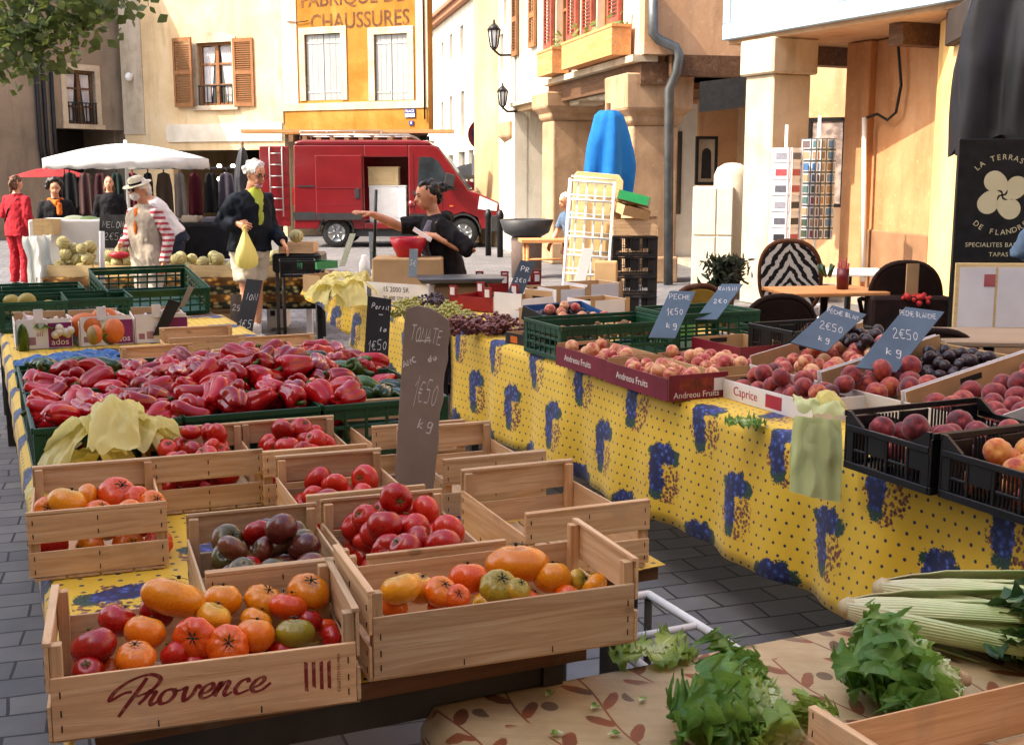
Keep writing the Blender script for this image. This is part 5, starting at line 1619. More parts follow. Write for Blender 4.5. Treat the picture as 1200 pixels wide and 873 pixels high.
crumple(mb, lambda a, b: (c4[0].lerp(c4[1], a * .9 + .05) + Vector((.01, .09 * b, .035 * math.sin(b * 3.0) + .012)))[:], 24, 16, 2.2, .020, 26)
solo(mb, 'plastic_bag', M_GBAG, 'stack of pale green plastic bags hanging over the edge of the fruit table', 'bags')
mb = MB()
crumple(mb, lambda a, b: (at(970, 478, Y=3.74) + Vector(((a - .5) * .10, (b - .5) * .09, .05 * (1 - (2 * max(abs(a - .5), abs(b - .5))) ** 2))))[:], 26, 24, 6.2, .014, 24)
solo(mb, 'plastic_bag', M_YBAG, 'knot of yellow bags on top of the hanging pale green ones', 'bags')

# ------------------------------------------------------------------ salad on the beige cloth
def leaf_uv_mat(name, rim, mid, rib, trans=.3):
    m = Mt(name, .45, 0, .4)
    uvn = m.nt.nodes.new('ShaderNodeUVMap'); u, v, _ = m.sep(uvn.outputs[0])
    n = m.noise(m.coords('Object'), 25, 4)
    c = m.ramp(v * .8 + (n - .5) * .5, [(.15, lin(rib)), (.4, lin(mid)), (.75, lin(rim))])
    vein = ((u.abs() * 6.0 + v * 5.0).fract() - .5).abs().step(.06, .02) * .13
    c = m.mix(vein, c, lin(rib))
    ribm = (u.abs() - (v * -.11 + .13)).step(.03, -.02) * v.step(.9, .5)
    c = m.mix(ribm * .85, c, lin(rib))
    m.color(c); m.bump(m.noise(m.coords('Object'), 60, 4), .35, .006)
    tr = m.nt.nodes.new('ShaderNodeBsdfTranslucent'); tr.inputs[0].default_value = lin(mid)
    mx = m.nt.nodes.new('ShaderNodeMixShader'); mx.inputs[0].default_value = trans
    m.nt.links.new(m.bs.outputs[0], mx.inputs[1]); m.nt.links.new(tr.outputs[0], mx.inputs[2]); m.nt.links.new(mx.outputs[0], m.nt.nodes['Material Output'].inputs[0])
    return m.m
M_LET = leaf_uv_mat('escarole_leaf', '4a762a', '7fa648', 'd8deb2')
M_LET2 = leaf_uv_mat('pale_lettuce_leaf', '6f8c34', '9cb050', 'ccd29c')
M_CELL = leaf_uv_mat('celery_leaf', '1c3a20', '35582c', '7f9a58', .2)
def leaf(mb, base, d, up, ln, wd, curl, ruff, seed, nu=16, nv=14, open_=.35):
    d = Vector(d).normalized(); up = Vector(up); up = (up - d * up.dot(d)).normalized(); sd_ = d.cross(up)
    r = random.Random(seed); ph, f1 = r.uniform(0, 6), r.uniform(11, 16)
    b0 = len(mb.v); vv = []
    for j in range(nv + 1):
        s = j / nv
        w_ = wd * (.24 + .76 * math.sin(min(1, s * 1.15) * PI / 2) ** 1.3) * (1 if s < .8 else math.sqrt(max(0.02, 1 - ((s - .8) / .21) ** 2)))
        bend = curl * s * s
        c, sn = math.cos(bend), math.sin(bend)
        pos = d * (ln * s * (1 - .15 * s * abs(curl))) + up * (ln * .55 * curl * s * s)
        for i in range(nu + 1):
            t = 2 * i / nu - 1
            e = abs(t) ** 2.2 * (.3 + .7 * s) + max(0, s - .7) * 1.6 * (1 - .5 * abs(t))
            wv = .55 * math.sin(f1 * 1.7 * s + ph + (2.2 if t > 0 else 0)) + 1.05 * t * t * math.sin(f1 * 3.5 * s + 2 * ph + (1.3 if t > 0 else 0)) + .5 * s * math.sin(4.2 * t + ph)
            p = Vector(base) + pos + sd_ * (w_ * t * (1 + .20 * e * math.sin(f1 * 3.5 * s + 2 * ph + 1.2))) + (up * c - d * sn) * (ruff * e * wv + open_ * w_ * t * t)
            p += d * (ruff * .35 * math.sin(t * 9 + ph * 2) * max(0, s - .6))
            vv.append(p); mb.uv[b0 + len(vv) - 1] = (t, s)
    ff = [(j * (nu + 1) + i, j * (nu + 1) + i + 1, (j + 1) * (nu + 1) + i + 1, (j + 1) * (nu + 1) + i) for j in range(nv) for i in range(nu)]
    mb.add(vv, ff, 0, True)
def lettuce(label, base, ax, ln, wd, n, seed, m=None, spread=1.0):
    t = thing('lettuce', label, 'lettuce', base); t.scale = (1, 1, .74)
    r = random.Random(seed); ax = Vector(ax).normalized()
    side = ax.cross(Vector((0, 0, 1))).normalized(); up = side.cross(ax)
    outer = MB(); inner = MB()
    for k in range(n):
        f = k / n
        phi = k * 2.399 + r.uniform(-.3, .3)
        rad = side * math.cos(phi) + up * math.sin(phi)
        tilt = (.12 + .80 * (1 - f) ** .8) * spread * r.uniform(.8, 1.15)
        d = ax * math.cos(tilt) + rad * math.sin(tilt)
        d.z *= .62
        if d.z < -.02: d.z = r.uniform(-.02, .12)
        b = rad * .018 * (1 - f)
        if b.z < -.01: b.z = 0
        l = ln * (.58 + .42 * (1 - f)) * r.uniform(.72, 1.12)
        leaf(inner if f > .6 else outer, b, d, -rad if rad.z > -.4 else up, l, wd * r.uniform(.8, 1.15), r.uniform(-.45, .15), .025 * r.uniform(.7, 1.3), seed * 100 + k, 32, 46, .25)
    outer.build('outer_leaves', m or M_LET, t); inner.build('heart_leaves', M_LET2, t)
    bt_ = MB(); bt_.tube([-ax * .022, -ax * .01, ax * .02], [.012, .019, .022], 12); bt_.build('cut_stem', mat('cut_stem', 'b59a78', '8a6a4a', .8, 0, 30), t)
    return t
lettuce('curly green lettuce on the beige cloth, left of the two heads', at(922, 836, z=.715), (-.93, .30, .10), .21, .066, 60, 3)
lettuce('curly green lettuce showing its pale cut base, right of the two heads', at(1122, 795, z=.735), (-.94, .16, .10), .22, .066, 60, 4)
lettuce('small pale lettuce piece behind the corner of the wooden crate at lower right', at(945, 868, z=.70), (-.4, .5, .7), .10, .05, 14, 8, M_LET2)
mb = MB()
for k in range(7): leaf(mb, (0, 0, .004), (math.cos(k * .9 - .6), math.sin(k * .9 - .6) * .6, .25), (0, 0, 1), .075 + .015 * (k % 3), .03, -.5, .016, 70 + k)
solo(mb, 'lettuce_leaf', M_LET2, 'loose pale lettuce leaves at the left rim of the beige cloth', 'leaf', at(768, 768, z=.682))
mb = MB()
for k in range(9): leaf(mb, (0, 0, .004), (math.cos(k * .8 - .2), math.sin(k * .8 - .2), .3), (0, 0, 1), .06 + .01 * (k % 3), .022, -.5, .014, 90 + k)
solo(mb, 'parsley_sprig', M_LET, 'small green leafy sprig on the edge of the yellow cloth', 'herb', at(872, 497, z=ZT + .012))
rr = random.Random(5)
for i, (px, py) in enumerate([(750, 823), (693, 832), (640, 817), (660, 860), (712, 862)]):
    mb = MB(); leaf(mb, (0, 0, .003), (rr.uniform(-1, 1), rr.uniform(-1, 1), .06), (0, 0, 1), .022, .009, -.2, .003, 200 + i, 6, 6)
    solo(mb, 'fallen_leaf', M_LET, 'tiny green leaf scrap lying on the beige cloth', 'leaf', at(px, py, z=.680), group='leaf scraps on the beige cloth')

M_STALK = Mt('celery_stalk', .4, 0, .4)
v = M_STALK.coords('UV', (1, 1, 1)); u_, v_, _ = M_STALK.sep(v)
n = M_STALK.noise(M_STALK.coords('Object'), 18, 4)
ribs = ((u_ * 9.0).fract() - .5).abs()
M_STALK.color(M_STALK.mix(ribs.step(.25, .05) * .35, M_STALK.ramp(v_ * .7 + (n - .5) * .6, [(.1, lin('c9c3a0')), (.35, lin('c4cc9a')), (.8, lin('8aa45c'))]), lin('7c9250')))
M_STALK.bump(ribs, .5, .004)
M_STALK = M_STALK.m
def celery(label, base, ax, ln, n, seed, rad=.05):
    t = thing('celery_bunch', label, 'celery', base)
    ax = Vector(ax).normalized(); side = ax.cross(Vector((0, 0, 1))).normalized(); up = side.cross(ax)
    r = random.Random(seed); mb = MB(); lf = MB()
    for k in range(n):
        f = k / n; phi = k * 2.399
        ro = rad * (1 - .75 * f)
        rv = side * math.cos(phi) + up * math.sin(phi) * .75
        tv = ax.cross(rv)
        wd = (.030 - .009 * f) * r.uniform(.9, 1.1)
        L = ln * (1 - .12 * f) * r.uniform(.92, 1.05)
        b0 = len(mb.v); vv = []; nu, nv = 10, 12
        for j in range(nv + 1):
            s = j / nv
            op = ro * (.38 + .62 * min(1, s * 3.0) ** .8) + .085 * max(0, s - .25) * (1 - f) * (.6 + .8 * ((k * 7) % 5) / 5)
            w_ = wd * (1.15 - .5 * s) * (.55 + .45 * min(1, s * 5))
            for i in range(nu + 1):
                q = (i / nu - .5) * 2.3
                p = ax * (L * s) + rv * (op * (.75 + .25 * min(1, s * 6)) - w_ * .55 * (1 - math.cos(q))) + tv * (w_ * math.sin(q))
                vv.append(p); mb.uv[b0 + len(vv) - 1] = (i / nu, s)
        mb.add(vv, [(j * (nu + 1) + i, j * (nu + 1) + i + 1, (j + 1) * (nu + 1) + i + 1, (j + 1) * (nu + 1) + i) for j in range(nv) for i in range(nu)], 0, True)
        for q in range(5):
            tip = ax * (L * (.82 + .06 * q)) + rv * (ro + .02)
            leaf(lf, tip, ax * .7 + rv * r.uniform(-.4, .8) + side * r.uniform(-.8, .8) + Vector((0, 0, r.uniform(-.1, .5))), (0, 0, 1), r.uniform(.07, .11), r.uniform(.02, .035), -.4, .012, seed * 50 + k * 5 + q, 8, 7)
    st = mb.build('stalks', M_STALK, t, solid=.003)
    lf.build('leaves', M_CELL, t)
    bt_ = MB(); bt_.tube([-ax * .012, ax * .004, ax * .03], [rad * .22, rad * .42, rad * .34], 14); bt_.build('root_base', mat('celery_base', 'b8ab88', '9a8058', .7, 0, 25), t)
celery('celery bunch nearest the lettuces, leftmost and lowest of the four', at(990, 712, z=.735), (.80, -.42, .03), .36, 15, 1, .058)
celery('second celery bunch, its root end highest on the beige cloth', at(1030, 690, z=.75), (.82, -.38, .02), .42, 16, 2, .062)
celery('third celery bunch lying behind the second one', at(1092, 693, z=.745), (.86, -.33, .02), .42, 16, 3, .060)
celery('celery bunch at the far right of the beige cloth', at(1152, 686, z=.745), (.86, -.36, .02), .40, 15, 4, .060)
t = make_crate('rough wooden crate at the lower right corner, in front of the lettuces', .30, .50, W(1.375, 1.25, .681), AX - PI / 2, .138, .098, group='wooden tomato crates')
# ------------------------------------------------------------------ people
M_SKIN = Mt('skin', .5, 0, .4)
v = M_SKIN.coords('Object'); n = M_SKIN.noise(v, 9, 4)
M_SKIN.color(M_SKIN.ramp(n, [(.3, lin('b87a5c')), (.6, lin('cf9676')), (.8, lin('d8a488'))]))
M_SKIN.bs.inputs['Subsurface Weight'].default_value = .15; M_SKIN.bs.inputs['Subsurface Radius'].default_value = (.02, .008, .004)
M_SKIN = M_SKIN.m
M_EYE = mat('eye', '14100e', '1c1612', .2)
def fabric(name, c1, c2=None, scale=5, bump=.35):
    return mat(name, c1, c2, .85, 0, scale, bump, 14, .2, bdist=.02)
def LP(a, b, f): return Vector(a).lerp(Vector(b), f)
def person(label, loc, rz, pose, parts, H=1.75, voxel=.011, group=None):
    """pose: joints in a standing frame facing -Y; right hand side is -X.  parts: list of garment callables"""
    t = thing('person', label, 'person', loc, rz, group)
    k = H / 1.75; t.scale = (k, k, k)
    P = {'lean': 0, 'yaw': 0, 'nod': 0, 'girth': 1.0,
         'R': ((-.24, .03, 1.14), (-.25, -.05, .88)), 'L': ((.24, .03, 1.14), (.25, -.05, .88)),
         'RL': ((-.1, -.02, .50), (-.1, .02, .09)), 'LL': ((.1, -.02, .50), (.1, .02, .09))}
    P.update(pose)
    g = P['girth']
    lean = Matrix.Translation((0, 0, .95)) @ Matrix.Rotation(P['lean'], 4, 'X') @ Matrix.Translation((0, 0, -.95))
    U = lambda p: lean @ Vector(p)
    J = {'sh': {'R': U((-.175, .0, 1.385)), 'L': U((.175, .0, 1.385))}}
    torso = [((0, 0, .84), (.165 * g, .12 * g)), ((0, 0, .95), (.168 * g, .118 * g)), ((0, -.005, 1.08), (.150 * g, .112 * g)), ((0, -.01, 1.22), (.158 * g, .115 * g)), ((0, -.005, 1.33), (.170 * g, .112 * g)), ((0, 0, 1.40), (.150, .092)), ((0, .003, 1.445), (.105, .074)), ((0, .005, 1.475), (.066, .058))]
    J['torso'] = [(U(p), r_) for p, r_ in torso]
    hm = lean @ Matrix.Translation((0, 0, 1.50)) @ Matrix.Rotation(P['yaw'], 4, 'Z') @ Matrix.Rotation(P['nod'], 4, 'X')
    J['hm'] = hm
    b = MB()
    b.tube([p for p, _ in J['torso']], [r_ for _, r_ in J['torso']], 20, side=(1, 0, 0))
    b.tube([U((0, .005, 1.42)), hm @ Vector((0, -.005, .05))], [.058, .052], 12)
    b.ball((0, -.015, .145), (.074, .096, .105), 18, 14, M=hm)
    b.ball((0, -.055, .075), (.052, .05, .048), 14, 10, M=hm)
    b.tube([hm @ Vector((0, -.105, .150)), hm @ Vector((0, -.128, .118)), hm @ Vector((0, -.108, .108))], [.010, .017, .013], 8)
    for s in (-1, 1):
        b.ball((s * .075, .0, .125), (.012, .02, .032), 8, 8, M=hm)
        b.ball((s * .028, -.098, .095), (.024, .012, .02), 8, 6, M=hm)
    b.ball((0, -.100, .072), (.024, .014, .010), 8, 6, M=hm)
    fing = MB()
    for sdn in 'RL':
        s = -1 if sdn == 'R' else 1
        el, wr = [Vector(q) for q in P[sdn][:2]]
        sh = J['sh'][sdn]
        hd = Vector(P[sdn][2]).normalized() if len(P[sdn]) > 2 else (wr - el).normalized()
        b.tube([sh + (Vector((0, 0, .0)) - (el - sh) * .1), sh, LP(sh, el, .45), el, LP(el, wr, .35), wr], [.05, .056, .048, .040, .043, .027], 12)
        nrm = Vector(P[sdn][3]).normalized() if len(P[sdn]) > 3 else Vector((s, 0, 0.2)).normalized()
        nrm = (nrm - hd * nrm.dot(hd)).normalized(); lat = hd.cross(nrm)
        b.tube([wr - hd * .01, wr + hd * .035, wr + hd * .085], [(.024, .019), (.036, .018), (.040, .014)], 10, side=lat)
        curl = P.get('curl' + sdn, .5)
        for i in range(4):
            o = (i - 1.5) * .0195
            L_ = (.062, .074, .070, .055)[i]
            q = wr + hd * .082 + lat * o
            spread = lat * (i - 1.5) * P.get('spread' + sdn, .05)
            d1 = (hd + spread - nrm * curl * .4).normalized(); d2 = (hd + spread - nrm * curl * 1.2).normalized(); d3 = (hd + spread - nrm * curl * 2.4).normalized()
            a1 = q + d1 * L_ * .5; a2 = a1 + d2 * L_ * .32; a3 = a2 + d3 * L_ * .25
            fing.tube([q - hd * .012, a1, a2, a3], [.0095, .009, .008, .006], 8)
        th = wr + hd * .03 - lat * .030 * s * -1 * -1
        tl = -lat
        fing.tube([wr + hd * .022 + tl * .022, wr + hd * .052 + tl * .045 - nrm * .010, wr + hd * .082 + tl * .050 - nrm * .022], [.012, .0105, .008], 8)
        J[sdn] = (sh, el, wr, hd, nrm)
    for sdn in ('RL', 'LL'):
        s = -1 if sdn == 'RL' else 1
        kn, an = [Vector(q) for q in P[sdn]]
        hp = Vector((s * .088, 0, .90))
        b.tube([hp, LP(hp, kn, .5), kn, LP(kn, an, .32), LP(kn, an, .7), an], [.088 * g, .074, .055, .056, .042, .035], 12)
        b.tube([an + Vector((0, .045, -.045)), an + Vector((0, -.03, -.05)), an + Vector((s * .02, -.15, -.065))], [.034, .038, .026], 10)
        J[sdn] = (hp, kn, an)
    me = remesh(b, voxel, 3)
    me.materials.append(M_SKIN)
    bm = bmesh.new(); bm.from_mesh(me)
    fm = fing.mesh('tmp', [M_SKIN]); bm.from_mesh(fm); bm.to_mesh(me); bm.free()
    for p_ in me.polygons: p_.use_smooth = True
    mesh_obj('body', me, t)
    for s in (-1, 1):
        e = MB(); e.ball((s * .031, -.0985, .150), (.011, .008, .007), 8, 6, M=hm); e.build('eye', M_EYE, t)
        e = MB(); e.tube([hm @ Vector((s * .014, -.108, .168)), hm @ Vector((s * .032, -.106, .175)), hm @ Vector((s * .050, -.094, .168))], .0042, 6); e.build('eyebrow', M_EYE, t)
    e = MB(); e.tube([hm @ Vector((-.024, -.104, .070)), hm @ Vector((0, -.116, .073)), hm @ Vector((.024, -.104, .070))], [.003, .0062, .003], 6); e.build('mouth', mat('lips', '8a4038', '9c5048', .5), t)
    for fn in parts: fn(t, J, P)
    return t
def garment(name, mb, m, t, voxel=.014, rough=.012, smooth=3):
    me = remesh(mb, voxel, smooth, name)
    if rough:
        n_ = len(me.vertices); co = [0.0] * (3 * n_); no = [0.0] * (3 * n_)
        me.vertices.foreach_get('co', co); me.vertex_normals.foreach_get('vector', no)
        for i in range(0, 3 * n_, 3):
            q = Vector((co[i] * 13, co[i + 1] * 13, co[i + 2] * 8))
            d = rough * (1.2 * mnoise.noise(q) - .9 * abs(mnoise.noise(q * 1.7 + Vector((3, 1, 2)))) + .5 * mnoise.noise(q * 3.1))
            co[i] += no[i] * d; co[i + 1] += no[i + 1] * d; co[i + 2] += no[i + 2] * d
        me.vertices.foreach_set('co', co)
    me.materials.append(m)
    me.polygons.foreach_set('use_smooth', [True] * len(me.polygons))
    return mesh_obj(name, me, t)
def top(m, ext=.02, sleeve=1.0, name='jacket', low=0, tail=0.0, collar=True, sleeve_m=None, vox=.014):
    def fn(t, J, P):
        b = MB()
        ts = J['torso'][low:]
        pts = [p for p, _ in ts]; rs = [(r_[0] + ext * (1 if r_[0] > .12 else .55), r_[1] + ext * (1 if r_[0] > .12 else .7)) for _, r_ in ts]
        if tail: pts = [pts[0] + Vector((0, 0, -tail))] + pts; rs = [(rs[0][0] + .015, rs[0][1] + .015)] + rs
        if not collar: pts, rs = pts[:-1], rs[:-1]
        b.tube(pts, rs, 24, side=(1, 0, 0))
        b2 = b if sleeve_m is None else MB()
        for s in 'RL':
            sh, el, wr = J[s][:3]
            e = ext * .75
            if sleeve >= 1: b2.tube([LP(sh, J['torso'][5][0], .45), sh, LP(sh, el, .5), el, LP(el, wr, .5), LP(el, wr, .97)], [.045 + e, .056 + e, .053 + e, .048 + e, .045 + e, .034 + e], 14)
            elif sleeve > 0: b2.tube([LP(sh, J['torso'][5][0], .45), sh, LP(sh, el, .5 * sleeve), LP(sh, el, sleeve)], [.045 + e, .056 + e, .055 + e, .052 + e], 14)
        garment(name, b, m, t, vox)
        if sleeve_m is not None: garment('sleeves', b2, sleeve_m, t, vox)
    return fn
def trousers(m, frac=1.0, ext=.014, name='trousers'):
    def fn(t, J, P):
        b = MB()
        g = P['girth']
        b.tube([J['torso'][1][0] + Vector((0, 0, .06)), J['torso'][1][0], J['torso'][0][0] + Vector((0, 0, .0))], [(.16 * g + ext, .115 * g + ext), (.172 * g + ext, .122 * g + ext), (.172 * g + ext, .125 * g + ext)], 20, side=(1, 0, 0))
        for s in ('RL', 'LL'):
            hp, kn, an = J[s]
            if frac >= 1: b.tube([hp, LP(hp, kn, .5), kn, LP(kn, an, .5), an + Vector((0, 0, .0))], [.092 * g + ext, .080 + ext, .066 + ext, .062 + ext, .058 + ext], 14)
            else: b.tube([hp, LP(hp, kn, .5), LP(hp, kn, frac * 1.25)], [.095 * g + ext, .090 + ext, .088 + ext], 14)
        garment(name, b, m, t)
    return fn
def shoes(m, sock=None):
    def fn(t, J, P):
        for s, q in (('RL', -1), ('LL', 1)):
            an = J[s][2]; b = MB()
            b.tube([an + Vector((0, .055, -.05)), an + Vector((0, -.02, -.052)), an + Vector((q * .02, -.16, -.066))], [.04, .046, .034], 12)
            garment('shoe', b, m, t, .01, 0)
            if sock:
                b = MB(); b.tube([an + Vector((0, 0, .10)), an + Vector((0, .0, -.02))], [.043, .042], 12); b.build('sock', sock, t)
    return fn
def hair(m, kind='short'):
    def fn(t, J, P):
        b = MB(); hm = J['hm']; r = random.Random(len(kind))
        if kind == 'short':
            b.ball((0, .012, .175), (.082, .098, .09), 16, 12, M=hm); b.ball((0, .055, .13), (.072, .06, .085), 12, 10, M=hm)
        elif kind == 'wavy':
            for i in range(34):
                a = r.uniform(0, 6.28); e = r.uniform(-.4, 1.4)
                d = Vector((math.cos(a) * math.cos(e), math.sin(a) * math.cos(e), math.sin(e)))
                if d.y < -.35 and d.z < .75: continue
                b.ball((d.x * .078, .012 + d.y * .092, .160 + d.z * .088), (.03, .03, .03), 8, 6, M=hm)
            b.ball((0, .02, .175), (.080, .094, .088), 16, 12, M=hm)
        elif kind == 'curly':
            for i in range(60):
                a = r.uniform(0, 6.28); e = r.uniform(-.8, 1.5)
                d = Vector((math.cos(a) * math.cos(e), math.sin(a) * math.cos(e), math.sin(e)))
                if d.y < -.3 and d.z < .6: continue
                b.ball((d.x * .115, .02 + d.y * .12, .160 + d.z * .12), (.035, .035, .035), 8, 6, M=hm)
        else:
            b.ball((0, .014, .172), (.084, .10, .095), 16, 12, M=hm); b.ball((0, .06, .12), (.072, .06, .09), 12, 10, M=hm)
            if kind == 'bun': b.ball((0, .125, .165), (.05, .048, .05), 12, 10, M=hm)
            if kind == 'pony': b.tube([hm @ Vector((0, .1, .17)), hm @ Vector((0, .14, .10)), hm @ Vector((0, .12, -.08))], [.03, .035, .015], 10)
            if kind == 'long': b.tube([hm @ Vector((0, .05, .15)), hm @ Vector((0, .07, .0)), hm @ Vector((0, .06, -.12))], [(.09, .05), (.10, .05), (.09, .03)], 12, side=(1, 0, 0))
        garment('hair', b, m, t, .009, .022, 1)
    return fn
W_GREY = mat('white_hair', 'cfcac2', 'e2ded8', .7, 0, 40); W_DARK = mat('dark_hair', '14100e', '241b17', .45, 0, 40); W_BROWN = mat('brown_hair', '4a3020', '6b4a30', .6, 0, 40)
M_NAVY = fabric('navy_fleece', '10141a', '1a212b'); M_LIME = fabric('lime_shirt', 'a3b044', 'b4c058'); M_SHORT = fabric('beige_shorts', 'b8b0a0', 'c9c2b2')
M_WHITEF = fabric('white_cotton', 'd0ccc8', 'dedad6'); M_BLACKF = fabric('black_cotton', '100f12', '1b191e'); M_GREYF = fabric('grey_sweat', '5d5a66', '716e78')
M_BEIGEF = fabric('beige_vest', 'a89c8c', 'b9ad9c'); M_REDF = fabric('red_jacket_cloth', '8d1a24', 'a3232e'); M_BLUEF = fabric('blue_grey_shirt', '4d617a', '63788f')
M_DENIM = fabric('dark_trousers', '1d2230', '2a3040'); M_LIGHTT = fabric('light_trousers', 'b5aa9c', 'c4baae'); M_ORSC = fabric('orange_scarf', 'b5561c', 'cc6c2a')
def stripes():
    m = Mt('red_striped_knit', .85, 0, .2)
    _, _, z = m.sep(m.coords('Object')); n = m.noise(m.coords('Object'), 20, 3)
    f = ((z * 17.0) + (n - .5) * .25).fract()
    m.color(m.mix(f.step(.45, .5) * f.step(.98, .93), lin('cfc0bc'), lin('a84450')))
    return m.m
def zz(): pass

def man_extra(t, J, P):
    hm = J['hm']
    b = MB(); b.ball((0, -.085, .055), (.045, .035, .035), 10, 8, M=hm); garment('face_mask', b, mat('pink_mask', 'b98a8c', 'c99a9c', .8), t, .01, 0)
    g = MB()
    for s in (-1, 1):
        ring = [hm @ Vector((s * .034 + .024 * math.cos(a * PI / 5), -.118, .150 + .017 * math.sin(a * PI / 5))) for a in range(11)]
        g.tube(ring, .0022, 5, caps=False); g.tube([hm @ Vector((s * .058, -.116, .152)), hm @ Vector((s * .078, .01, .150))], .002, 5)
    g.tube([hm @ Vector((-.012, -.122, .152)), hm @ Vector((.012, -.122, .152))], .002, 5)
    g.build('glasses', M_BLACKM, t)
    # shirt showing in the open jacket
    b = MB(); U = [p for p, _ in J['torso']]
    b.tube([U[2] + Vector((0, -.088, 0)), U[3] + Vector((0, -.098, 0)), U[4] + Vector((0, -.094, 0)), U[5] + Vector((0, -.066, .02)), U[6] + Vector((0, -.030, .02))], [(.045, .07), (.06, .07), (.075, .065), (.085, .06), (.078, .07)], 16, side=(1, 0, 0))
    garment('shirt', b, M_LIME, t, .012, .003)
man_p = at(296, 404, z=0)
man = person('elderly white haired man in dark jacket and beige shorts holding a yellow bag', (man_p.x - .02, man_p.y + .12, 0), R(50),
             {'lean': R(6), 'nod': R(16), 'yaw': R(5), 'girth': 1.12, 'R': ((-.27, .12, 1.14), (-.22, -.12, 1.16), (.1, -.9, -.15), (-.9, 0, .4)), 'L': ((.25, -.02, 1.12), (.16, -.30, .98), (0, -.7, -.7), (.8, -.3, .4)),
              'curlR': 1.0, 'RL': ((-.10, -.05, .50), (-.10, .18, .10)), 'LL': ((.10, .04, .50), (.10, .06, .09))},
             [trousers(M_SHORT, .58, .02, 'shorts'), top(M_NAVY, .034, 1.0, 'jacket', 1, .06), man_extra, hair(W_GREY, 'wavy'), shoes(M_WHITEF, M_WHITEF)], 1.77)
# the bag in his hand
mb = MB()
wr = (Matrix.Translation(man.location) @ Matrix.Rotation(R(50), 4, 'Z') @ Matrix.Scale(1.77 / 1.75, 4)) @ Vector((-.22, -.22, 1.12))
nb = 28; vv, ff = [], []
prof = [(.012, .0), (.025, -.05), (.05, -.12), (.085, -.20), (.105, -.28), (.10, -.34), (.06, -.375), (.005, -.38)]
for j, (q, z) in enumerate(prof):
    for i in range(nb):
        a = 2 * PI * i / nb
        rr_ = q * (1 + .13 * math.sin(3 * a + j * .4) + .08 * math.sin(7 * a + j) + .05 * math.sin(13 * a))
        vv.append((rr_ * math.cos(a), rr_ * .75 * math.sin(a), z))
for j in range(len(prof) - 1):
    for i in range(nb): ff.append((j * nb + i, (j + 1) * nb + i, (j + 1) * nb + (i + 1) % nb, j * nb + (i + 1) % nb))
mb.add(vv, ff, 0, True)
for s in (-1, 1): mb.tube([(s * .012, 0, -.05), (s * .02, 0, .0), (0, 0, .03)], .007, 6)
solo(mb, 'plastic_bag', M_YBAG, 'pale yellow carrier bag hanging from the hand of the white haired man', 'bags', wr, .4)

def vendor_extra(t, J, P):
    U = [p for p, _ in J['torso']]
    b = MB()     # hood lying on the shoulders
    b.tube([U[5] + Vector((-.13, -.05, .0)), U[5] + Vector((-.10, .06, .04)), U[6] + Vector((0, .10, .0)), U[5] + Vector((.10, .06, .04)), U[5] + Vector((.13, -.05, .0))], [.03, .05, .065, .05, .03], 12)
    garment('hood', b, M_BLACKF, t, .014, .006)
    b = MB(); b.tube([U[1] + Vector((.10, -.10, 0)), U[3] + Vector((.10, -.10, 0)), U[4] + Vector((.11, -.085, 0)), U[5] + Vector((.10, -.04, .02))], [(.05, .06)] * 3 + [(.04, .05)], 12, side=(1, 0, 0))
    garment('grey_front_panel', b, M_GREYF, t, .012, .003)
ven_p = at(524, 260, Y=9.0)
ven = person('dark haired woman stall keeper in black top pointing across the goods with bare arm', (ven_p.x, ven_p.y, 0), R(-76),
             {'lean': R(12), 'nod': R(2), 'yaw': R(10), 'girth': 1.12, 'R': ((-.22, -.36, 1.36), (-.16, -.60, 1.47), (.1, -.95, .1), (.2, .1, 1)), 'L': ((.35, .14, 1.17), (.19, -.14, 1.30), (-.3, -.9, .1), (.6, 0, .8)),
              'curlR': .12, 'spreadR': .22, 'curlL': 1.0},
             [trousers(M_DENIM), top(M_BLACKF, .03, .95, 'hooded_top', 0, .05), vendor_extra, hair(W_DARK, 'bun'), shoes(M_BLACKF)], 1.60)
mb = MB(); mb.box((0, 0, 0), (.012, .16, .03))
solo(mb, 'price_card', M_WHITEP, 'white card strip held by the woman stall keeper', 'card', at(495, 275, Y=8.72), R(70), rot=(R(30), 0, R(70)))

def hat_extra(t, J, P):
    hm = J['hm']
    b = MB(); b.lathe([(.155, .195), (.15, .20), (.085, .203), (.082, .225), (.078, .265), (.055, .282), (.0, .276)], 24, M=hm @ Matrix.Rotation(.12, 4, 'X')); h = b.build('hat', mat('straw_hat', 'bfb59c', 'd0c8b4', .9, 0, 60, .3), t)
    b = MB(); b.lathe([(.0865, .204), (.0845, .224), (.083, .226)], 24, M=hm @ Matrix.Rotation(.12, 4, 'X'), closed=False); b.build('hat_band', M_BLACKF, h)
    b = MB(); b.ball((0, -.075, .085), (.062, .058, .055), 12, 10, M=hm); garment('face_mask', b, M_WHITEF, t, .011, 0)
    b = MB()
    for s in (-1, 1): b.ball((s * .034, -.105, .15), (.026, .014, .02), 10, 8, M=hm)
    b.build('sunglasses', M_BLACKM, t)
    U = [p for p, _ in J['torso']]
    b = MB(); b.tube([U[6] + Vector((-.07, -.02, 0)), U[5] + Vector((0, -.11, .01)), U[6] + Vector((.07, -.02, 0))], .032, 10); b.tube([U[5] + Vector((.02, -.115, 0)), U[3] + Vector((.03, -.145, 0)), U[2] + Vector((.02, -.14, .05))], [.03, .035, .02], 10); garment('scarf', b, M_ORSC, t, .013, .005)
hp = at(176, 335, Y=11.7)
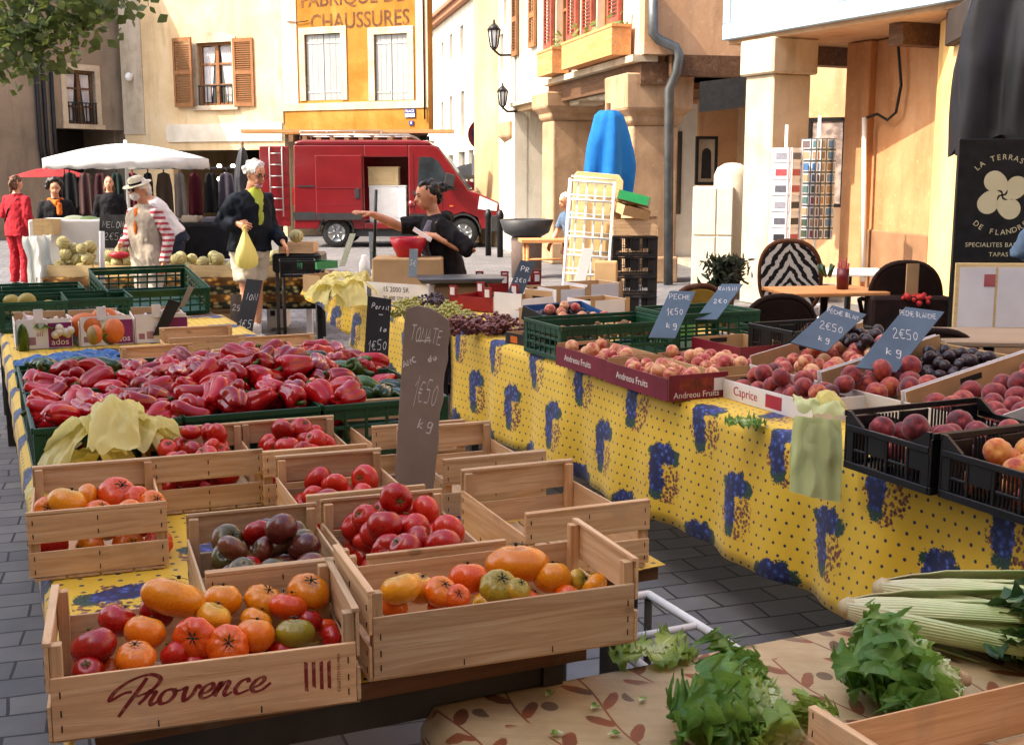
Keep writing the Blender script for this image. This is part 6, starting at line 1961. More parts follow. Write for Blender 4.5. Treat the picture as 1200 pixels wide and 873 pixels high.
person('old man in straw hat, white mask and beige vest over a red striped shirt', (hp.x, 11.7, 0), R(-32), {'lean': R(4), 'nod': R(8), 'yaw': R(-12), 'girth': 1.12, 'L': ((.27, .05, 1.12), (.25, -.02, .86)), 'R': ((-.24, -.04, 1.12), (-.12, -.26, 1.05))},
       [trousers(M_LIGHTT, 1), top(M_BEIGEF, .036, 0, 'vest', 0, .12), (lambda t, J, P: top(stripes(), .024, 1.0, 'striped_shirt', 3)(t, J, P)), hat_extra, hair(W_GREY, 'short'), shoes(M_BLACKF)], 1.60, .013)
hp = at(205, 250, Y=14.2)
person('dark haired man in white shirt bending over behind the melon stall', (hp.x, 14.2, 0), R(-80), {'lean': R(32), 'nod': R(10), 'L': ((.26, -.36, 1.10), (.22, -.46, .88)), 'R': ((-.24, -.36, 1.10), (-.2, -.46, .90))},
       [trousers(M_DENIM), top(M_WHITEF, .024, .9, 'shirt', 1), hair(W_DARK, 'short'), shoes(M_BLACKF)], 1.68, .014)
hp = at(20, 260, Y=17.5)
person('woman in a red jacket seen from behind at the far left', (hp.x, 17.5, 0), R(160), {'girth': 1.05, 'lean': R(3), 'L': ((.26, .0, 1.14), (.2, -.2, 1.05))},
       [trousers(M_REDF), top(M_REDF, .03, 1, 'jacket', 1, .14), (lambda t, J, P: garment('shoulder_strap', (lambda b: (b.tube([J['torso'][5][0] + Vector((-.12, .1, 0)), J['torso'][3][0] + Vector((.05, .155, 0)), J['torso'][2][0] + Vector((.17, .10, -.05))], .014, 8), b)[1])(MB()), M_BLACKF, t, .012, 0)), hair(W_BROWN, 'pony'), shoes(M_BLACKF)], 1.62, .014)
hp = at(66, 250, Y=16.5)
person('curly haired woman in black with a pale and orange scarf by the far left stall', (hp.x, 16.5, 0), R(20), {'nod': R(15), 'girth': 1.05},
       [trousers(M_BLACKF), top(M_BLACKF, .03, 1, 'coat', 0, .1), (lambda t, J, P: garment('scarf', (lambda b: (b.tube([J['torso'][6][0] + Vector((-.10, .02, 0)), J['torso'][5][0] + Vector((0, -.13, .0)), J['torso'][6][0] + Vector((.10, .02, 0))], .05, 10), b.tube([J['torso'][5][0] + Vector((.05, -.13, 0)), J['torso'][3][0] + Vector((.05, -.16, 0))], .045, 10), b)[2])(MB()), M_ORSC, t, .014, .006)), hair(W_DARK, 'curly'), shoes(M_BLACKF)], 1.56, .014)
hp = at(129, 240, Y=19.5)
person('fair haired woman in black standing in the shade under the white parasol', (hp.x, 19.5, 0), R(15), {}, [trousers(M_BLACKF), top(M_BLACKF, .028, 1, 'coat', 0, .1), hair(W_BROWN, 'long'), shoes(M_BLACKF)], 1.60, .015)
hp = at(676, 250, Y=15.6)
person('stooping grey haired passer by half hidden behind the white grid rack', (hp.x, 15.6, 0), R(-60), {'lean': R(18), 'L': ((.26, -.2, 1.12), (.2, -.32, .9)), 'R': ((-.26, -.2, 1.12), (-.2, -.36, .92))},
       [trousers(fabric('pink_trousers', 'b08a90', 'c29ca2')), top(M_BLUEF, .026, .8, 'shirt', 1), hair(W_GREY, 'short'), shoes(M_BLACKF)], 1.42, .014)
hp = at(1252, 300, Y=7.9)
person('person in a blue grey shirt standing at the right frame edge by the menu board', (hp.x, 7.9, 0), R(120), {'girth': 1.15, 'R': ((-.30, .03, 1.13), (-.14, -.22, 1.08)), 'L': ((.34, .06, 1.12), (.16, -.22, 1.08))},
       [trousers(M_DENIM), top(M_BLUEF, .03, 1, 'shirt', 0, .05), hair(W_BROWN, 'short'), shoes(M_BLACKF)], 1.74, .013)
for i, (px, Y, m, lab, hk) in enumerate(((549, 40, M_REDF, 'distant pedestrian in a red top in the far street', 'short'), (538, 44, M_BLUEF, 'distant pedestrian in a blue top in the far street', 'pony'), (590, 31, M_BLACKF, 'distant pedestrian in black near the far street corner', 'short'))):
    hp = at(px, 220, Y=Y)
    person(lab, (hp.x, Y, 0), R(20 + 60 * i), {}, [trousers(M_DENIM), top(m, .026, .8, 'shirt', 1), hair(W_DARK, hk), shoes(M_BLACKF)], 1.68, .02)
# ------------------------------------------------------------------ unseen house added on the left to shade the foreground; plane tree
SH = Facade('town_house', 'unseen tall plain house added left of the market for its shade', (-9.2, YSH), R(90))
mb = MB(); mb.b2((-30, 0, 0), (0, 7, 17)); SH.part('wall', mb, M_CREAM)
mb = MB(); mb.prism([(-30.3, 17.002), (.3, 17.002), (.3, 17.3), (-30.3, 17.3)], -.5, 7.5); SH.part('roof', mb, MATS['roof_tiles'])
for i in range(6):
    for zf in (1.2, 5, 9, 13):
        mb = MB(); mb.b2((-3.5 - i * 4.5, -.03, zf), (-2.3 - i * 4.5, .01, zf + 2)); SH.part('shutter', mb, M_BROWNSH)

def tree(label, base, crown, n, seed, lims, leafm):
    t = thing('plane_tree', label, 'tree', base)
    r = random.Random(seed)
    tk = MB(); tk.tube([(0, 0, 0), (.05, .02, 1.5), (.0, .1, 3.0), (.1, .1, 4.2)], [.26, .21, .19, .15], 14)
    for e in lims:
        e = Vector(e); tk.tube([(.05, .08, 3.1), e * .4 + Vector((0, 0, 2.2)), e * .75 + Vector((0, 0, .9)), e], [.12, .08, .05, .02], 8)
    tk.build('trunk', mat('plane_bark', '6b6350', '8f8770', .9, 0, 3, .4), t)
    cr = MB()
    for c, rad, cnt in crown:
        for k in range(cnt):
            # little twig clumps inside each lobe, leaves around each clump
            d = Vector((r.gauss(0, 1), r.gauss(0, 1), r.gauss(0, 1))).normalized() * rad * r.random() ** .45
            cc = Vector(c) + Vector((d.x, d.y, d.z * .75))
            for q in range(7):
                p = cc + Vector((r.gauss(0, .13), r.gauss(0, .13), r.gauss(0, .10)))
                a = Vector((r.uniform(-1, 1), r.uniform(-1, 1), r.uniform(-.9, .3))).normalized(); b = a.orthogonal().normalized()
                b = Matrix.Rotation(r.uniform(0, 6.28), 3, a) @ b
                L = r.uniform(.07, .12)
                cr.add([p - a * L * .5, p + b * L * .42 - a * L * .05, p + a * L * .3 + b * L * .25, p + a * L * .62, p + a * L * .3 - b * L * .25, p - b * L * .42 - a * L * .05], [(0, 1, 2, 3, 4, 5)])
    cr.build('crown', leafm, t)
    return t
M_PLANE = leaf_mat('plane_tree_leaves', '26331a', '44552a', '6e7a3c', 1.2, .5, .4)
TB = Vector((-6.9, 12.4, 0))
cl = []
r_ = random.Random(8)
for px, py, Y, rad, n in ((10, 20, 11.6, .5, 26), (45, 5, 11.8, .45, 26), (85, 8, 11.4, .35, 20), (115, 4, 11.9, .3, 16), (140, -6, 11.6, .28, 12), (20, 55, 11.5, .32, 16), (48, 66, 11.6, .22, 11), (8, 70, 11.7, .25, 12), (62, 32, 11.5, .25, 12), (100, 25, 11.7, .2, 8), (-25, 45, 11.8, .5, 22)):
    p = at(px, py, Y=Y) - TB; cl.append((p, rad, n))
for k in range(34):
    a, e = r_.uniform(0, 6.28), r_.uniform(-.2, 1.2)
    cl.append((Vector((-.9 + 2.1 * math.cos(a) * math.cos(e), -1.6 + 2.6 * math.sin(a) * math.cos(e), 5.2 + 1.9 * math.sin(e))), .7, 34))
tree('plane tree at the left edge, its lowest leafy boughs hanging into the picture', TB, cl, 1, 5, [(2.4, -.8, 3.4), (1.6, .6, 3.9), (-2, -1, 5.5), (.5, -3.2, 5.2), (-1, 1.5, 6)], M_PLANE)

# ------------------------------------------------------------------ red delivery van
M_VAN = mat('van_red_paint', '640d14', '701219', .3, 0, 2.5, coat=.6, bump=.02)
M_VPLAS = mat('van_dark_plastic', '1c1c1e', '28282a', .6, 0, 8)
M_TYRE = mat('tyre_rubber', '131313', '1d1d1d', .8, 0, 20)
M_LAMP = mat('lamp_glass', 'c4c8ca', 'd4d8da', .1)
VY = 27.2
v0 = at(343, 205, Y=VY)
van = thing('delivery_van', 'red high roofed delivery van with its sliding door open, seen from the side', 'van', (v0.x, VY, 0))
WV = 2.0; LV = 4.7
side_top = 2.28
def vpart(name, poly, y0, y1, m, parent=van, bev=.02):
    mb = MB(); mb.prism(poly, y0, y1); return mb.build(name, m, parent, bevel=bev, segs=2)
# near side, split around the door opening (x 1.62..2.62)
rear = [(0, .42), (.55, .42), (.62, .7), (.95, .78), (1.28, .7), (1.34, .42), (1.60, .42), (1.60, side_top), (.04, side_top)]
vpart('rear_side_panel', rear, 0, .06, M_VAN)
vpart('sill', [(1.601, .42), (2.60, .42), (2.60, .56), (1.601, .56)], 0, .06, M_VAN)
vpart('door_header', [(1.601, 2.02), (2.60, 2.02), (2.60, side_top), (1.601, side_top)], 0, .06, M_VAN)
front = [(2.601, .42), (3.42, .42), (3.48, .68), (3.82, .80), (4.16, .68), (4.22, .42), (4.66, .42), (4.70, .75), (4.62, 1.02), (4.15, 1.22), (3.95, 1.28), (3.30, 2.20), (3.15, side_top), (2.601, side_top)]
vpart('cab_side', front, 0, .06, M_VAN)
vpart('far_side', [(0, .42), (4.66, .42), (4.70, .75), (4.62, 1.02), (3.95, 1.28), (3.15, side_top), (.04, side_top)], WV - .06, WV, M_VAN)
vpart('roof', [(.04, side_top + .001), (3.15, side_top + .001), (3.05, 2.37), (2.8, 2.40), (.2, 2.40), (.06, 2.36)], .03, WV - .03, M_VAN, bev=.06)
vpart('windscreen', [(3.94, 1.285), (3.97, 1.30), (3.27, 2.26), (3.20, 2.26)], .07, WV - .07, M_GLASS)
vpart('bonnet', [(3.96, 1.27), (4.62, 1.01), (4.60, .98), (3.9, 1.2)], .061, WV - .061, M_VAN)
vpart('front_bumper', [(4.40, .35), (4.76, .38), (4.78, .72), (4.70, .74), (4.45, .72)], -.02, WV + .02, M_VPLAS)
vpart('cargo_floor', [(.03, .50), (3.0, .50), (3.0, .56), (.03, .56)], .061, WV - .061, M_VPLAS)
vpart('bulkhead', [(2.66, .561), (2.70, .561), (2.70, 2.27), (2.66, 2.27)], .061, WV - .061, M_WHITEP)
vpart('rear_wall', [(.02, .561), (.06, .561), (.06, 2.27), (.02, 2.27)], .061, 1.0, M_VAN)
vpart('cab_window', [(2.80, 1.38), (3.62, 1.34), (3.28, 1.92), (3.12, 2.02), (2.84, 2.02)], -.006, -.001, M_GLASS)
vpart('window_trim', [(2.76, 1.33), (3.68, 1.29), (3.62, 1.339), (2.80, 1.379)], -.012, -.0005, M_VPLAS)
dr_ = vpart('sliding_door', [(.52, .62), (1.56, .62), (1.56, 2.06), (.52, 2.06)], -.075, -.01, M_VAN, bev=.012)
mb = MB(); mb.b2((1.40, -.095, 1.10), (1.50, -.076, 1.32)); mb.build('handle', M_VPLAS, dr_, bevel=.008)
mb = MB(); mb.b2((.53, -.083, 1.33), (1.55, -.076, 1.345)); mb.b2((.53, -.081, .96), (1.55, -.076, .97)); mb.build('swage_line', M_VAN, dr_, bevel=.003)
mb = MB(); mb.b2((.0, -.02, .62), (.5, -.001, .8)); mb.b2((.53, -.10, .63), (1.55, -.0755, .78)); mb.b2((2.61, -.02, .58), (3.36, -.001, .76)); mb.b2((.1, -.015, 1.36), (1.6, -.001, 1.39)); mb.build('rubbing_strip', M_VPLAS, van)
mb = MB(); mb.b2((2.70, -.025, 1.18), (2.84, -.001, 1.27)); mb.build('cab_door_handle', M_VPLAS, van, bevel=.006)
mb = MB(); mb.b2((-.02, .02, .95), (.035, .16, 1.35)); mb.build('tail_light', mat('tail_light_red', '8c1414', 'b42a20', .2), van, bevel=.01)
mb = MB(); mb.prism([(3.40, 1.40), (3.62, 1.36), (3.66, 1.62), (3.46, 1.68)], -.26, -.06); mb.tube([(3.5, -.07, 1.45), (3.4, 0, 1.4)], .03, 8); mb.build('wing_mirror', M_VPLAS, van, bevel=.02)
mb = MB(); mb.prism([(4.15, .86), (4.58, .82), (4.60, .99), (4.20, 1.16)], -.012, .1); mb.build('headlight', M_LAMP, van, bevel=.01)
for x in (.95, 3.82):
    for y in (.12, WV - .12):
        mb = MB(); Mx = Matrix.Translation((x, y, .335)) @ Matrix.Rotation(PI / 2, 4, 'X')
        mb.lathe([(.20, -.10), (.30, -.11), (.335, -.07), (.335, .07), (.30, .11), (.20, .10)], 32, M=Mx, closed=False); wh = mb.build('wheel', M_TYRE, van)
        mb = MB(); mb.lathe([(.0, .06), (.06, .075), (.08, .05), (.17, .06), (.205, .10)], 24, M=Mx, closed=False)
        for k in range(6): mb.tube([Mx @ Vector((.06 * math.cos(k * PI / 3), .06 * math.sin(k * PI / 3), .085)), Mx @ Vector((.19 * math.cos(k * PI / 3), .19 * math.sin(k * PI / 3), .085))], .022, 6)
        mb.build('rim', mat('wheel_rim', '8a8c8e', 'a4a6a8', .35, .7, 9), wh)
mb = MB()
for a, b in (((2.72, .60), (2.72, 2.10)), ((3.36, 1.27), (3.36, .62))): mb.b2((a[0] - .006, -.004, min(a[1], b[1])), (a[0] + .006, -.0005, max(a[1], b[1])))
mb.b2((2.72, -.004, .60), (3.36, -.0005, .612)); mb.build('door_seam', M_BLACKM, van)
mb = MB(); mb.lathe([(0, -.012), (.075, -.012), (.08, -.004), (.08, .01)], 20, M=Matrix.Translation((2.66, 0, .98)) @ Matrix.Rotation(PI / 2, 4, 'X')); mb.build('fuel_cap', M_VAN, van)
mb = MB(); mb.b2((3.52, -.012, .92), (3.60, -.0005, .95)); mb.b2((.08, -.012, .62), (.16, -.0005, .65)); mb.build('side_marker', M_ORSC if 'M_ORSC' in globals() else M_PLANTER, van)
mb = MB()
for x in (.95, 3.82):
    pts = [(x + .41 * math.cos(a), .34 + .43 * math.sin(a)) for a in [PI * i / 14 for i in range(15)]]
    inn = [(x + .375 * math.cos(a), .34 + .39 * math.sin(a)) for a in [PI * i / 14 for i in range(15)]]
    for i in range(14): mb.prism([pts[i], pts[i + 1], inn[i + 1], inn[i]], -.02, .07)
mb.build('wheel_arch', M_VPLAS, van)
mb = MB(); mb.b2((.6, .07, .25), (3.4, WV - .07, .415)); mb.build('underbody', M_VPLAS, van)
rd = vpart('rear_door', [(-.78, .48), (-.08, .48), (-.08, 2.26), (-.74, 2.26)], .02, .07, M_VAN)
mb = MB()
for x in (-.50, -.22): mb.tube([(x, -.05, .7), (x, -.05, 2.2), (x, .03, 2.27)], .016, 8)
for i in range(6): mb.tube([(-.50, -.05, .85 + i * .25), (-.22, -.05, .85 + i * .25)], .013, 8)
mb.build('ladder', mat('alu', '8f8d8c', 'a9a7a5', .4, .6), rd)
mb = MB()
for y in (.25, WV - .25): mb.tube([(.15, y, 2.42), (.15, y, 2.52), (2.6, y, 2.52), (2.75, y, 2.42)], .02, 8)
for i in range(6): mb.tube([(.2 + i * .48, .25, 2.52), (.2 + i * .48, WV - .25, 2.52)], .016, 8)
mb.tube([(.15, .25, 2.60), (2.0, .25, 2.60)], .014, 8)
for i in range(4): mb.tube([(.15 + i * .61, .25, 2.52), (.15 + i * .61, .25, 2.60)], .012, 6)
mb.build('roof_rack', mat('alu', '8f8d8c', 'a9a7a5', .4, .6), van)
mb = MB(); mb.b2((-1.2, .3, 2.56), (3.6, .75, 2.64)); solo(mb, 'long_plank_bundle', M_PLANTER, 'long bundle of orange brown boards carried on the van roof rack', 'boards', (v0.x, VY, 0))
def van_box(x0, x1, z0, z1, y, m, label, name='storage_box'):
    mb = MB(); mb.b2((x0, y, z0), (x1, y + .5, z1)); mb.b2((x0 - .01, y - .01, z1), (x1 + .01, y + .51, z1 + .03)); mb.b2((x0 + .1, y - .008, z0 + .1), (x1 - .1, y - .001, z1 - .1))
    solo(mb, name, m, label, 'box', (v0.x, VY, 0), bevel=.01)
van_box(1.68, 2.50, .565, 1.36, .25, M_WHITEP, 'large white box inside the open van door')
van_box(1.66, 2.34, 1.395, 1.78, .30, wood('pale_new_wood', 0, 'cdb07c', 'd8be8e', 'e2cc9e'), 'pale wooden crate stacked on the white box in the van')

# ------------------------------------------------------------------ parasols
def parasol(name, label, c, rad, ztop, zedge, m, n=8, valance=.18, pole=True, sag=.06):
    t = thing(name, label, 'parasol', (c[0], c[1], 0))
    mb = MB(); nu = n * 8; nv = 10
    def P(a, s):
        k = a / (2 * PI) * n; fr = abs((k % 1) - .5) * 2
        rr = rad * s * (1 - (1 - fr) * .06 * s)
        z = ztop - (ztop - zedge) * s ** 1.6 - sag * math.sin(PI * s) * (1 - fr) * .5
        return Vector((rr * math.cos(a), rr * math.sin(a), z))
    vv = [P(2 * PI * i / nu, j / nv + .002) for j in range(nv + 1) for i in range(nu)]
    ff = [(j * nu + i, j * nu + (i + 1) % nu, (j + 1) * nu + (i + 1) % nu, (j + 1) * nu + i) for j in range(nv) for i in range(nu)]
    mb.add(vv, ff, 0, True)
    if valance:
        b = len(mb.v); vv = []
        for i in range(nu):
            p = P(2 * PI * i / nu, 1.0); dz = valance * (.75 + .25 * abs(math.sin(i * PI / 4))); o = 1 + .012 * math.sin(i * .9)
            vv += [p, Vector((p.x * o, p.y * o, p.z - dz))]
        mb.add(vv, [(2 * i, 2 * ((i + 1) % nu), 2 * ((i + 1) % nu) + 1, 2 * i + 1) for i in range(nu)], 0, True)
    mb.build('canopy', m, t, solid=.004)
    mb = MB(); mb.tube([(0, 0, 0), (0, 0, ztop + .06)], .03, 10); mb.build('pole', M_WHITEP, t)
    mb = MB()
    for k in range(n): mb.tube([(0, 0, ztop - .05), P(2 * PI * (k) / n, .98) - Vector((0, 0, .015))], .012, 6)
    mb.build('ribs', M_OLDWOOD, t)
    return t
M_WCANV = leaf_mat('white_canvas', 'cfcfce', 'dcdcda', 'e4e4e2', 3, .8, .3); M_RCANV = leaf_mat('red_canvas', '7a1a1c', '8c2224', '8c2224', 3, .8, .2)
p = at(148, 190, Y=21); parasol('market_parasol', 'wide white market parasol with a scalloped edge at the left', (p.x, 21), 1.42, 2.16, 1.90, M_WCANV)
p = at(60, 205, Y=25); parasol('market_parasol', 'small dark red parasol beyond the white one', (p.x, 25), .85, 1.78, 1.58, M_RCANV, 6, 0)
def closed_parasol(label, px, py_top, py_bot, Y, rad, m, zpole=0, seed=0, blunt=.16):
    a, b = at(px, py_top, Y=Y), at(px, py_bot, Y=Y)
    t = thing('closed_parasol', label, 'parasol', (a.x, Y, 0))
    mb = MB(); nu, nv = 40, 22; vv = []
    for j in range(nv + 1):
        s = j / nv; z = a.z + (b.z - a.z) * s
        rr = rad * (blunt + (1 - blunt) * min(1, s * 1.7) ** .6) * (1 if j else .8)
        for i in range(nu):
            q = 2 * PI * i / nu
            f = 1 + .22 * math.cos(5 * q + seed + .5 * math.sin(s * 3)) * min(1, s * 2 + .2) + .06 * math.sin(9 * q + s * 6 + seed)
            vv.append((rr * f * math.cos(q), rr * f * math.sin(q), z - (.08 * math.cos(5 * q + seed) if j == nv else 0)))
    mb.add(vv, [(j * nu + i, j * nu + (i + 1) % nu, (j + 1) * nu + (i + 1) % nu, (j + 1) * nu + i) for j in range(nv) for i in range(nu)], 0, True)
    mb.add(vv[:nu], [tuple(range(nu))]); mb.build('canopy', m, t)
    mb = MB(); mb.tube([(0, 0, zpole), (0, 0, a.z + .08)], .024, 10); mb.build('pole', M_OLDWOOD, t)
    mb = MB(); mb.lathe([(.28, 0), (.28, .06), (.05, .09), (.04, .3)], 20); mb.build('base', M_VPLAS, t)
    return t
M_BLUECAN = fabric('blue_canvas', '0f5fa8', '1a70bc', 3); M_BLKCAN = mat('black_canvas', '15151a', '22222a', .5, 0, 3, .2)
closed_parasol('closed bright blue parasol tied up in front of the stone pillar', 713, 130, 240, 13.2, .245, M_BLUECAN, blunt=.5)
closed_parasol('closed black parasol beside the open rear door of the red van', 284, 172, 232, 20, .13, M_BLKCAN, seed=2)
closed_parasol('tall closed black parasol hanging in folds at the right frame edge', 1192, -60, 172, 9.15, .36, M_BLKCAN, seed=1, blunt=.6)

# ------------------------------------------------------------------ melon stall
t = thing('market_table', 'low table of the melon stall under brown banded cloth', 'table', (-3.5, 12.75, 0))
mb = MB(); mb.b2((-1.35, -.5, .55), (1.5, .5, .585)); mb.build('table_top', M_OLDWOOD, t)
for x in (-1.25, .1, 1.4):
    for y in (-.42, .42):
        mb = MB(); mb.b2((x - .03, y - .03, 0), (x + .03, y + .03, .549)); mb.build('leg', M_WHITEP, t)
mb = MB()
mb.grid(lambda a, b: (-4.87 + 2.9 * a, 12.22 + (.012 * math.sin(a * 60) if b < .5 else 0) + max(0, b - .5) * 2.1, min(.589, .27 + .64 * b)), 90, 16)
solo(mb, 'tablecloth', band_cloth(), 'brown and green banded cloth hanging from the melon stall', 'tablecloth', solid=.004)
def melon_mat():
    m = Mt('netted_melon_skin', .7, 0, .3)
    v = m.coords('Object', shift=True)
    x, y, z = m.sep(m.coords('Object'))
    at2 = m.nt.nodes.new('ShaderNodeMath'); at2.operation = 'ARCTAN2'; m.nt.links.new(y.v, at2.inputs[0]); m.nt.links.new(x.v, at2.inputs[1])
    st = (X(m.nt, at2.outputs[0]) * 10.0).sin()
    c = m.ramp(m.noise(v, 30, 4), [(.35, lin('a89a60')), (.65, lin('cfc490'))])
    m.color(m.mix(st.step(.75, .95) * .8, c, lin('5d6a30'))); m.bump(m.voro(v, 60, 'DISTANCE_TO_EDGE'), .3, .004)
    return m.m
M_MELON = melon_mat()
mb = MB(); mb.ball((0, 0, 0), (1, 1, .95), 22, 14); melme = mb.mesh('melon', [M_MELON])
M_PALEW = wood('pale_new_wood', 0, 'cdb07c', 'd8be8e', 'e2cc9e')
rr = random.Random(77)
labs = ['leftmost melon tray on the low stall, fullest of all', 'melon tray holding a red fruit, second from the left', 'melon tray just right of the old man in the straw hat', 'melon tray left of the white haired man', 'melon tray partly hidden behind the white haired man']
for i, px in enumerate((92, 146, 206, 256, 312)):
    p = at(px, 318, Y=12.55)
    tt = tray(labs[i], .47, .40, .12, (p.x, 12.50, .592), 0, outer=[M_PALEW] * 4, inner=M_PALEW, raised=.0, group='melon trays', name='wooden_tray')
    for x, y, z, q in pack(.22, .18, .02, [rr.uniform(.058, .07) for _ in range((16, 12, 11, 9, 9)[i])], 60 + i, 25):
        o = mesh_obj('melon', melme); o.location = Vector((p.x + x, 12.50 + y, .592 + z)); o.scale = (q,) * 3; o.rotation_euler = (rr.uniform(-1.4, 1.4), rr.uniform(-1.4, 1.4), 0)
        tag(o, 'round netted melon in a tray on the low melon stall', 'melon', 'melons on the low stall')
mb = MB(); mb.ball((0, 0, 0), (.11, .05, .04), 14, 8); solo(mb, 'watermelon_slice', mat('watermelon_flesh', 'b0202a', 'c03038', .4), 'red cut fruit lying among the melons left of the hat man', 'fruit', at(140, 299, Y=12.35))
mb = MB(); mb.b2((-.35, -.3, 0), (.55, .3, .55)); solo(mb, 'crate_stack', M_WHITEP, 'white covered stand behind the melon trays carrying watermelons', 'stand', (at(75, 290, Y=13.4).x, 13.6, .59), bevel=.02)
for i, (px, py, lab) in enumerate(((88, 266, 'large pale green watermelon, left of the pair'), (104, 267, 'large green watermelon beside the black board'))):
    mb = MB(); mb.ball((0, 0, 0), (.20, .14, .13), 22, 14); solo(mb, 'watermelon', mat('watermelon_skin' + 'ab'[i], ['b4bc88', '8fa03c'][i], ['c8cea0', '6d8428'][i], .4, 0, 6), lab, 'watermelon', at(px, py, Y=13.5), .1 * i)
p = at(56, 275, Y=13.2); tray('open pale carton behind the leftmost melons', .22, .25, .17, (p.x, 13.2, p.z), 0, outer=[M_PALEW] * 4, inner=M_PALEW, name='carton', cat='box')
put_slate('price_slate', 'black board with white chalk lines above the melons, left of the hat man', (116, 291), (147, 291), (117, 252), 13.15, 13.2, M_BSLATE, [('MELON', .12, .62, .18), ('2€50', .2, .25, .2)], .015)
mb = MB()
crumple(mb, lambda a, b: at(28 + 30 * a + 6 * b, 276 + 66 * b, Y=12.5 - .25 * b + .1 * math.sin(a * 9)), 24, 24, 3, .03, 7)
solo(mb, 'plastic_sheet', leaf_mat('white_plastic_sheet', 'd6d6d2', 'e2e2de', 'd0d8cc', 4, .3, .3), 'white plastic sheet hanging from the left end of the melon stall', 'sheet')
def carton(px0, px1, pyb, pyt, Y, m, label, d=.3, rz=0, name='carton', mark=None):
    a, b, c = at(px0, pyb, Y=Y), at(px1, pyb, Y=Y), at(px0, pyt, Y=Y)
    wd, ht = b.x - a.x, c.z - a.z
    t = thing(name, label, 'box', ((a.x + b.x) / 2, Y, a.z), rz)
    mb = MB(); mb.b2((-wd / 2, 0, 0), (wd / 2, d, ht)); mb.build('carton_body', m, t, bevel=.006)
    mb = MB(); mb.b2((-wd / 2 + .004, .004, ht), (wd / 2 - .004, d * .48, ht + .006)); mb.b2((-wd / 2 + .004, d * .52, ht), (wd / 2 - .004, d - .004, ht + .006)); mb.build('flap', m, t)
    if mark: mb = MB(); mb.b2((-wd * .3, -.003, ht * .55), (-wd * .05, -.0005, ht * .8)); mb.build('printed_mark', mark, t)
    return t
carton(313, 335, 384, 359, 12.6, M_WCARD, 'white carton with black mark under the melon stall', .3, 0, mark=M_BLACKM)
carton(241, 275, 386, 368, 12.4, M_CRATE[0], 'brown wooden crate on the ground under the melon stall, lower of two', .3)
carton(243, 273, 367, 352, 12.45, M_CRATE[0], 'brown wooden crate on the ground under the melon stall, upper of two', .3)
p = at(350, 290, Y=11.9)
tt = tray('small orange wooden crate with one melon behind the man with the bag', .34, .3, .1, (p.x, 11.9, p.z - .05), 0, outer=[M_CRATE[0]] * 4, inner=M_CRATE[0], name='wooden_tray')
o = mesh_obj('melon', melme); o.location = (p.x - .02, 11.9, p.z + .11); o.scale = (.07,) * 3; tag(o, 'single netted melon on top of the small orange crate', 'melon')
st = thing('stall_stand', 'black legged stand carrying the small orange crate with one melon', 'stand', (p.x, 11.95, 0))
mb = MB(); mb.b2((-.24, -.2, p.z - .24), (.24, .2, p.z - .053)); mb.build('stand_top', M_BLACKP, st, bevel=.02)
for x in (-.2, .2):
    for y in (-.16, .16): mb = MB(); mb.tube([(x, y, p.z - .241), (x, y, 0)], .018, 8); mb.build('leg', M_LEG, st)

# ------------------------------------------------------------------ clothes stall in the shade
rail = thing('clothes_rail', 'dark clothes rail under the white parasol hung with garments', 'rail', (at(165, 250, Y=22).x, 22.4, 0))
mb = MB(); mb.tube([(-1.5, 0, 0), (-1.5, 0, 1.75), (2.1, 0, 1.75), (2.1, 0, 0)], .02, 8); mb.build('bar', M_BLACKM, rail)
rr = random.Random(21)
cols = [('141416', 'black'), ('4a3534', 'dusty pink'), ('32141a', 'wine red'), ('142422', 'dark green'), ('6a2a38', 'pink'), ('1a1a20', 'charcoal'), ('4a4038', 'beige'), ('7a7472', 'white'), ('4a1420', 'crimson'), ('18181b', 'dark grey'), ('3a3640', 'lilac'), ('241a16', 'brown')]  # palette darkened to put the parasol's shade into the cloth colours
x0 = rail.location.x - 1.4
for i, (hx, nm) in enumerate(cols):
    mb = MB(); L = rr.uniform(.6, 1.0); wd = rr.uniform(.22, .3)
    mb.grid(lambda a, b, L=L, wd=wd, i=i: ((a - .5) * wd * (.75 + .25 * min(1, b * 4) + .15 * b), .03 * math.sin(a * 12 + i) * (.3 + b), -L * b - .08 * abs(a - .5) * (1 - b)), 16, 12)
    mb.tube([(0, 0, .0), (0, 0, .08)], .008, 6)
    solo(mb, 'garment', fabric('garment_' + nm.replace(' ', '_'), hx), nm + ' garment hanging on the clothes rail under the white parasol', 'garment', (x0 + i * .29, 22.38, 1.68), rr.uniform(-.5, .5), 'garments on the rail', solid=.01)
for i, (px, Y, lab, m) in enumerate(((235, 22.5, 'dark clothes table piled with white tops, right of the rail', M_WHITEF), (108, 21.5, 'dark clothes table under the left half of the parasol', M_GREYF))):
    p = at(px, 205, Y=Y)
    tt = thing('clothes_table', lab, 'table', (p.x, Y, 0))
    mb = MB(); mb.b2((-.8, -.4, .70), (.8, .4, .75)); mb.build('table_top', M_BLACKM, tt)
    mb = MB(); mb.b2((-.8, -.41, .1), (.8, -.39, .699)); mb.build('skirt', M_BLACKF, tt)
    for k in range(4):
        mb = MB(); mb.box((-.55 + k * .36, 0, .80 + .02 * (k % 2)), (.3, .4, .1 + .04 * (k % 2))); solo(mb, 'folded_garments', [M_WHITEF, M_BEIGEF, M_GREYF, m][k], ['white', 'beige', 'grey', 'pale'][k] + ' pile of folded clothes on the ' + ('right' if i == 0 else 'left') + ' clothes table', 'clothes', (p.x, Y, 0), bevel=.03, segs=2)
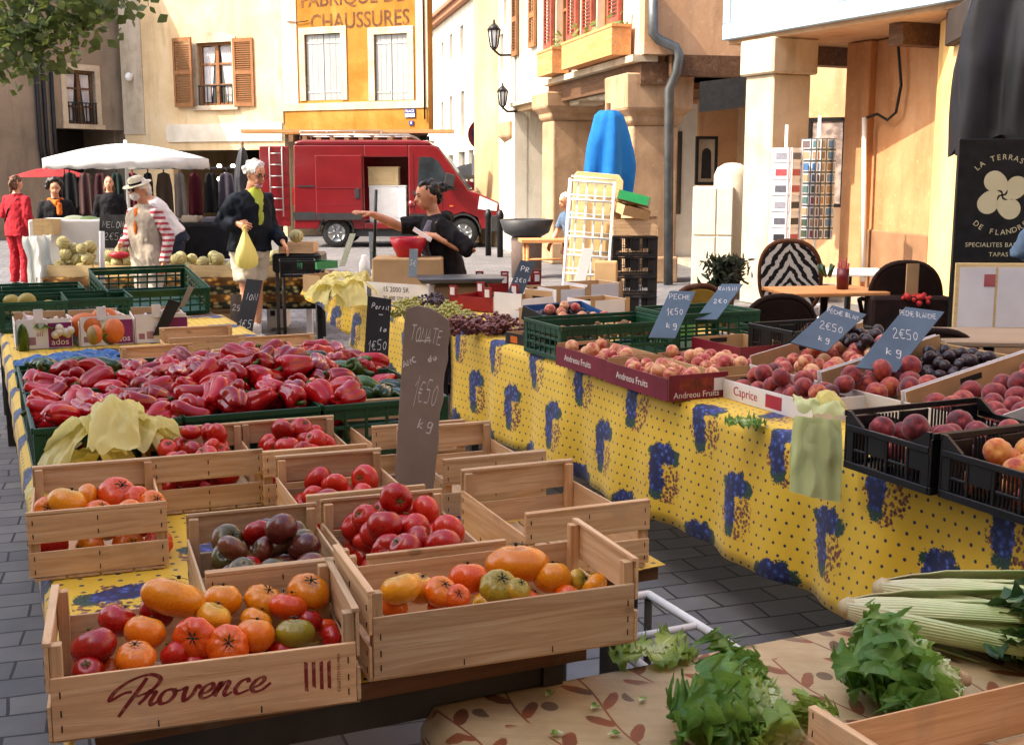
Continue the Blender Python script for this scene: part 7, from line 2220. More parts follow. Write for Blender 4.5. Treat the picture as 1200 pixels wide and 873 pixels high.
for i, (px, py, Y) in enumerate(((257, 195, 29.5), (273, 195, 29.8), (264, 205, 30), (257, 210, 29.6))):
    mb = MB(); mb.ball((0, 0, 0), .055, 12, 8); b_ = solo(mb, 'ceiling_bulb', emit('warm_bulb', 'ffe9c8', 6), 'small round lit bulb in the dark shop behind the van', 'lamp', at(px, py, Y=Y), group='shop bulbs')

# ------------------------------------------------------------------ street lanterns and signs in the far street
def lantern(px, py, Y, label, s=1.0, side=-1):
    p = at(px, py, Y=Y)
    t = thing('wall_lantern', label, 'lantern', p)
    mb = MB()
    for k in range(6):
        a = k * PI / 3; mb.tube([(.20 * s * math.cos(a), .20 * s * math.sin(a), .25 * s), (.12 * s * math.cos(a), .12 * s * math.sin(a), -.3 * s)], .016, 5)
    mb.lathe([(.25 * s, .25 * s), (.16 * s, .38 * s), (.05 * s, .48 * s), (.03 * s, .6 * s)], 6); mb.lathe([(.13 * s, -.3 * s), (.05 * s, -.4 * s)], 6); mb.build('cage', M_BLACKM, t)
    mb = MB(); mb.lathe([(.11 * s, -.28 * s), (.185 * s, .24 * s)], 6, closed=False); mb.build('glass', M_LAMP, t)
    mb = MB(); mb.tube([(0, 0, -.4 * s), (.2 * s, .05, -.55 * s), (.9 * s, .3, -.5 * s)], .025, 6); mb.build('bracket', M_BLACKM, t)
lantern(579, 45, 25.6, 'large black lantern on a wall bracket above the far street', .62)
lantern(589, 115, 25.2, 'smaller black lantern below the large one at the far street corner', .5)
lantern(574, 141, 30, 'smallest lantern over the round traffic sign', .4)
p = at(567, 158, Y=32)
ts = thing('traffic_sign', 'round traffic sign on a pole at the mouth of the far street', 'sign', (p.x, 32, 0))
mb = MB(); mb.lathe([(0, -.02), (.42, -.02), (.42, .02), (0, .02)], 28, M=Matrix.Translation((0, 0, p.z)) @ Matrix.Rotation(PI / 2, 4, 'X')); mb.build('disc', mat('sign_red', '8c2a30', 'a43c40', .5), ts)
mb = MB(); mb.lathe([(0, .021), (.32, .021), (.32, .025), (0, .025)], 28, M=Matrix.Translation((0, 0, p.z)) @ Matrix.Rotation(PI / 2, 4, 'X')); mb.build('disc_face', mat('sign_blue', '2a2f5c', '343a6c', .5), ts)
mb = MB(); mb.tube([(0, .06, 0), (0, .06, p.z + .4)], .04, 8); mb.build('pole', M_ZINC, ts)
mb = MB(); mb.b2((-.32, -.02, p.z - 1.05), (.32, .02, p.z - .52)); mb.build('plate', M_WHITEP, ts)
p = at(556, 205, Y=34); parasol('market_parasol', 'dull beige parasol far down the street over dark tables', (p.x, 34), 1.0, 1.95, 1.6, mat('beige_canvas', '8a7a66', '9a8a74', .8), 6, .1)
for i, (px, Y) in enumerate(((572, 24.5), (586, 24))):
    p = at(px, 205, Y=Y); mb = MB(); mb.lathe([(.06, 0), (.06, .75), (.075, .78), (.075, .85), (.04, .93), (0, .95)], 14); solo(mb, 'bollard', M_BLACKM, ['black iron bollard nearer the van nose', 'black iron bollard nearer the litter bin'][i], 'bollard', (p.x, Y, 0))
p = at(617, 290, Y=19.2)
bn = thing('litter_bin', 'grey litter bin with a flared dark top beside the pillar', 'bin', (p.x, 19.2, 0))
mb = MB(); mb.lathe([(.24, 0), (.25, .62), (.24, .65)], 20); mb.build('drum', mat('brown_grey_bin', '5a4a44', '6e5c54', .6, 0, 6), bn)
mb = MB(); mb.lathe([(.25, .66), (.36, .72), (.43, .92), (.40, .93), (.3, .74)], 20); mb.build('hood', mat('dark_bin', '2a2a2c', '3a3a3c', .5), bn)

# unseen house row closing the square behind the camera, added to block sky light
BH = Facade('town_house', 'unseen long plain house closing the square behind the viewer, added to block sky light', (18, -7.5), R(180))
mb = MB(); mb.b2((0, 0, 0), (27, 6, 13)); BH.part('wall', mb, M_TAN)
mb = MB(); mb.prism([(-.3, 13.002), (27.3, 13.002), (27.3, 13.3), (-.3, 13.3)], -.5, 6.5); BH.part('roof', mb, MATS['roof_tiles'])
for i in range(6):
    for zf in (1.2, 5, 9):
        mb = MB(); mb.b2((1.5 + i * 4.3, -.03, zf), (2.7 + i * 4.3, .01, zf + 2)); BH.part('shutter', mb, M_BROWNSH)
# ------------------------------------------------------------------ between stall and arcade: rack, stacked crates, side table
p = at(683, 205, Y=12.2)
rk = thing('grid_rack', 'white metal grid rack leaning against the stacked crates', 'rack', (p.x, 12.0, 0), R(8))
rk.rotation_euler = (R(-9), R(5), R(8))
mb = MB()
wd, ht = .46, 1.60
for x in (-wd / 2, wd / 2): mb.tube([(x, 0, 0), (x, 0, ht)], .016, 8)
for i in range(9): mb.tube([(-wd / 2, 0, .08 + i * (ht - .1) / 8), (wd / 2, 0, .08 + i * (ht - .1) / 8)], .013, 6)
for i in range(1, 5): mb.tube([(-wd / 2 + wd * i / 5, .02, .05), (-wd / 2 + wd * i / 5, .02, ht)], .010, 6)
for x in (-wd / 2, wd / 2): mb.tube([(x + .03, .10, 0), (x + .03, .10, ht)], .012, 8)
for i in range(9): mb.tube([(-wd / 2 + .03, .10, .14 + i * (ht - .1) / 8), (wd / 2 + .03, .10, .14 + i * (ht - .1) / 8)], .010, 6)
mb.build('grid', M_WHITEP, rk)
mb = MB(); mb.prism([(-.22, .0), (.30, .0), (.30, 1.64), (.25, 1.70), (-.19, 1.70), (-.22, 1.66)], .14, .165); solo(mb, 'board', M_PALEW, 'pale board with rounded top standing behind the grid rack', 'board', (p.x + .06, 12.05, 0), rot=(R(-9), R(5), R(8)), bevel=.006)
sx = at(743, 205, Y=12.3).x
for i in range(5):
    plastic_crate(['lowest', 'second lowest', 'middle', 'second highest', 'highest'][i] + ' of the stacked black crates beside the grid rack', .46, .36, .20, M_BLACKP, (sx, 12.35, .202 * i + .002), R(4), style='ribs', group='stacked black crates')
t = make_crate('wooden crate on top of the stacked black crates', .36, .46, (sx, 12.35, 1.016), R(94), .19, .17, group=None)
M_CRT = Mw(t)
tray('cardboard tray tilted on top of the crate stack', .30, .36, .10, (sx - .05, 12.3, 1.225), 0, (R(8), R(12), R(20)))
tray('green edged cardboard tray, topmost of the stack by the rack', .32, .40, .09, (sx + .0, 12.32, 1.34), 0, (R(-6), R(14), R(-10)), outer=[M_GREENP, M_GREENP, mat('bright_green_plastic', '1c7a48', '249055', .4), M_GREENP])
carton(696, 722, 338, 308, 11.2, M_CARD, 'brown carton standing in front of the grid rack', .2, R(-8))
mb = MB(); mb.prism([(-.07, -.02), (.03, -.02), (.12, .34), (.02, .34)], -.004, .004); solo(mb, 'price_card', M_WHITEP, 'blank white card leaning on the brown carton', 'card', at(680, 335, Y=10.9), bevel=.001)
p = at(638, 280, Y=15.5)
tb = thing('folding_table', 'small orange wooden folding table by the far pillars', 'table', (p.x, 15.5, 0), R(5))
mb = MB(); mb.b2((-.32, -.25, p.z - .04), (.38, .25, p.z)); mb.build('table_top', M_PLANTER, tb)
for x in (-.24, .28):
    for y in (-.2, .2): mb = MB(); mb.tube([(x, y, 0), (x, y, p.z - .041)], .022, 8); mb.build('leg', M_PLANTER, tb)
mb = MB(); mb.tube([(-.24, -.2, p.z - .25), (.28, -.2, p.z - .25)], .014, 6); mb.build('stretcher', M_PLANTER, tb)
# utility cabinet and round post
p = at(838, 205, Y=15.8)
cb = thing('utility_cabinet', 'cream utility cabinet with two doors beside the square column', 'cabinet', (p.x, 15.8, 0), R(-12))
mb = MB(); mb.b2((-.28, 0, .05), (.24, .4, 1.48)); mb.build('cabinet_body', M_WHITER, cb, bevel=.015)
for a, b in ((-.27, .02), (.04, .235)):
    mb = MB(); mb.b2((a, -.02, .85), (b, -.003, 1.46)); mb.build('door', M_WHITER, cb, bevel=.006)
    mb = MB(); mb.b2((a, -.02, .10), (b, -.003, .83)); mb.build('door', M_WHITER, cb, bevel=.006)
p = at(858, 205, Y=16.3); mb = MB(); mb.lathe([(.24, .0), (.24, 1.62), (.2, 1.72), (.1, 1.78), (0, 1.79)], 28); solo(mb, 'round_post', M_WHITER, 'thick round topped white post behind the cream cabinet', 'post', (p.x, 16.3, 0))

# ------------------------------------------------------------------ postcards
M_PCW = mat('card_white', 'c9c6cc', 'd6d3d8', .6)
pal = ['4a5568', '8a6a4a', '3a4a3a', '9a7a5a', '5a7a9a', '6a5a5a', '3a6a9a', 'a08a6a', '7a3a3a', '4a6a6a']
def postcard_stand(px, Y, zt, rows, cols, wd, ht, label, rz, kind):
    p = at(px, 205, Y=Y)
    t = thing('postcard_stand', label, 'stand', (p.x, Y, 0), rz)
    mb = MB(); mb.tube([(0, 0, 0), (0, 0, zt + .25)], .018, 8); mb.lathe([(.26, 0), (.26, .03), (.03, .06)], 16); mb.build('pole', M_WHITEP, t)
    rr = random.Random(px); hw = wd / 2
    for side in range(3):
        a = R(-38 + 62 * side)
        Mx = Matrix.Rotation(a, 4, 'Z') @ Matrix.Translation((0, -.16, 0))
        bk = MB(); bk.box((0, .01, zt - ht / 2), (wd, .008, ht), M=Mx); bk.build('rack_panel', M_PCW if kind == 'white' else M_ZINC, t)
        for r in range(rows):
            for c in range(cols):
                x = -hw + wd * (c + .5) / cols; z = zt - ht * (r + .5) / rows
                w2, h2 = wd / cols * .86, ht / rows * .8
                cd = MB(); cd.box((x, 0, z), (w2, .004, h2), 0, M=Mx @ Matrix.Translation((0, 0, 0)))
                cd.box((x, -.004, z), (w2 * (.82 if kind != 'white' else .6), .002, h2 * (.78 if kind != 'white' else .5)), 1, M=Mx)
                h_ = pal[rr.randrange(len(pal))] if kind != 'white' else rr.choice(['2a2a30', '5a5a66', '8a8a96', 'a04a50'])
                cd.build('postcard', [M_PCW, mat('card_print_' + h_, h_, None, .5, 0, 40, lo=.4, hi=.6)], t)
postcard_stand(920, 13.4, 1.92, 6, 1, .24, 1.06, 'revolving stand of white greeting cards left of the picture postcards', R(10), 'white')
postcard_stand(958, 13.7, 2.03, 9, 2, .26, 1.12, 'revolving stand of colour picture postcards by the orange wall', R(-5), 'colour')

# ------------------------------------------------------------------ terrace chairs
def zebra():
    m = Mt('zebra_fabric', .8, 0, .2)
    x, y, z = m.sep(m.coords('Object')); n = m.noise(m.coords('Object', (4, 4, 7)), 1.6, 3, .5, .3)
    f = ((x.abs() * 75.0 + z * 52.0 + n * 9.0).sin()).step(-.1, .15)
    m.color(m.mix(f, lin('141216'), lin('b8b2ae'))); return m.m
M_MUST = fabric('mustard_velvet', '9a7a30', 'ad8c3e'); M_CHF = wood('dark_chair_wood', 2, '3a2012', '4d2c18', '5e3820', .6); M_DKF = fabric('dark_brown_velvet', '1c1210', '2a1a16')
def chair(label, x, y, rz, m, hb=1.06, wb=.50, frame=M_CHF, arms=True, group=None):
    t = thing('upholstered_chair', label, 'chair', (x, y, 0), rz, group)
    cz, rx, rz_ = hb - .32, wb / 2, .32       # back: oval, sitter faces -Y
    oval = [(rx * math.copysign(abs(math.cos(a)) ** .8, math.cos(a)), .0, cz + rz_ * math.copysign(abs(math.sin(a)) ** .8, math.sin(a))) for a in [2 * PI * i / 36 for i in range(37)]]
    Mb = Matrix.Translation((0, .22, .45)) @ Matrix.Rotation(R(-10), 4, 'X') @ Matrix.Translation((0, 0, -.45))
    fr = MB(); fr.tube([Mb @ Vector(p) for p in oval], .022, 8, caps=False)
    fr.tube([Mb @ Vector((-rx * .7, 0, cz - rz_ * .75)), (-.20, .21, .40)], .02, 8); fr.tube([Mb @ Vector((rx * .7, 0, cz - rz_ * .75)), (.20, .21, .40)], .02, 8)
    fr.build('back_frame', frame, t)
    pd = MB(); pd.add([Mb @ Vector((p[0] * .96, -.028, cz + (p[2] - cz) * .96)) for p in oval[:-1]] + [Mb @ Vector((p[0] * .96, .02, cz + (p[2] - cz) * .96)) for p in oval[:-1]],
                      [tuple(range(35, -1, -1)), tuple(range(36, 72))] + [(i, (i + 1) % 36, 36 + (i + 1) % 36, 36 + i) for i in range(36)])
    pd.build('back_pad', m, t, bevel=.012, segs=2)
    st = MB(); st.b2((-.25, -.24, .40), (.25, .22, .49)); st.build('seat', m, t, bevel=.035, segs=3)
    for sx_ in (-1, 1):
        for yy in (-.21, .20):
            lg = MB(); lg.tube([(sx_ * .22, yy, .40), (sx_ * .235, yy * 1.12, 0)], [.026, .016], 8); lg.build('leg', frame, t)
        if arms:
            ar = MB(); ar.tube([Mb @ Vector((sx_ * rx * .92, 0, .68)), (sx_ * .29, .0, .66), (sx_ * .29, -.16, .64), (sx_ * .25, -.18, .48)], .018, 8); ar.build('armrest', frame, t)
    return t
def CP(px, Y): return at(px, 205, Y=Y)
c = CP(936, 10.6); chair('zebra striped chair with a tall oval wooden back on the terrace', c.x, 10.6, R(158), zebra(), 1.08, .52)
c = CP(1062, 9.4); chair('black upholstered chair with high rounded back right of the zebra one', c.x, 9.4, R(170), M_DKF, .98, .52, M_DKF)
c = CP(798, 8.3); chair('mustard chair with dark curved frame behind the two pale blue slates', c.x, 8.3, R(200), M_MUST, .90, .44, group='mustard chairs')
c = CP(958, 7.2); chair('mustard chair half hidden behind the dark blue slate in the plums', c.x, 7.2, R(190), M_MUST, .80, .46)
c = CP(905, 8.0); chair('dark brown chair with scalloped back between the mustard chairs', c.x, 8.0, R(185), M_DKF, .86, .50, M_DKF, False)
c = CP(1085, 6.7); chair('dark brown chair low behind the largest blue slate', c.x, 6.7, R(180), M_DKF, .80, .56, M_DKF, False)
def cafe_table(label, px, Y, wd, dp, z=.75, rz=R(10), m=None):
    p = CP(px, Y)
    t = thing('cafe_table', label, 'table', (p.x, Y, 0), rz)
    mb = MB(); mb.b2((-wd / 2, -dp / 2, z - .03), (wd / 2, dp / 2, z)); mb.build('table_top', m or M_PLANTER, t, bevel=.006)
    mb = MB(); mb.tube([(0, 0, .03), (0, 0, z - .031)], .03, 10); mb.lathe([(.24, 0), (.23, .03), (.04, .06)], 20); mb.build('pedestal', M_BLACKM, t)
    return p
M_TTOP = wood('grey_table_wood', 0, '8f7a66', 'a08a74', 'ae9a84', .5)
cafe_table('cafe table in front of the zebra chair with a red cutlery pot', 972, 9.3, .8, .6)
cafe_table('small white cafe table beyond the red cutlery pot', 1000, 11.0, .7, .6, .76, 0, M_WHITEP)
cafe_table('grey wooden cafe table cut by the right frame edge', 1172, 6.55, .62, .62, .76, R(-6), M_TTOP)
p = at(987, 342, Y=9.3)
ct = thing('cutlery_pot', 'dark red cutlery pot on the terrace table by the zebra chair', 'pot', (p.x, 9.3, .751))
mb = MB(); mb.lathe([(.045, 0), (.05, .16), (.042, .16), (.038, .01)], 16); mb.build('pot', mat('wine_red_glaze', '5a1518', '6e1d20', .3), ct)
mb = MB()
for k in range(7): mb.tube([(.02 * math.cos(k), .02 * math.sin(k), .03), (.04 * math.cos(k), .04 * math.sin(k), .20 + .02 * (k % 3))], .007, 6)
mb.build('cutlery', mat('red_cutlery', '8a1c20', 'a42a2c', .4), ct)
mb = MB()
for k in range(5): mb.tube([(.03 * math.cos(k + 1), .03 * math.sin(k + 1), .10), (.08 * math.cos(k + 1), .08 * math.sin(k + 1), .19)], .012, 5)
solo(mb, 'herb_pot', M_GPEP, 'small green plant beside the red cutlery pot', 'plant', (p.x - .12, 9.3, .75))
p = at(1068, 345, Y=9.0)
mb = MB(); mb.box((0, 0, .10), (.10, .012, .26), rz=.2); solo(mb, 'menu_card', M_CARD, 'brown menu card standing before the black chair', 'card', (p.x, 9.0, p.z))
mb = MB()
rr = random.Random(3)
for k in range(26): mb.ball((rr.uniform(-.13, .13), rr.uniform(-.05, .05), rr.uniform(0, .06)), rr.uniform(.015, .026), 8, 6)
solo(mb, 'red_flowers', mat('red_petals', '9a1a1c', 'b02a24', .7), 'row of small red flowers before the black chair', 'flowers', (p.x, 8.95, p.z - .06))
pb = at(1066, 355, Y=9.0); mb = MB(); mb.b2((-.3, -.12, 0), (.3, .12, pb.z + .05)); solo(mb, 'planter', M_DKF, 'dark planter box holding the red flowers', 'planter', (pb.x, 9.05, 0), bevel=.02)
p = at(850, 345, Y=9.6)
mb = MB(); rr = random.Random(9)
for k in range(700):
    a = Vector((rr.gauss(0, .07), rr.gauss(0, .07), rr.uniform(0, .24) )); d = Vector((rr.uniform(-1, 1), rr.uniform(-1, 1), rr.uniform(0, 1.5))).normalized() * .07; s = d.orthogonal().normalized() * .012
    mb.add([a - s, a + d * .5 - s, a + d, a + d * .5 + s, a + s], [(0, 1, 2, 3, 4)])
tt = thing('potted_shrub', 'small dark potted shrub behind the pale blue slates', 'plant', (p.x, 9.6, .72)); mb.build('foliage', leaf_mat('dark_shrub', '141a12', '222c1c', '33402a'), tt)
mb = MB(); mb.lathe([(.06, -.18), (.09, 0), (.08, 0)], 14); mb.build('pot', M_OLDWOOD, tt)
mb = MB(); mb.b2((-.35, -.3, .0), (.35, .3, .54)); solo(mb, 'planter', M_OLDWOOD, 'wooden planter carrying the small dark shrub', 'planter', (p.x, 9.7, 0), bevel=.02)

# ------------------------------------------------------------------ restaurant menu board
a, b = at(1112, 395, Y=8.75), at(1215, 395, Y=8.75)
wd = b.x - a.x; zt = at(1130, 163, Y=8.75).z
mn = thing('menu_board', 'black restaurant board with a pale four lobed emblem and pinned menus', 'sign', ((a.x + b.x) / 2, 8.75, 0), R(-4))
mb = MB(); mb.b2((-wd / 2, 0, .12), (wd / 2, .05, zt)); bd = mb.build('panel', M_BLACKM, mn, bevel=.004)
M_CREAMP = mat('cream_print', 'b8b090', 'c4bc9c', .7)
ex, ez, er = -.0, zt - .40, .21
mb = MB()
for k in range(4):
    a0 = k * PI / 2 + .55
    path, wds = [], []
    for i in range(15):
        q = i / 14; rr_ = .012 + .105 * q; an = a0 - 1.25 * (1 - q) ** 1.3
        path.append(Vector((rr_ * math.cos(an), rr_ * math.sin(an), 0))); wds.append(.012 + .138 * math.sin(q * PI / 2) ** 1.6)
    Me = Matrix.Translation((ex, -.0012, ez)) @ Matrix.Rotation(PI / 2, 4, 'X')
    ribbon(mb, path, 1.0, Me, lambda t, f, w_=wds: w_[int(round(f * 14))])
    t_ = (path[-1] - path[-2]).normalized(); n_ = Vector((-t_.y, t_.x, 0)); c_ = path[-1]; hw_ = wds[-1] / 2
    mb.add([Me @ (c_ + t_ * (hw_ * math.sin(PI * i / 12)) + n_ * (hw_ * math.cos(PI * i / 12))) for i in range(13)], [tuple(range(13))])
mb.build('emblem', M_CREAMP, bd)
def arc_text(s, r_, a_mid, step, size, flip=False):
    for i, ch in enumerate(s):
        if ch == ' ': continue
        q = a_mid + (i - (len(s) - 1) / 2) * step * (1 if flip else -1)
        Mx = Matrix.Translation((ex + r_ * math.cos(q), -.0016, ez + r_ * math.sin(q))) @ Matrix.Rotation(PI / 2, 4, 'X') @ Matrix.Rotation(q + (PI / 2 if flip else -PI / 2), 4, 'Z')
        text(ch, size, M_CREAMP, bd, Mx, 'letter', .0003)
arc_text('LA TERRASSE', .27, PI / 2, .155, .055)
arc_text('DE FLANDRE', .27, -PI / 2, .155, .055, True)
text('SPECIALITES BASQUES', .045, M_CREAMP, bd, FACE(0, -.0016, ez - .36), ext=.0003, spacing=1.1)
text('TAPAS', .045, M_CREAMP, bd, FACE(0, -.0016, ez - .43), ext=.0003, spacing=1.1)
mz = ez - .49
mb = MB(); mb.b2((-wd / 2 + .02, -.03, mz - .52), (wd / 2 - .03, -.002, mz)); fr = mb.build('menu_case', M_PALEW, mn, bevel=.004)
mb = MB(); mb.b2((-wd / 2 + .05, -.034, mz - .47), (-.02, -.0305, mz - .03)); mb.b2((.0, -.034, mz - .47), (wd / 2 - .06, -.0305, mz - .03)); mb.build('paper', M_PCW, fr)
mb = MB(); mb.b2((-.10, -.037, mz - .17), (-.02, -.0345, mz - .08)); mb.build('red_label', mat('faded_red_label', '9a4a50', 'b0666a', .7), fr)
mb = MB(); mb.b2((-wd / 2 + .02, -.09, .12), (wd / 2 - .06, -.003, mz - .56)); cb = mb.build('lower_box', wood('brown_box_wood', 0, '8a6c54', '9c7e64', 'ab8d72', .4), mn, bevel=.006)

# ------------------------------------------------------------------ rest of the left stall
def row(u, v): return W(u, v, ZT + .008)
for i, (u, lab) in enumerate(((.275, 'left garlic carton printed white and purple'), (.56, 'middle garlic carton tilted a little, white and purple'), (.86, 'right garlic carton with the clearest purple panel'))):
    M_PURP = mat('purple_print', '6a1550', '7c2060', .5, 0, 6)
    t = tray(lab, .27, .38, .13, row(u, 6.62), AX + R((0, 5, -3)[i]), outer=[M_WCARD] * 4, inner=M_CARD, group='garlic cartons', name='garlic_carton', cat='box', raised=.02,
             prints=[(2, .02, .004, .132, .128, M_PURP), (2, -.115, .02, -.085, .05, mat('garlic_print', '8a5a6a', 'a8808c', .6)), (2, -.075, .02, -.04, .06, mat('garlic_print', '8a5a6a', 'a8808c', .6))], texts=[(2, 'ados', .045, M_WINK, .075, .03), (2, 'ail', .04, mat('garlic_print', '8a5a6a', 'a8808c', .6), -.02, .075)])
    mb = MB(); mb.b2((-.045, -.197, .131), (.0, -.191, .20)); mb.build('tab', M_WCARD, t)
    rr = random.Random(i)
    gm = MB(); gm.lathe([(.0, -.02), (.022, -.014), (.026, 0), (.016, .016), (.006, .03), (.005, .045)], 12); me_ = gm.mesh('garlic', [mat('garlic_skin', 'c6b6b4', 'd8ccca', .6, 0, 30)])
    for x, y, z, q in pack(.12, .17, .06, [.026] * 20, 80 + i, 8):
        o = mesh_obj('garlic', me_); o.location = Mw(t) @ Vector((x, y, z)); o.rotation_euler = (rr.uniform(-1, 1), rr.uniform(-1, 1), 0); tag(o, 'garlic bulb in one of the white and purple cartons', 'garlic', 'garlic bulbs')
mb = MB()
crumple(mb, lambda a, b: W(.13 + .42 * a + .03 * math.sin(b * 7), 5.22 + .30 * b, ZT + .085 + .03 * math.sin(a * PI) - (.07 * (1 - b * 5) if b < .2 else 0)), 60, 36, 4, .022, 13)
solo(mb, 'plastic_sheet', mat('blue_plastic_film', '14467c', '1f5a98', .3, 0, 5), 'crumpled blue plastic sheet over a crate behind the peppers', 'sheet')
plastic_crate('green crate under the crumpled blue plastic sheet', .46, .34, .07, M_GREENP, row(.34, 5.42), AX, group='green crates at the left stall back')
for i, (px, py, Y, s) in enumerate(((100, 382, 6.1, .085), (122, 374, 6.2, .075), (133, 388, 6.0, .08), (112, 392, 5.9, .06))):
    mb = MB(); mb.ball((0, 0, 0), (s, s * .55, s * .8), 14, 10); o = solo(mb, 'pumpkin_piece', mat('pumpkin_flesh', 'b4551a', 'c86a28', .5, 0, 9, .3), ['large', 'upper', 'right', 'smallest'][i] + ' orange cut pumpkin piece in front of the garlic cartons', 'pumpkin', at(px, py, Y=Y), i * .7)
    mb = MB(); mb.ball((0, .012, -.004), (s * 1.02, s * .50, s * .82), 14, 10); mb.build('rind', mat('pumpkin_rind', '6a5a28', '8a7434', .6), o)
for i, (px, py, Y) in enumerate(((72, 388, 6.05),)):
    mb = MB(); rr = random.Random(2)
    for k in range(70): mb.ball((rr.gauss(0, .022), rr.gauss(0, .022), rr.gauss(0, .014)), .022, 8, 6)
    solo(mb, 'cauliflower', mat('cauliflower_white', 'c6bfae', 'd6d0c2', .8), 'white cauliflower left of the pumpkin pieces', 'cauliflower', at(px, py, Y=Y))
for i, (px, py, Y, s, lab) in enumerate(((52, 388, 6.05, .09, 'bunch of leafy greens left of the cauliflower'), (118, 396, 5.95, .06, 'small leafy greens under the pumpkin pieces'))):
    mb = MB()
    for k in range(9): leaf(mb, (0, 0, 0), (math.cos(k * .7), math.sin(k * .7), .5), (0, 0, 1), s * 1.1, s * .4, -.4, .012, 300 + k + i * 20, 8, 8)
    solo(mb, 'leafy_greens', M_LET, lab, 'greens', at(px, py, Y=Y))
mb = MB(); mb.ball((0, 0, 0), (.03, .03, .11), 12, 10); solo(mb, 'courgette', M_GPEP, 'green courgette end at the left table edge', 'courgette', at(27, 400, Y=5.9), rot=(.5, .2, 0))
crate('c20', 'low wooden crate just behind the left red peppers', .66, 5.22, .38, .30)
crate('c21', 'wooden crate left of the chalked slates behind the peppers', .92, 5.80, .40, .34)
crate('c22', 'empty wooden crate behind the middle of the pepper heap', 1.0, 4.98, .28, .30)
crate('c23', 'wide wooden crate at the right end behind the peppers', 1.20, 5.32, .36, .34)
for i, (u, v, lab) in enumerate(((.26, 7.4, 'green crate with yellow melons behind the left garlic carton'), (.62, 7.45, 'green crate with a wooden tray behind the middle garlic carton'))):
    t = plastic_crate(lab, .36, .50, .17, M_GREENP, row(u, v), AX, group='green crates at the left stall back')
    if i == 0:
        mm = MB(); mm.ball((0, 0, 0), (1, 1, .92), 18, 12); ym = mm.mesh('yellow_melon', [mat('yellow_melon_skin', '8a7a2c', 'a08c3a', .5, 0, 8)])
        for x, y, z, q in pack(.16, .22, .04, [.05] * 9, 90, 15):
            o = mesh_obj('yellow_melon', ym); o.location = Mw(t) @ Vector((x, y, z)); o.scale = (q,) * 3; tag(o, 'dull yellow melon in the green crate behind the garlic', 'melon', 'yellow melons')
p0 = at(172, 355, Y=7.9)
tbk = trestle('market_table', 'small table at the far end of the left stall carrying green crates', .05, 1.35, 7.65, 8.9, ZT, 2)
plastic_crate('wide open empty green crate tilted toward the picture', .62, .60, .17, M_GREENP, W(.98, 7.95, ZT + .06), 0, (Matrix.Rotation(AX + R(6), 3, 'Z') @ Matrix.Rotation(R(10), 3, 'X')).to_euler(), group='green crates at the left stall back')
plastic_crate('empty green crate at the far left end of the stall', .5, .5, .17, M_GREENP, W(.34, 8.15, ZT + .008), AX, group='green crates at the left stall back')
mb = MB(); mb.tube([(0, 0, 0), (0.02, 0, .45)], .022, 8); solo(mb, 'support_stick', M_WHITEP, 'white upright stick in front of the melon stall', 'stick', at(120, 340, Y=9.2))
mb = MB(); mb.prism([(-.03, 0), (.03, 0), (.12, .17), (.06, .19)], -.006, .006); o = solo(mb, 'price_slate', M_BSLATE, 'narrow dark price tag leaning beside the right garlic carton', 'price sign', at(186, 393, Y=6.2), R(10))
mb = MB(); mb.prism([(-.015, 0), (.015, 0), (.08, .12), (.045, .13)], -.005, .005); o = solo(mb, 'price_slate', M_SLATE, 'narrow slate strip sticking up right of the open green crates', 'price sign', at(213, 360, Y=7.4), R(10))

# ------------------------------------------------------------------ far part of the right hand table
def tray_px(label, a, b, z, depth, H, outer, inner, **kw):
    p, q = at(*a, z=z), at(*b, z=z)
    d = q - p; rz = math.atan2(d.y, d.x); n = Vector((-d.y, d.x, 0)).normalized()
    c = (p + q) / 2 + n * depth / 2
    return tray(label, d.length, depth, H, (c.x, c.y, z), rz, outer=outer, inner=inner, **kw)
ZF = ZT + .002
M_REDP = mat('red_plastic', '7c1418', '92201f', .4, 0, 5); M_PINKP = mat('pink_red_bowl', 'b8182c', 'c8243a', .3, 0, 5)
wt = tray_px('long white slotted box at the far corner of the yellow cloth', (394, 349), (503, 357), ZF, .36, .13, [M_WCARD] * 4, M_WCARD, name='white_box', cat='box',
             texts=[(2, '15 2000 5R', .05, M_BLACKM, .13, .085), (2, '30 400 500 70', .04, M_BLACKM, .13, .025)], prints=[(2, -.25, .03, -.17, .10, M_DARK), (2, -.13, .03, -.09, .10, M_GREYF)])
tray_px('second white box right of the long slotted one', (503, 352), (540, 353), ZF, .34, .13, [M_WCARD] * 4, M_WCARD, name='white_box', cat='box')
def punnet(label, a, b, m=M_REDP, H=.09, d=.3):
    t = tray_px(label, a, b, ZF, d, H, [m] * 4, m, name='punnet_crate', cat='crate', group='red punnet crates')
    wd = t_w = (at(*b, z=ZF) - at(*a, z=ZF)).length
    for s in (-1, 1):
        for y in (-d / 2, d / 2):
            mb = MB(); mb.box((s * (wd / 2 - .03), y, H + .03), (.06, .012, .075)); mb.build('corner_tab', m, t)
            mb = MB(); mb.box((s * (wd / 2 - .03), y - .008, H + .03), (.035, .003, .05)); mb.build('label', M_WCARD, t)
punnet('red plastic punnet crate with white labels behind the green grapes', (527, 362), (576, 366))
punnet('red punnet crate farther back next to the dark blue slate', (556, 347), (596, 347))
punnet('small red punnet crate right of the dark blue slate', (614, 343), (634, 343), H=.08)
tray_px('white scooped carton with a printed scribble behind the dark grapes', (578, 372), (612, 376), ZF, .28, .13, [M_WCARD] * 4, M_CARD, name='carton', cat='box', raised=.03)
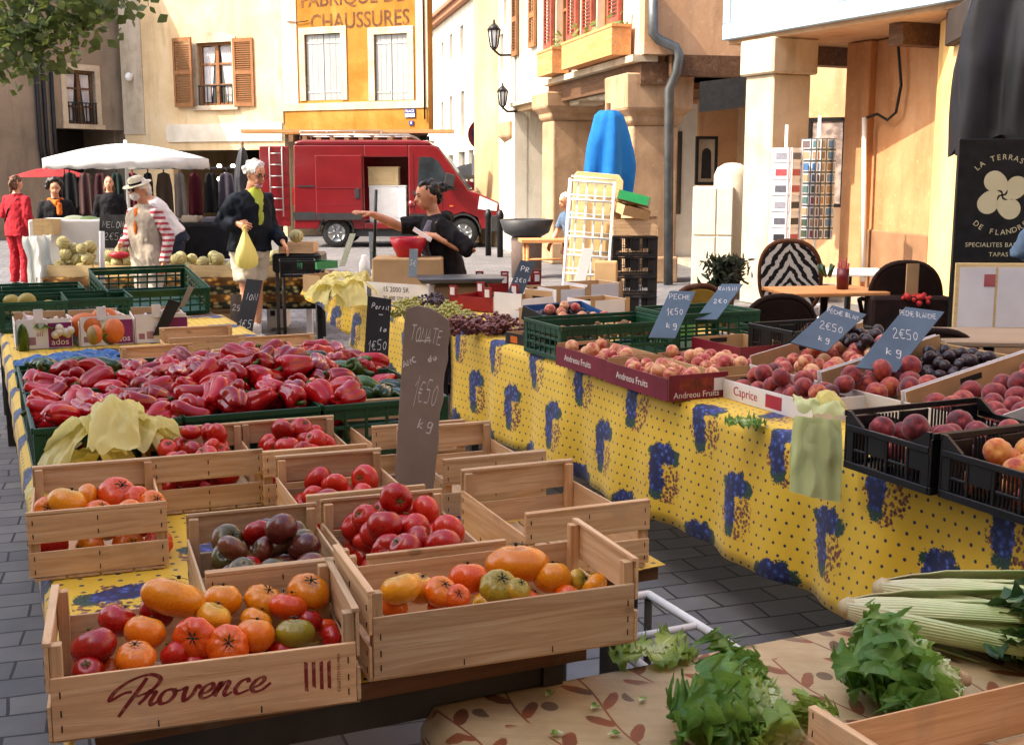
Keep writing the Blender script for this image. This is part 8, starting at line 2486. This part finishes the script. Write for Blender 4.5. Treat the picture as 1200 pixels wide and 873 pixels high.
for lab, a, b, H in (('white and wood carton nearest the plum tray', (609, 385), (640, 388), .11), ('white carton at the corner beside the blue plum tray', (642, 388), (690, 381), .10), ('white carton with a wooden corner behind the plum tray', (692, 374), (737, 371), .11),
                     ('open white carton in the middle row of boxes', (652, 361), (690, 359), .12), ('tall folded white carton below the grid rack', (688, 356), (729, 353), .13), ('small lilac white carton left in the back row', (620, 356), (650, 355), .10)):
    t = tray_px(lab, a, b, ZF, .28, H, [M_WCARD, M_WCARD, M_WCARD, M_WCARD], M_CARD, name='carton', cat='box', group='white cartons on the fruit table')
    wd = (at(*b, z=ZF) - at(*a, z=ZF)).length
    for s in (-1, 1): mb = MB(); mb.b2((s * wd / 2 - s * .03, -.1445, .0), (s * wd / 2 + s * .002, -.1405, H + .012)); mb.build('wood_corner', M_CARD, t)
pt = tray_px('small black and orange printed plum tray at the cloth edge', (592, 402), (637, 411), ZF, .30, .06, [M_BLACKP] * 4, M_CARD, prints=[(2, -.12, .01, -.06, .045, M_ORSC), (2, .0, .01, .05, .045, M_ORSC)])
fill_tray(pt, .09, .13, 16, .022, .026, 'plum', 'dark plum in the small black and orange tray', 'plums in the small tray', 92, name='plum')
p2 = W(3.02, 6.0, ZR + .03)
pt = tray('blue lined black tray of plums tilted behind the green crate', .42, .34, .08, p2, 0, (Matrix.Rotation(AX + .2, 3, 'Z') @ Matrix.Rotation(R(12), 3, 'X')).to_euler(), outer=[M_BLACKP] * 4, inner=mat('blue_liner', '1c4a8a', '2a5c9c', .5))
fill_tray(pt, .19, .15, 20, .024, .03, 'plum', 'dark plum in the blue lined tray', 'plums in the blue tray', 93, name='plum')
fill_tray(pt, .19, .15, 8, .028, .033, 'peach', 'reddish peach among plums in the blue lined tray', 'peaches in the blue tray', 94, z0=.05)
pt = tray('pale wooden tray of pears with a green rim right of the blue tray', .46, .32, .08, W(3.35, 5.72, ZR), AX, outer=[M_PALEW, M_PALEW, mat('light_green_rim', '5aa04a', '6ab05a', .5), M_PALEW], inner=M_PALEW)
fill_tray(pt, .2, .14, 16, .032, .038, 'apricot', 'pale orange round fruit in the green rimmed wooden tray', 'fruit in the green rimmed tray', 95)
# grapes
def grape_mat(name, a, b, c):
    m = Mt(name, .3, 0, .5); v = m.coords('Object', shift=True); m.color(m.ramp(m.noise(v, 18, 3), [(.3, lin(a)), (.5, lin(b)), (.7, lin(c))]))
    m.bs.inputs['Subsurface Weight'].default_value = .2; m.bs.inputs['Subsurface Radius'].default_value = (.008, .006, .003); return m.m
M_GG = grape_mat('green_grape_skin', '7a7a34', '9a9848', 'aca45c'); M_RG = grape_mat('red_grape_skin', '4a2228', '6d363a', '84504c'); M_PG = grape_mat('purple_grape_skin', '241a26', '352634', '4a3544')
def grapes(px, py, m, lab, seed, n=70, z=None, grp=None):
    r = random.Random(seed); mb = MB(); p = at(px, py, z=ZF + .05)
    for k in range(n):
        x = r.uniform(-1, 1); rad = .05 * (1 - .35 * x)
        a = r.uniform(0, 6.28); q = rad * r.random() ** .5
        mb.ball((x * .09, q * math.cos(a), max(-.035, q * math.sin(a) * .8)), r.uniform(.009, .0115), 9, 6)
    mb.tube([(-.10, 0, .02), (-.05, 0, .03)], .004, 5)
    solo(mb, 'grape_bunch', m, lab, 'grapes', p, r.uniform(0, 6.28), grp)
for i, (px, py) in enumerate(((472, 366), (488, 362), (505, 366), (478, 357))): grapes(px, py, M_GG, 'green grape bunch left, between the two tall slates', i, grp='green grapes left')
for i, (px, py) in enumerate(((522, 366), (540, 368), (530, 361), (548, 374), (518, 374))): grapes(px, py, M_GG, 'green grape bunch right of the brown slate top', 10 + i, grp='green grapes right')
for i, (px, py) in enumerate(((540, 384), (560, 382), (578, 384), (566, 375), (585, 376), (551, 379), (574, 380), (594, 383), (528, 383))): grapes(px, py, M_RG, 'dark red grape bunch at the edge of the yellow cloth', 20 + i, grp='red grapes')
for i, (px, py) in enumerate(((505, 355), (512, 350))): grapes(px, py, M_PG, 'purple grape bunch beside the second white box', 40 + i, grp='purple grapes')
# far end odds and ends
mb = MB()
for k, (px, py, w0) in enumerate(((395, 330, .30), (410, 338, .28), (382, 340, .22), (420, 330, .2))):
    o = at(px, py, z=ZF + .10)
    fold(w0 * .8, w0 * 1.3, .13, .5 + k * 1.3, o.x, o.y, o.z - .08, 3.3 * k + 1, .02)
    fold(w0 * .6, w0 * 1.1, .12, 2.2 + k, o.x + .03, o.y, o.z - .06, 2.3 * k + 20, -.02)
solo(mb, 'plastic_bag', M_YBAG, 'heap of sunlit yellow plastic bags at the far end of the yellow cloth', 'bags')
mb = MB(); mb.lathe([(.085, 0), (.12, .08), (.14, .14), (.134, .14), (.112, .075), (.078, .01)], 32); solo(mb, 'plastic_bowl', M_PINKP, 'bright red plastic bowl in front of the woman stall keeper', 'bowl', at(479, 301, Y=8.75) )
p = at(479, 301, Y=8.75)
mb = MB(); mb.b2((-.25, -.18, ZF), (.25, .18, p.z - .0)); solo(mb, 'scale_box', M_CARD, 'brown box under the red plastic bowl', 'box', (p.x, 8.75, 0), bevel=.01)
sc = thing('weighing_scale', 'grey weighing scale with a wide tray in front of the stall keeper', 'scale', W(3.05, 7.75, ZF), AX - .3)
mb = MB(); mb.b2((-.20, -.14, 0), (.20, .14, .13)); mb.build('scale_body', mat('beige_scale', '7a6a58', '8c7c68', .6), sc, bevel=.02)
mb = MB(); mb.prism([(-.27, .14), (.27, .14), (.30, .175), (-.30, .175)], -.18, .18); mb.build('weigh_tray', M_ZINC, sc, bevel=.006)
for i, (px, py, m, lab) in enumerate(((428, 322, M_WHITEP, 'white jug among the yellow bags, left'), (443, 325, M_WHITEP, 'small white bottle right of the jug'), (463, 322, M_WHITEP, 'white ribbed beaker before the red bowl'))):
    p = at(px, py, z=ZF + .03); mb = MB(); mb.lathe([(.05, 0), (.055, .12), (.035, .16), (.028, .2), (.0, .2)] if i < 2 else [(.06, 0), (.07, .17), (.06, .17), (.05, .01)], 18); solo(mb, 'jug', m, lab, 'jug', (p.x, p.y, ZF))
for i, (px, py) in enumerate(((418, 325), (430, 330), (442, 328), (424, 321), (436, 333))):
    mb = MB(); mb.ball((0, 0, 0), .035, 12, 9); solo(mb, 'orange', mat('orange_peel', 'c06a1c', 'd07c2c', .5, 0, 30), 'round orange beside the yellow bags', 'orange', at(px, py, z=ZF + .035), group='oranges by the yellow bags')
put_slate('price_slate', 'pale leaning price strip standing behind the yellow bags', (397, 312), (404, 312), (410, 274), 9.3, 9.4, mat('pale_slate', '9aa08a', 'b4b8a0', .6), [('1€', .1, .5, .2)], .006)
put_slate('price_slate', 'slim grey price strip upright left of the red bowl', (434, 316), (442, 316), (432, 272), 9.3, 9.35, mat('grey_slate', '6a7a84', '8a98a0', .6), [('2€', .1, .5, .2)], .006)
put_slate('price_slate', 'grey chalk strip standing in front of the red bowl', (478, 325), (488, 325), (480, 292), 8.3, 8.35, mat('grey_slate', '6a7a84', '8a98a0', .6), [('3€', .1, .4, .2)], .006)
mb = MB(); mb.tube([(0, 0, 0), (.03, 0, .62)], .012, 8); solo(mb, 'support_stick', M_BLACKP, 'thin black stick rising to the pointing hand of the stall keeper', 'stick', at(438, 318, Y=9.2))
tray_px('green plastic tray at the far end beyond the yellow bags', (372, 316), (396, 314), ZF, .28, .07, [mat('bright_green_plastic', '1c7a48', '249055', .4)] * 4, M_GREENP)
plastic_crate('black crate at the far table end beside the hand of the man', .3, .3, .14, M_BLACKP, at(345, 325, z=ZF) + Vector((0, .15, 0)), .2, style='ribs')
tray_px('brown carton left of the yellow bags at the table corner', (355, 342), (376, 344), ZF, .25, .13, [M_CARD] * 4, M_CARD, name='carton', cat='box')
tray_px('white paper lined tray behind the long slotted box', (430, 338), (492, 338), ZF, .3, .07, [M_WCARD] * 4, M_WCARD)
bpy.data.scenes.remove(WORK)
